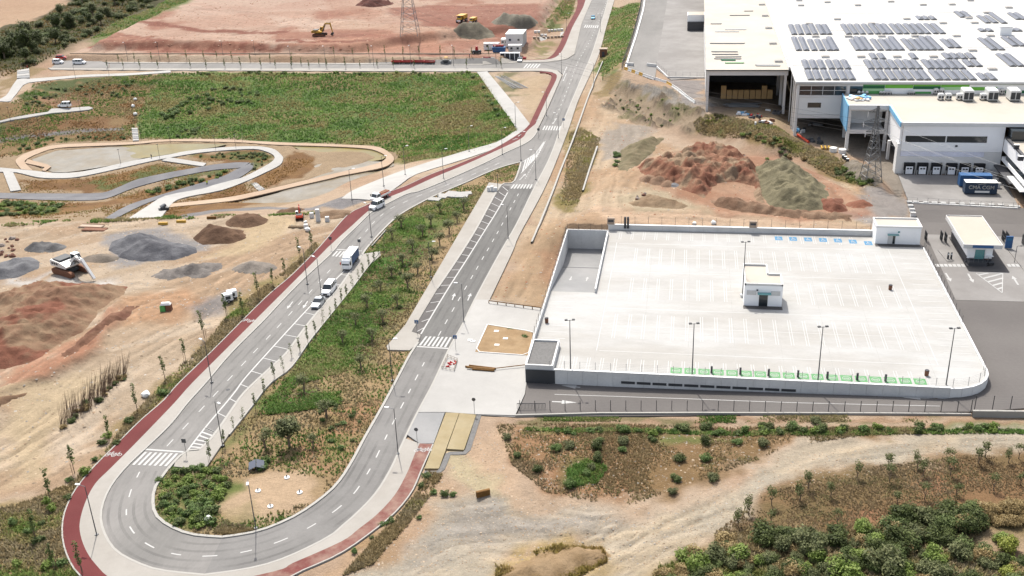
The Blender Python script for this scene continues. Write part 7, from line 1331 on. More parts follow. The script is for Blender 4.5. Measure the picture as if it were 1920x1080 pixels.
for i in range(3): q = -2.6+1.1*i; t = empty('material_crate', (p.x+q*c_, p.y+q*s_, p.z+1.07), e.rotation_euler.z, 'orange crate, %s from the tail on the small flatbed' % ORD[i], 'crate', 'crates on the flatbed'); mb = MB(); mb.box(-.45, .45, -.7, .7, 0, .45); mb.build('box', M['orange_red'], t); mb = MB(); mb.box(-.48, .48, -.73, .73, .452, .5); mb.build('rim', M['rust'], t)
def excavator(p, rz, paint, label, s, arm, dark='dark_steel', track='tyre', cabm=None):
    e = empty('excavator', p, rz, label, 'excavator'); e.scale = (s,)*3
    for q in (-1, 1):
        mb = MB(); pr = [(-2.0+.45*math.cos(a), .45+.45*math.sin(a)) for a in np.linspace(math.pi/2, 3*math.pi/2, 7)]+[(2.0+.45*math.cos(a), .45+.45*math.sin(a)) for a in np.linspace(-math.pi/2, math.pi/2, 7)]; mb.prism(pr, q*1.25-.3, q*1.25+.3); t = mb.build('track', M[track], e)
        mb = MB(); mb.prism([(x*.93, .45+(z-.45)*.72) for x, z in pr], q*1.25-.32, q*1.25+.32); mb.build('track_frame', M['rust'], t)
    mb = MB(); mb.tube((0, 0, .7), (0, 0, 1.15), .8, n=14); mb.box(-.9, .9, -1, 1, .4, .8, bottom=True); mb.build('undercarriage', M[dark], e)
    mb = MB(); mb.prism([(-2.6, 1.2), (1.0, 1.2), (1.3, 1.45), (1.3, 1.6), (-.2, 2.0), (-2.5, 2.15), (-2.75, 1.7)], -1.35, 1.35); mb.build('body', M[paint], e); mb = MB(); mb.box(-2.3, -.3, -1.2, 1.2, 2.02, 2.3, taper=.08); mb.build('engine_cover', M[dark], e); mb = MB(); mb.box(-2.78, -2.5, -1.3, 1.3, 1.25, 1.95, bottom=True); mb.build('counterweight', M[paint], e)
    for k in range(3): mb = MB(); mb.box(-2.3+.55*k, -1.9+.55*k, -1.372, -1.352, 1.5, 1.85, bottom=True); mb.build('grille', M[dark], e)
    mb = MB(); mb.prism([(.1, 1.62), (1.45, 1.62), (1.5, 2.3), (1.2, 2.95), (.15, 2.95)], .45, 1.32); cb = mb.build('cab', M['glass_dark'], e); mb = MB(); mb.box(.1, 1.25, .42, 1.35, 2.96, 3.05); mb.build('roof', M[cabm or paint], cb); mb = MB(); [mb.tube((x, y, 1.62), (x2, y, 2.95), .05, n=4) for y in (.45, 1.32) for x, x2 in ((.12, .15), (1.47, 1.22))]; mb.build('frame', M[cabm or paint], cb)
    A = [Vector((x, -.1, z)) for x, z in arm]
    mb = MB(); mb.prism([(A[0].x, A[0].z), (A[1].x+.05, A[1].z-.28), (A[2].x, A[2].z-.2), (A[2].x, A[2].z+.2), (A[1].x-.1, A[1].z+.3), (A[0].x-.2, A[0].z+.35)], -.35, .15); bm = mb.build('boom', M[paint], e); mb = MB(); mb.tube(A[0]+Vector((.4, .25, -.2)), A[1]+Vector((.05, .25, -.1)), .1, n=6); mb.tube(A[0]+Vector((.4, -.45, -.2)), A[1]+Vector((.05, -.45, -.1)), .1, n=6); mb.build('hydraulic_ram', M['galv'], bm)
    d = (A[3]-A[2]).normalized(); n = Vector((d.z, 0, -d.x)); mb = MB(); q = [A[2]-d*.5-n*.22, A[2]-d*.3+n*.25, A[3]+n*.13, A[3]-n*.13]; mb.prism([(v.x, v.z) for v in q], -.3, .1); st = mb.build('stick', M[paint], e); mb = MB(); mb.tube(A[1]+Vector((.3, 0, .45)), A[2]-d*.4+n*.1, .1, n=6); mb.build('hydraulic_ram', M['galv'], st)
    if len(arm) > 4:
        b = A[3]; mb = MB(); mb.prism([(b.x-.15, b.z+.1), (b.x+.25, b.z), (b.x+.3, b.z-.6), (b.x-.2, b.z-.95), (b.x-.75, b.z-.7), (b.x-.55, b.z-.3)], -.7, .5); mb.build('bucket', M[dark], e)
    return e
p = gp(133, 511); excavator(p, -.42, 'hvac', 'big white tracked excavator without bucket resting its arm on the sandy yard', 1.45, [(.9, 1.9), (2.6, 3.0), (3.9, 2.6), (5.9, .25)], track='rust')
p = gp(600, 67); excavator(p, .02, 'yellow_paint', 'yellow excavator with raised arm on the red plateau', 1.18, [(.9, 1.7), (2.6, 4.4), (4.4, 4.3), (5.0, 1.2), (0, 0)], track='tyre')
p = gp(562, 410); excavator(p, 1.9, 'orange_red', 'small red mini excavator with raised arm by the brown heap', .62, [(.9, 1.7), (1.6, 4.0), (2.6, 4.6), (3.0, 3.0), (0, 0)], cabm='car_white')
def dumper(p, rz, label, s):
    e = empty('dump_truck', p, rz, label, 'dump truck'); e.scale = (s,)*3
    mb = MB(); mb.prism([(-3.6, 2.6), (-3.2, 1.6), (1.0, 1.5), (1.6, 2.9), (3.2, 3.2), (3.2, 3.4), (1.2, 3.3), (-3.4, 3.2)], -1.6, 1.6); mb.build('dump_body', M['yellow_paint'], e); mb = MB(); mb.box(-3, 3, -.7, .7, .9, 1.5, bottom=True); mb.build('chassis', M['dark_steel'], e)
    mb = MB(); mb.prism([(1.7, 1.5), (3.6, 1.4), (3.8, 1.9), (3.1, 2.3), (2.9, 3.1), (1.8, 3.1)], -1.0, 1.0); mb.build('cab', M['yellow_paint'], e); mb = MB(); mb.quad((3.16, -.85, 2.35), (3.16, .85, 2.35), (2.97, .8, 3.0), (2.97, -.8, 3.0)); mb.build('windscreen', M['glass_dark'], e); mb = MB(); mb.box(1.6, 3.0, -1.05, 1.05, 3.12, 3.2); mb.build('cab_roof', M['car_white'], e); mb = MB(); mb.box(3.8, 3.9, -.9, .9, .8, 1.5, bottom=True); mb.build('grille', M['car_white'], e)
    for x in (2.5, -1.2, -2.6): [wheel(e, x, q*1.35, .75, .6) for q in (-1, 1)]
dumper(gp(866, 41), -1.75, 'larger yellow dump truck facing out behind the khaki heap', .98); dumper(gp(887, 43), -1.75, 'smaller yellow dump truck right of the larger one', .72)
for i, x in enumerate((745, 765, 786, 806)):
    p = veh(x, 121.5); e = empty('flat_wagon', p, .0, 'low rust red flat trailer, %s from the west parked along the upper street' % ORD[i], 'trailer', 'rust red trailers on the street'); mb = MB(); mb.box(-2.1, 2.1, -1.1, 1.1, .6, .8, bottom=True); mb.build('bed', M['rust'], e)
    for bx in ((-2.1, 2.1, -1.12, -1.04, .81, 1.2), (-2.1, 2.1, 1.04, 1.12, .81, 1.2), (2.0, 2.1, -1.03, 1.03, .81, 1.3), (-2.1, -2.0, -1.03, 1.03, .81, 1.3)): mb = MB(); mb.box(*bx); mb.build('side_board', M['car_red'], e)
    for q in (-1.3, 1.3): [wheel(e, q, s*.9, .32, .2) for s in (-1, 1)]
p = veh(837, 121.5); e = empty('road_roller', p, 0, 'dark road roller at the east end of the trailer row', 'road roller'); mb = MB(); mb.box(-1.4, 1.3, -.9, .9, .8, 1.6, taper=.05); mb.build('body', M['dark_steel'], e)
for x in (-1.5, 1.5): mb = MB(); mb.tube((x, -.9, .65), (x, .9, .65), .65, n=14); mb.build('drum', M['galv'], e)
mb = MB(); mb.box(-.6, .6, -.8, .8, 2.6, 2.7, bottom=True); mb.build('canopy', M['yellow_paint'], e); mb = MB(); [mb.tube((x, y, 1.6), (x, y, 2.6), .05, n=4) for x in (-.55, .55) for y in (-.75, .75)]; mb.build('posts', M['yellow_paint'], e)
p = gp(894, 101); e = empty('forklift', p, 0, 'small dark machine with red mast behind the retaining wall', 'site machine'); mb = MB(); mb.box(-1.8, 1.8, -.9, .9, .5, 1.5, taper=.1); mb.build('body', M['dark_steel'], e); mb = MB(); mb.box(-.5, .6, -.6, .6, 1.5, 3.0, taper=.15); mb.build('cab', M['car_red'], e); [wheel(e, x, s*.8, .5, .3) for x in (-1.2, 1.2) for s in (-1, 1)]
p = atz(1853, 494.5, 1.15); e = empty('golf_cart', p, -1.3, 'small white topped golf cart before the gatehouse steps', 'golf cart'); mb = MB(); mb.prism([(-1.2, .3), (1.1, .3), (1.2, .7), (.6, .8), (.4, .45), (-.3, .45), (-.4, .8), (-1.2, .85)], -.55, .55); mb.build('body', M['slate'], e); mb = MB(); mb.box(-.9, .6, -.6, .6, 1.75, 1.82); mb.build('roof', M['car_white'], e); mb = MB(); [mb.tube((x, y, .7), (x*.8, y, 1.75), .03, n=4) for x in (-.9, .7) for y in (-.5, .5)]; mb.build('posts', M['dark_steel'], e); mb = MB(); mb.box(-.7, -.2, -.5, .5, .85, 1.2, taper=.06); mb.build('seat', M['rust'], e); [wheel(e, x, s*.5, .24, .16) for x in (-.8, .8) for s in (-1, 1)]
# ---------------------------------------------------------------- people, tiny in the photograph
def person(p, rz, top, label, hi=None):
    me = bpy.data.meshes.new('person'); v = [(0, 0, .92), (0, 0, 1.18), (0, 0, 1.42), (0, 0, 1.52), (.02, 0, 1.66), (.03, 0, 1.74), (0, .1, .88), (.06, .11, .48), (.02, .12, .06), (.14, .13, .03), (0, -.1, .88), (-.08, -.11, .48), (-.16, -.12, .08), (-.04, -.13, .03), (0, .2, 1.4), (-.04, .27, 1.12), (.08, .27, .88), (0, -.2, 1.4), (.06, -.27, 1.12), (.16, -.25, .9)]
    e_ = [(0, 1), (1, 2), (2, 3), (3, 4), (4, 5), (0, 6), (6, 7), (7, 8), (8, 9), (0, 10), (10, 11), (11, 12), (12, 13), (2, 14), (14, 15), (15, 16), (2, 17), (17, 18), (18, 19)]; me.from_pydata(v, e_, []); o = bpy.data.objects.new('person', me); COL.objects.link(o); o.modifiers.new('skin', 'SKIN'); o.modifiers.new('sub', 'SUBSURF').levels = 1
    rad = [.15, .15, .16, .06, .10, .085, .10, .075, .05, .045, .10, .075, .05, .045, .075, .05, .04, .075, .05, .04]
    for i, d in enumerate(me.skin_vertices[0].data): d.radius = (rad[i],)*2; d.use_root = i == 0
    dg = bpy.context.evaluated_depsgraph_get(); m2 = bpy.data.meshes.new_from_object(o.evaluated_get(dg)); bpy.data.objects.remove(o); m2.materials.clear()
    for k in (top, 'trousers', 'skin'): m2.materials.append(M[k])
    for f in m2.polygons: z = f.center.z; f.material_index = 2 if z > 1.5 or (abs(f.center.y) > .2 and z < .98) else (0 if z > .92 else 1)
    m2.shade_smooth(); q = link('person', m2, None, p, rz, 1.02); tag(q, label, 'person')
C_('trousers', (.03, .035, .05), rough=.9); C_('skin', (.42, .26, .19), rough=.6); C_('hi_vis', (.55, .62, .05), rough=.8); C_('navy_top', (.03, .04, .09), rough=.9); C_('red_top', (.4, .05, .04), rough=.9)
person(gp(389, 348), 2, 'hi_vis', 'person in a yellow top walking on the grey gravel track'); person(gp(881, 119.5), 0, 'navy_top', 'person in dark blue on the upper street'); person(gp(52, 130), 0, 'red_top', 'person in red at the head of the concrete steps'); q = gp(285, 300); q.z += .3; person(q, 1, 'navy_top', 'person in dark clothes on the white basin path')
# ---------------------------------------------------------------- site things
def cabin(p, w, d, h, rz, label, m='cont_white', group=None, wins=2, ribs=True):
    e = empty('site_cabin', p, rz, label, 'site cabin', group); mb = MB(); mb.box(-w/2, w/2, 0, d, .15, h); mb.build('wall', M[m], e); mb = MB(); mb.box(-w/2-.1, w/2+.1, -.1, d+.1, h+.003, h+.16); mb.build('roof', M['hvac'], e)
    for k in range(wins): x = -w/2+w*(k+.5)/wins; mb = MB(); mb.box(x-.45, x+.45, -.05, -.005, h*.5, h*.5+.8, bottom=True); mb.build('window', M['glass_dark'], e)
    for k in range(5): y = d*(k+.5)/5; mb = MB(); mb.box(w/2+.005, w/2+.05, y-.05, y+.05, .3, h-.1, bottom=True); mb.build('rib', M[m], e)
p = gp(963, 92); 
for i in range(4): c = cabin(Vector((p.x-.2, p.y+i*2.55+3.5, p.z)), 7.2, 2.45, 5.3, 0, 'pale two level site cabin, %s from the street in the row' % ORD[i], 'hvac', 'row of site cabins', 2 if i == 0 else 0)
cabin(gp(965, 97), 5.2, 2.4, 2.9, 0, 'single pale site cabin in front of the cabin row', 'hvac'); cabin(gp(946, 87), 2.9, 3.4, 2.8, 0, 'small pale cabin left of the cabin row', 'hvac'); cabin(gp(921, 94), 6.2, 2.4, 2.6, 0, 'long white container left of the blue skip', 'cont_white')
p = gp(936, 98); e = empty('skip', p, 0, 'open topped dark blue skip before the site cabins', 'skip'); mb = MB(); mb.prism([(-2.4, .2), (2.4, .2), (2.7, 2.2), (-2.7, 2.2)], -1.2, 1.2); mb.build('tub', M['cont_blue'], e); mb = MB(); [mb.box(-2.2+k*.88, -2.1+k*.88, -1.28, -1.2, .3, 2.1, bottom=True) for k in range(6)]; mb.build('ribs', M['cont_blue'], e)
for i in range(4): q = p+Vector((-1.9+i*1.1, 0, 2.22)); mb = MB(); mb.tube((-.5, 0, .42), (.5, 0, .42), .42, n=12); b = mb.build('barrel', M['car_red'], None, q); tag(b, 'bright red barrel, %s from the west lying on the blue skip' % ORD[i], 'barrel', 'red barrels on the skip')
p = gp(956, 113); p.z = .1; e = empty('shelter', p, 0, 'white framed shelter with black panels beside the street end', 'shelter'); mb = MB(); mb.box(-4, 4, -.1, 1.6, 2.75, 2.95, bottom=True); mb.build('roof', M['white_cladding'], e)
for i in range(5): mb = MB(); x = -3.95+i*1.92; mb.box(x, x+.22, 0, 1.5, 0, 2.74); mb.build('post', M['white_cladding'], e)
for i in range(4): mb = MB(); x = -3.72+i*1.92; mb.box(x, x+1.68, .3, .4, .05, 2.7); mb.build('panel', M['slate'], e)
mb = MB(); mb.tube((5.0, .5, .1), (6.4, .5, .1), .5, n=10); tag(mb.build('tarpaulin_roll', M['car_red'], None, p+Vector((0, 1, .5))), 'bright red covered roll beside the white framed shelter', 'roll')
p = gp(1131, 107); e = empty('brown_kiosk', p, 0, 'small brown square kiosk on the east side of the main road', 'kiosk'); mb = MB(); mb.box(-1.4, 1.4, 0, 2.6, -.2, 3.0); mb.build('wall', M['rust'], e); mb = MB(); mb.box(-1.6, 1.6, -.2, 2.8, 3.0, 3.2); mb.build('roof', M['brown_wall'], e); mb = MB(); mb.box(-.5, .5, -.06, -.01, 0, 2.1, bottom=True); mb.build('door', M['slate'], e)
def pallet(p, rz, h, m, label, grp):
    e = empty('pallet_load', p, rz, label, 'pallet', grp); mb = MB(); [mb.box(-.6, .6, y-.08, y+.08, 0, .14) for y in (-.45, 0, .45)]; mb.build('pallet', M['cardboard'], e); k = max(1, round(h/.4))
    for i in range(k): mb = MB(); mb.box(-.58, .58, -.55, .55, .145+i*h/k, .135+(i+1)*h/k); mb.build('load', M[m], e)
for i in range(9): pallet(gp(1004+i*6.2, 62-i*.5), .1, .9, 'wall_concrete', 'grey loaded pallet, %s from the west in the back row by the cabins' % ORD[i], 'grey pallets by the cabins')
for i, x in enumerate((1002, 1009, 1020, 1028, 1035, 1042, 1048, 1054)): pallet(gp(x, 73-i*.4), .1, .8, 'brown_wall', 'brown loaded pallet, %s from the west in the front row by the cabins' % ORD[i], 'brown pallets by the cabins')
slab('paved_strip', G([(1003, 66), (1058, 59), (1052, 69), (998, 73)]), M['concrete_light'], .06, .3, paved=False)
# steel tubes, timber, rails
p0 = gp(935, 143); p1 = gp(972, 166)
for i in range(9):
    o = Vector((-1.6+i*.42, -.1*i, .12+.1*(i % 2))); mb = MB(); a = p0+o+Vector((random.uniform(-.6, .6), random.uniform(-1, 1), 0)); b = p1+o+Vector((i*.22, random.uniform(-1, 1), 0)); mb.tube((0, 0, 0), b-a, .11, n=6); tag(mb.build('steel_tube', M['galv'], None, a), 'long grey steel tube, %s from the west in the stack beside the diagonal path' % ORD[i], 'steel tube', 'stacked steel tubes')
C_('timber', C(176, 128, 66), rough=.8, var=.15, scale=2); r_ = empty('timber_rail', G([(917, 573)])[0]+(.15,), 0, 'low timber rail on short posts along the bare plot at the plaza', 'timber rail'); a, b = gp(917, 573), gp(1015, 586); a.z = b.z = .15; L0 = -r_.location
mb = MB(); mb.tube(a+Vector((0, 0, .55)), b+Vector((0, 0, .55)), .11, n=6); mb.build('rail', M['timber'], r_, L0)
for i in range(7): q = a.lerp(b, i/6); mb = MB(); mb.tube(q, q+Vector((0, 0, .5)), .09, n=6); mb.build('post', M['timber'], r_, L0)
for i, (u, v) in enumerate((((873, 694), (926, 699)), ((876, 697), (928, 701)), ((880, 692), (930, 698)), ((926, 699), (986, 701)), ((886, 699), (927, 702)))):
    a, b = gp(*u), gp(*v); mb = MB(); mb.tube((0, 0, 0), b-a, .16 if i != 3 else .08, n=6); tag(mb.build('timber_beam', M['timber'], None, Vector((a.x, a.y, .33+.12*(i % 2)))), 'timber beam, %s counting from the road in the stack on the plaza' % ORD[i], 'timber beam', 'timber beams on the plaza')
b_ = empty('barrier_pen', gp(845, 690), 0, 'square of barrier panels round red netting on the plaza edge', 'barrier'); c = [gp(*q) for q in ((829, 697), (852, 701), (858, 682), (840, 675))]; L0 = -b_.location
for i in range(4):
    a, b = c[i], c[(i+1) % 4]; mb = MB()
    for z in (.4, .75, 1.1): mb.tube(a+Vector((0, 0, z)), b+Vector((0, 0, z)), .03, n=4)
    for t in (0, .33, .66, 1): q = a.lerp(b, t); mb.tube(q+Vector((0, 0, .1)), q+Vector((0, 0, 1.2)), .03, n=4)
    mb.build('panel', M['stake'], b_, L0)
mb = MB(); q = gp(846, 688); [mb.tube(q+Vector((random.uniform(-.9, .9), random.uniform(-1.4, 1.4), .2)), q+Vector((random.uniform(-.9, .9), random.uniform(-1.4, 1.4), .7)), .16, n=5) for _ in range(9)]; tag(mb.build('net_roll', M['car_red']), 'heap of red netting inside the plaza barriers', 'netting')
# plots on the plaza
slab('bare_plot', G([(917, 611), (1000, 620), (1012, 604), (991, 668), (890, 661)][:0] or [(914, 610), (1002, 624), (990, 668), (891, 661)]), mat('plot_soil', C(214, 182, 140), rough=.95, var=.15, scale=.5, col2=C(196, 162, 120), big=.3, bump=.05), .175, .1, paved=False)
mb = MB(); q = dense(np.array(G([(914, 610), (1002, 624), (990, 668), (891, 661), (914, 610)])), 2); ribbon(mb, q, -.09, .09, .26, -.1); tag(mb.build('kerb', M['wall_concrete']), None, None, None, 'structure')
for i, (x, y) in enumerate(((931, 626), (948, 640), (882, 643), (887, 645), (932, 652))): mb = MB(); mb.box(-.45, .45, -.35, .35, 0, .03); q = gp(x, y); tag(mb.build('manhole_cover', M['wall_concrete'], None, (q.x, q.y, .2)), 'grey manhole cover, %s among those on the plaza' % ORD[i], 'manhole cover', 'manhole covers on the plaza')
# gravel margin of the tan paving, board, sacks, discs, panel, cabinet
mb = MB(); ribbon(mb, dense(G([(894, 779), (872, 848), (838, 848), (823, 884), (796, 884)]), 1), -.1, .75, .06, -.3); tag(mb.build('gravel_margin', M['gravel_grey']), None, None, None, 'structure')
mb = MB(); ribbon(mb, dense(G([(894, 778), (966, 782)]), 1), -.1, .6, .06, -.3); tag(mb.build('gravel_margin', M['gravel_grey']), None, None, None, 'structure')
p = gp(906, 930); e = empty('wooden_trough', p, .5, 'rough wooden box standing on the dirt track below the tan paving', 'wooden box')
for i in range(4): mb = MB(); mb.box(-1.0, 1.0, -.22, -.14, .02+i*.24, .24+i*.24, bottom=True); mb.build('plank', M['timber'], e); mb = MB(); mb.box(-1.0, 1.0, .14, .22, .02+i*.24, .24+i*.24, bottom=True); mb.build('plank', M['timber'], e)
mb = MB(); mb.box(-1.02, 1.02, -.13, .13, .9, .99); mb.build('lid', M['timber'], e)
for i, (x, y) in enumerate(((484, 921), (507, 950), (538, 896), (562, 924))):
    e = empty('concrete_disc', gp(x, y), 0, 'round white footing with a stub, %s from the west on the sandy median plot' % ORD[i], 'footing', 'round footings on the median plot'); mb = MB(); mb.tube((0, 0, -.1), (0, 0, .14), .42, n=16); mb.build('disc', M['coping'], e); mb = MB(); mb.tube((0, 0, .14), (0, 0, .55), .09, n=6); mb.build('stub', M['dark_steel'], e)
p = gp(482, 880); e = empty('solar_unit', p, .35, 'tilted black solar panel pair on a frame in the median weeds', 'solar panel')
for s in (-1, 1): mb = MB(); mb.quad((s*.05, -.8, 1.0), (s*1.15, -.8, .55), (s*1.15, .8, .9), (s*.05, .8, 1.35)); mb.quad((s*.05, .8, 1.32), (s*1.15, .8, .87), (s*1.15, -.8, .52), (s*.05, -.8, .97)); mb.build('panel', M['solar_glass'], e)
mb = MB(); [mb.tube((x, y, 0), (x, y, .75 if abs(x) > .5 else 1.1), .04, n=4) for x in (-1, 0, 1) for y in (-.5, .5)]; mb.build('frame', M['alu'], e)
def sack(px, py, s, label):
    mb = MB(); me = leafless = bpy.data.meshes.new('bulk_sack'); import bmesh
    bm = bmesh.new(); bmesh.ops.create_icosphere(bm, subdivisions=2, radius=1)
    for v in bm.verts: k = 1+.25*(vnoise(np.array([v.co.x*2+px]), np.array([v.co.y*2+v.co.z*3]))[0]-.5)*2; v.co *= k; v.co.z = max(-.75, v.co.z*.85)
    bm.to_mesh(me); bm.free(); me.materials.append(M['cont_white']); p = gp(px, py); tag(link('bulk_sack', me, None, p+Vector((0, 0, .6*s)), 0, s), label, 'sack')
for a in ((391, 978, .65, 'lumpy white sack in the weeds at the median tip'), (274, 743, .75, 'pale round sack in the verge beside the red cycle path'), (577, 433, .7, 'white sack on the dirt beside the top saplings'), (573, 418, .45, 'small white sack below the red mini excavator'), (1302, 421, .5, 'pale sack behind the car park fence, left of the pair'), (1338, 420, .6, 'pale sack behind the car park fence, right of the pair'), (254, 216, .8, 'lowest pale boulder sack in the green gully'), (250, 201, .7, 'middle pale boulder sack in the green gully'), (254, 188, .7, 'top pale boulder sack in the green gully')): sack(*a)
for i, (x, y, w, d) in enumerate(((815, 375, 1.6, 1.2), (838, 368, 2.4, 1.0), (850, 364, 2.0, 1.4), (862, 369, 2.2, 1.2), (872, 364, 1.8, 1.2), (830, 371, 1.2, .8))):
    q = gp(x, y); mb = MB(); mb.box(-w, w, -d, d, -.1, .35, taper=.1); tag(mb.build('concrete_slab_piece', M['concrete_light'], None, q, random.uniform(-.4, .4)), 'pale broken slab, %s from the west in the weeds at the top of the median' % ORD[i], 'slab', 'broken slabs on the median')
p = gp(923, 362); e = empty('utility_cabinet', p, .1, 'white utility cabinets with a thin post at the top of the median pavement', 'cabinet')
for x, h in ((-.9, 1.7), (.0, 1.9), (.9, 1.5)): mb = MB(); mb.box(x-.38, x+.38, -.3, .3, 0, h); mb.build('cabinet', M['coping'], e)
mb = MB(); mb.tube((1.5, 0, 0), (1.5, 0, 5), .08, n=6); mb.build('post', M['lamp_grey'], e)
for i, (x, y) in enumerate(((172, 425), (178, 431))): p = gp(x, y); e = empty('steel_plate', p, -.03, '%s brown steel trench plate at the back of the yard' % ('darker upper', 'redder lower')[i], 'steel plate'); mb = MB(); mb.box(-3, 3, -1.1, 1.1, .1, .25); mb.build('plate', M['rust' if i else 'brown_wall'], e); mb = MB(); [mb.box(-3, 3, y-.05, y+.05, .252, .34) for y in (-.9, .9)]; mb.build('rib', M['rust'], e)
p = gp(432, 566); p2 = gp(426, 572)
for i in range(2):
    e = empty('generator', gp(428+i*8, 566-i*6), .6, 'white boxed site unit, %s of the two at the verge edge of the yard' % ('lower', 'upper')[i], 'generator', 'site units by the verge'); mb = MB(); mb.box(-1.0, 1.0, -.7, .7, .5, 1.9, taper=.05); mb.build('casing', M['car_white'], e); mb = MB(); mb.box(-.9, .9, -.6, .6, .2, .5); mb.build('frame', M['dark_steel'], e); [wheel(e, 0, s*.75, .35, .2) for s in (-1, 1)]; mb = MB(); mb.box(-.5, .5, -.72, -.69, .8, 1.5, bottom=True); mb.build('grille', M['dark_steel'], e)
e = empty('cabinet_stack', gp(313, 582), .2, 'green and brown bins topped with pale sacks on the sandy yard', 'bins')
for x, m, h in ((-.7, 'green_mid', 1.2), (.5, 'rust', 1.3)): mb = MB(); mb.box(x-.5, x+.55, -.6, .6, 0, h, taper=.04); mb.build('bin', M[m], e)
mb = MB(); mb.box(-1.1, 1.0, -.5, .6, 1.32, 1.75, taper=.25); mb.build('sack', M['cont_white'], e)
e = empty('concrete_mixer', gp(308, 397), .8, 'dark concreting machine at the end of the white basin path', 'site machine'); mb = MB(); mb.box(-1.2, 1.2, -.7, .7, .5, 1.2); mb.build('chassis', M['dark_steel'], e); mb = MB(); mb.tube((-.6, 0, 1.3), (.7, 0, 2.0), .75, .4, 10); mb.build('drum', M['lamp_grey'], e); [wheel(e, x, s*.7, .35, .2) for x in (-.8, .8) for s in (-1, 1)]
for i, (x, y) in enumerate(((340, 417), (306, 421), (397, 410))): mb = MB(); mb.box(-1.2, 1.2, -.3, .3, 0, .6, taper=.08); tag(mb.build('yellow_trough', M['yellow_paint' if i < 2 else 'timber'], None, gp(x, y), .1), '%s skip tray at the back edge of the yard' % ('yellow middle', 'yellow left', 'wooden right')[i], 'skip tray')
for i, (x, y, h) in enumerate(((597, 414, 3.0), (585, 408, 1.3), (614, 415, 1.2), (574, 427, .9))): mb = MB(); mb.box(-.5, .5, -.5, .5, -.1, h, taper=.04); tag(mb.build('concrete_shaft', M['wall_concrete'], None, gp(x, y), .2), '%s grey concrete shaft piece on the dirt by the red cycle path' % ('tall upright', 'squat', 'short square', 'lowest')[i], 'concrete shaft')
e = empty('pipe_bundle', gp(560, 428), .05, 'bundle of pale pipes lying beside the haul road gap', 'pipes')
for i in range(4): mb = MB(); mb.tube((-2.6, .3*i, .2), (2.6, .3*i, .2), .15, n=6); mb.build('pipe', M['stake'], e)
# steps
for q, n, lb in (([(247, 241), (258, 241), (261, 266), (250, 267)], 7, 'short concrete steps down to the peach path'), ([(460, 338), (471, 336), (497, 357), (486, 361)], 8, 'concrete steps from the white path to the peach path'), ([(32, 131), (55, 130), (56, 147), (32, 148)], 4, 'grey concrete steps below the upper car park')):
    P = [gp(*v) for v in q]; e = empty('steps', P[0], 0, lb, 'steps')
    for i in range(n):
        t0, t1 = i/n, (i+1)/n; mb = MB(); a, b, c, d = P[0].lerp(P[3], t0), P[1].lerp(P[2], t0), P[1].lerp(P[2], t1), P[0].lerp(P[3], t1); z = max(v.z for v in (a, b, c, d))+.25; mb.poly([(v.x, v.y) for v in (d, c, b, a)], z-1.2, z); mb.build('step', M['concrete_grey' if i % 2 else 'concrete_light'], e, -e.location)
# barriers on the service road, walls round its ramp mouths
B = [atz(x, y, 5) for x, y in ((1171, 130), (1227, 150))]+[atz(x, y, 5) for x, y in ((1229, 150), (1250, 157), (1270, 169), (1288, 184), (1303, 194))]; segs = [B[0].lerp(B[1], t) for t in np.linspace(0, 1, 9)]+[v for a, b in zip(B[2:-1], B[3:]) for v in (a, a.lerp(b, .5))]+[B[-1]]
for i, (a, b) in enumerate(zip(segs[:-1], segs[1:])):
    d = b-a; L = d.length; e = empty('road_barrier', a, math.atan2(d.y, d.x), '%s plastic barrier, %s from the black fence at the service road' % ('yellow' if i in (0, 2, 4, 11) else 'white', ORD[i]), 'barrier', 'barriers along the service road'); m = 'yellow_paint' if i in (0, 2, 4, 11) else 'coping'; mb = MB(); mb.prism([(-.28, 0), (.28, 0), (.2, .3), (.09, .4), (.07, .95), (-.07, .95), (-.09, .4), (-.2, .3)], .05, L-.05, 'x'); mb.build('body', M[m], e); mb = MB(); mb.box(L/2-.3, L/2+.3, -.3, .3, .02, .12); mb.build('foot', M['tyre'], e)
C_('black_mesh', (.03, .032, .034), rough=.7); fence('mesh_fence', P5([(1206, -20), (1200, 20), (1187, 70), (1172, 112), (1166, 130)]), 2.4, 3, 'tall black mesh fence along the service road edge', m='black_mesh', rails=(.98, .1), wires=14, r=.06)
mb = MB(); ribbon(mb, dense(np.array(P5([(1212, -20), (1206, 20), (1192, 70), (1178, 112), (1173, 128)])), 2), -.3, .3, .5, -.2); tag(mb.build('kerb_wall', M['coping']), 'pale kerb wall inside the black service road fence', 'wall')
for q, lb in (([(1173, 122), (1188, 124)], 'left'), ([(1213, 124), (1231, 126)], 'right')): mb = MB(); ribbon(mb, dense(np.array(P5(q)), 1), -.2, .2, 1.1, -.2, zf=zk(5)); tag(mb.build('ramp_wall', M['wall_concrete']), 'short grey wall at the %s mouth of the service road' % lb, 'wall')
mb = MB(); ribbon(mb, dense(np.array(P5([(1231, 126), (1252, 146), (1322, 147)])), 1), -.15, .15, .5, -.2, zf=zk(5)); tag(mb.build('kerb_wall', M['wall_concrete']), 'grey kerb wall round the pale forecourt end', 'wall'); fence('forecourt_fence', P5([(1231, 125), (1252, 144), (1321, 145)]), 1.3, 2.4, 'thin wire fence round the pale forecourt end', zf=zk(5.5), m='galv', r=.03, wires=5)
p = atz(1304, 58, 5); e = empty('porch_block', p, 0, 'dark annex with pale roof against the storage bay west wall', 'annex'); mb = MB(); mb.box(-3.4, 3.4, 0, 9, 0, 3.6); mb.build('wall', M['slate'], e); mb = MB(); mb.box(-3.5, 3.5, 1, 9.2, 3.61, 6.2); mb.build('upper_wall', M['white_cladding'], e); mb = MB(); mb.box(-3.3, 3.3, 1.2, 9, 6.21, 6.3); mb.build('roof', M['roof_cream'], e)
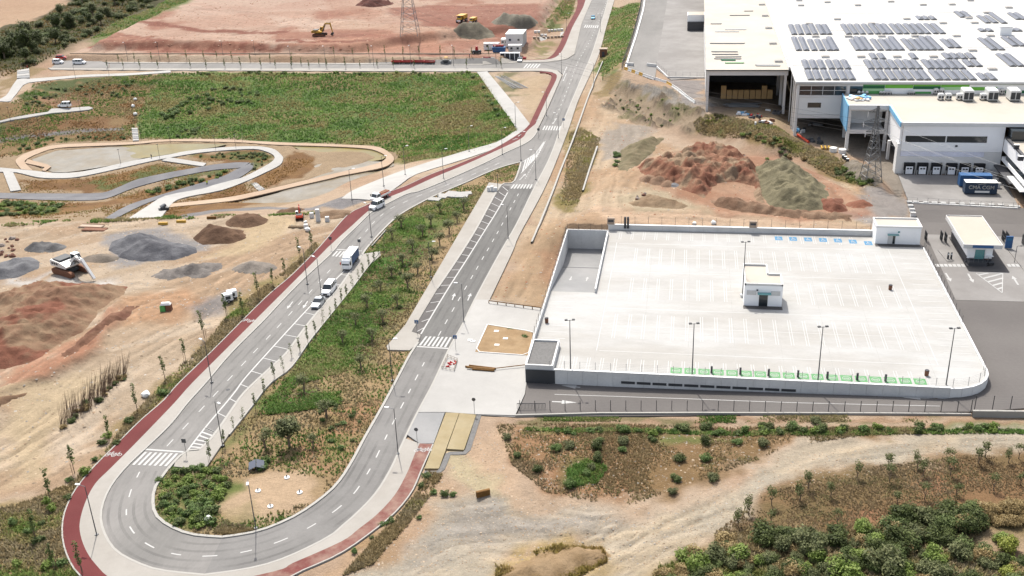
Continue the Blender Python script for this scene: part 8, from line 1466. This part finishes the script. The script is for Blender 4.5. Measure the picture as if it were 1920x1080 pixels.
# goods under the warehouse edge
def pile(px, py, n, sx, sy, mats, label, cat, name='material_pile', L=(.3, .9)):
    p = gp(px, py); e = empty(name, p, 0, label, cat)
    for i in range(n):
        w, d, h = (random.uniform(*L) for _ in range(3)); mb = MB(); mb.box(-w, w, -d*.6, d*.6, 0, h, taper=min(w, d*.6)*random.uniform(.05, .5)); mb.build('item', M[random.choice(mats)], e, (random.uniform(-sx, sx), random.uniform(-sy, sy), random.uniform(0, .25)), random.uniform(0, 3))
pile(1397, 214, 10, 2.0, 1.6, ['skyblue_sheet', 'coping', 'hvac'], 'pale blue wrapped bundles at the lip of the storage bay', 'bundles'); pile(1416, 220, 9, 1.6, 1.2, ['car_red', 'cardboard', 'slate'], 'red and brown sacks at the lip of the storage bay', 'sacks'); pile(1432, 232, 12, 2.6, 2.0, ['slate', 'coping', 'rust', 'hvac'], 'dark mixed debris trailing from the storage bay', 'debris'); pile(1452, 212, 9, 1.8, 1.6, ['hvac', 'lamp_grey', 'slate'], 'grey machinery parts near the storage bay column', 'machine parts'); pile(1499, 246, 14, 1.8, 2.2, ['coping', 'skyblue_sheet', 'slate', 'hvac'], 'white and blue debris round the corner column', 'debris'); pile(1528, 236, 8, 2.2, .8, ['slate', 'lamp_grey'], 'dark scrap stack in the shade under the warehouse', 'scrap'); pile(1530, 266, 10, 2.4, 1.8, ['slate', 'dark_steel', 'lamp_grey'], 'dark tangled scrap before the open undercroft', 'scrap')
p = gp(1395, 199); e = empty('steel_profiles', p, 0, 'stack of bluish steel profiles in the mouth of the storage bay', 'steel profiles')
for i in range(14): mb = MB(); mb.box(-5, 4, -.12, .12, 0, .22, bottom=True); mb.build('profile', M['galv'], e, (random.uniform(-1.5, 1.5), -1.6+i*.25, .1+.22*(i % 3)))
mb = MB(); a, b = gp(1495, 255), gp(1516, 268); mb.tube(a+Vector((0, 0, .4)), b+Vector((0, 0, .2)), .35, n=6); tag(mb.build('beam', M['orange_red']), 'red steel beam lying below the corner column', 'beam')
e = empty('timber_stack', gp(1549, 279), 0, 'stack of yellow timber boards on the undercroft edge', 'timber stack')
for i in range(6): mb = MB(); mb.box(-.16, .16, -1.2, 1.2, 0, .5); mb.build('board', M['yellow_paint' if i % 2 == 0 else 'stake'], e, (-1.2+i*.48, 0, .1))
for i, (x, y) in enumerate(((1562, 284), (1579, 287))): mb = MB(); mb.tube((0, 0, -.1), (0, 0, 1.1), 1.0, n=18); tag(mb.build('concrete_ring', M['grey_panel'], None, gp(x, y)), '%s pale concrete ring beside the timber boards' % ('left', 'right')[i], 'concrete ring')
for i, (x, y) in enumerate(((1581, 297), (1585, 300), (1589, 304))): e = empty('barrel', gp(x, y), 0, 'black barrel with pale lid, %s from the undercroft in the short row' % ORD[i], 'barrel', 'black barrels by the undercroft'); mb = MB(); mb.tube((0, 0, 0), (0, 0, .95), .42, n=12); mb.build('drum', M['slate'], e); mb = MB(); mb.tube((0, 0, .951), (0, 0, 1.0), .40, n=12); mb.build('lid', M['coping'], e)
# gate fittings
for i, (x, y) in enumerate(((1735, 452), (1764, 452), (1772, 455), (1801, 452), (1880, 452), (1887, 454), (1918, 460))):
    p = atz(x, y, 1.1); e = empty('gate_leaf', p, 0, 'black barred gate leaf, %s from the car park across the entry' % ORD[i], 'gate', 'gate leaves of the entry'); mb = MB()
    for z in (.15, 1.2, 2.2): mb.tube((0, -1.2, z), (0, 1.2, z), .05, n=4)
    mb.build('rails', M['dark_steel'], e); mb = MB(); [mb.tube((0, -1.2+.2*k, .15), (0, -1.2+.2*k, 2.25), .03, n=4) for k in range(13)]; mb.build('bars', M['dark_steel'], e)
for i, (x, y) in enumerate(((1777, 486), (1783, 486))): e = empty('card_reader', atz(x, y, 1.1), 0, '%s dark card reader pillar on the entry island' % ('left', 'right')[i], 'pillar', 'card readers on the island'); mb = MB(); mb.box(-.18, .18, -.15, .15, 0, 1.5, taper=.03); mb.build('pillar', M['dark_steel'], e); mb = MB(); mb.box(-.14, .14, -.17, -.155, 1.0, 1.35, bottom=True); mb.build('panel', M['coping'], e)
e = empty('totem_sign', atz(1890, 466, 1.1), 0, 'bright blue totem sign right of the gatehouse', 'sign'); mb = MB(); mb.box(-.7, .7, -.15, .15, .1, 2.8); mb.build('panel', M['cont_blue'], e); mb = MB(); mb.box(-.5, .5, -.17, -.152, 1.9, 2.4, bottom=True); mb.build('lettering', M['blue_paint'], e)
pile(1891, 475, 5, .6, .4, ['slate', 'dark_steel'], 'pair of dark bicycles parked below the blue totem', 'bicycles', 'bicycle_group', (.2, .4)); e = empty('barrier_lamp', atz(1902, 492, 1.1), 0, 'short hooked lamp post on the right hand entry island', 'lamp post'); mb = MB(); mb.tube((0, 0, 0), (0, 0, 3.6), .06, n=5); mb.build('pole', M['lamp_grey'], e); mb = MB(); mb.tube((0, 0, 3.6), (.8, 0, 3.7), .04, n=4); mb.box(.6, 1.0, -.12, .12, 3.62, 3.75, bottom=True); mb.build('lamp_head', M['dark_steel'], e)
for a, b, lb in (((1763, 470), (1781, 492), 'left'), ((1795, 455), (1818, 500), 'middle'), ((1895, 470), (1930, 515), 'right')): P = [atz(*a, 1.0), atz(*b, 1.0)]; mb = MB(); ribbon(mb, np.linspace(tuple(P[0][:2]), tuple(P[1][:2]), 5), -.55, .55, .2, 0, zf=zk(1.0)); tag(mb.build('traffic_island', M['sand_paving' if 0 else 'gate_concrete']), None, None, None, 'structure')
for x, y, lb in ((428, 735, 'round manhole cover on the west road level with the bays'), (930, 372, 'round manhole cover at the top end of the newer road'), (905, 447, 'round manhole cover beside the bays of the newer road'), (1046, 205, 'round manhole cover on the main road above the third crossing')): q = gp(x, y); mb = MB(); mb.tube((0, 0, 0), (0, 0, .012), .36, n=14); tag(mb.build('manhole_cover', M['slate'], None, (q.x, q.y, h1(q.x, q.y)+.045)), lb, 'manhole cover')
# bins and cabinets on the car park
for i, (x, y, lb) in enumerate(((1669, 543, 'dark red bin alone on the white car park right of the kiosk'), (1737, 704, 'dark bin near the rounded corner of the car park'), (1025, 605, 'dark red bin at the west edge of the white car park'))): e = empty('litter_bin', atz(x, y, DZ), 0, lb, 'bin'); mb = MB(); mb.tube((0, 0, 0), (0, 0, .95), .32, .36, 10); mb.build('body', M['rust'], e); mb = MB(); mb.tube((0, 0, .95), (0, 0, 1.05), .38, .3, 10); mb.build('lid', M['slate'], e)
for i, x in enumerate((1334, 1388, 1441, 1496, 1551, 1607, 1660)): p = atz(x, 699+i*2.6, DZ); e = empty('charging_post', p, 0, 'small dark charging post, %s from the west between the green bays' % ORD[i], 'charging post', 'charging posts at the green bays'); mb = MB(); mb.box(-.18, .18, -.12, .12, 0, 1.25, taper=.02); mb.build('post', M['slate'], e); mb = MB(); mb.box(-.12, .12, .122, .14, .85, 1.15, bottom=True); mb.build('screen', M['coping'], e)
for x, lb in ((RX1+.6, 'at the ramp corner'), (15.0, 'halfway along')): e = empty('electric_cabinet', (x, DY1+.2, DZ+1.31), 0, 'brown cabinet on the back wall of the car park '+lb, 'cabinet'); mb = MB(); mb.box(-.8, .8, -.35, .35, 0, 1.5); mb.build('casing', M['brown_wall'], e); mb = MB(); mb.box(-.6, .6, -.37, -.355, .6, 1.1, bottom=True); mb.build('vent', M['slate'], e)
for i, x in enumerate((1172, 1177.5)): mb = MB(); q = atz(x, 424, 3.2); mb.tube((0, 0, -.5), (0, 0, 2.2), .25, n=8); tag(mb.build('black_post', M['slate'], None, q), '%s of two black upright tubes behind the car park wall' % ('left', 'right')[i], 'post')
# slim cables between the far pylon line
mb = MB(); a = Vector((gp(1632, 338).x-2.6, gp(1632, 338).y, gp(1632, 338).z+12.5))
for k, (dx, dz) in enumerate(((-2.6, 12.0), (2.6, 12.0), (-3.3, 14.4), (3.3, 14.4))):
    s = gp(1632, 338)+Vector((dx, 0, dz)); t = s+Vector((-170, 130, 14)); u = s+Vector((90, -70, -4))
    for A, B in ((s, t), (s, u)):
        P = [A.lerp(B, i/16)-Vector((0, 0, 5*4*(i/16)*(1-i/16))) for i in range(17)]
        for q, r in zip(P[:-1], P[1:]): mb.tube(q, r, .025, n=3, cap=False)
tag(mb.build('power_lines', M['galv']), 'thin sagging power lines hung from the pylon before the warehouse', 'power line')

def stones(px, n, s0, s1, cols, label):
    P = inside(px, n); n = len(P); k = np.array([(1, 0, 0), (0, 1, 0), (-1, 0, 0), (0, -1, 0), (0, 0, .5)]); a = rg.rand(n)*6.28; sz = s0+(s1-s0)*rg.rand(n)**3
    v = k[None]*(.6+.8*rg.rand(n, 5, 1))*sz[:, None, None]; x = v[:, :, 0]*np.cos(a)[:, None]-v[:, :, 1]*np.sin(a)[:, None]; y = v[:, :, 0]*np.sin(a)[:, None]+v[:, :, 1]*np.cos(a)[:, None]
    V = np.stack([x+P[:, None, 0], y+P[:, None, 1], v[:, :, 2]+P[:, None, 2]-.02], 2).reshape(-1, 3); f = np.array([(0, 1, 4), (1, 2, 4), (2, 3, 4), (3, 0, 4)]); F = (f[None]+5*np.arange(n)[:, None, None]).reshape(-1, 3)
    C0 = np.array([C(*q) for q in cols]); A = np.repeat(np.concatenate([C0[rg.randint(len(C0), size=n)]*(.75+.5*rg.rand(n))[:, None], np.ones((n, 1))], 1), 5, 0); tag(link('stones', npmesh('stones', V, F, M['soil'], {'Col': A})), label, 'stones', None, 'stuff')
TAN = [(236, 212, 184), (218, 188, 156), (200, 176, 150), (214, 206, 196)]
stones([(0, 425), (560, 406), (640, 400), (600, 460), (470, 560), (330, 700), (200, 840), (0, 940)], 7000, .06, .34, TAN, 'loose stones and clods over the sandy yard')
stones([(1020, 570), (918, 560), (1068, 240), (1120, 120), (1300, 290), (1640, 345), (1640, 428), (1147, 424), (1068, 432)], 7000, .06, .32, TAN+[(196, 116, 86)], 'loose stones over the dirt field east of the road')
stones([(640, 1080), (780, 900), (850, 850), (930, 790), (960, 930), (1240, 950), (1480, 850), (1900, 815), (1900, 848), (1430, 925), (1240, 1060)], 12000, .04, .2, TAN, 'small stones along the gravel tracks')
stones([(150, 100), (935, 100), (1010, 50), (1080, 0), (400, 0), (205, 76)], 5000, .12, .6, [(206, 160, 136), (176, 122, 98), (222, 186, 160)], 'clods scattered over the red plateau')
stones([(950, 800), (1480, 806), (1480, 835), (1300, 905), (1180, 945), (1020, 920)], 3000, .05, .25, TAN, 'stones on the brown hill')
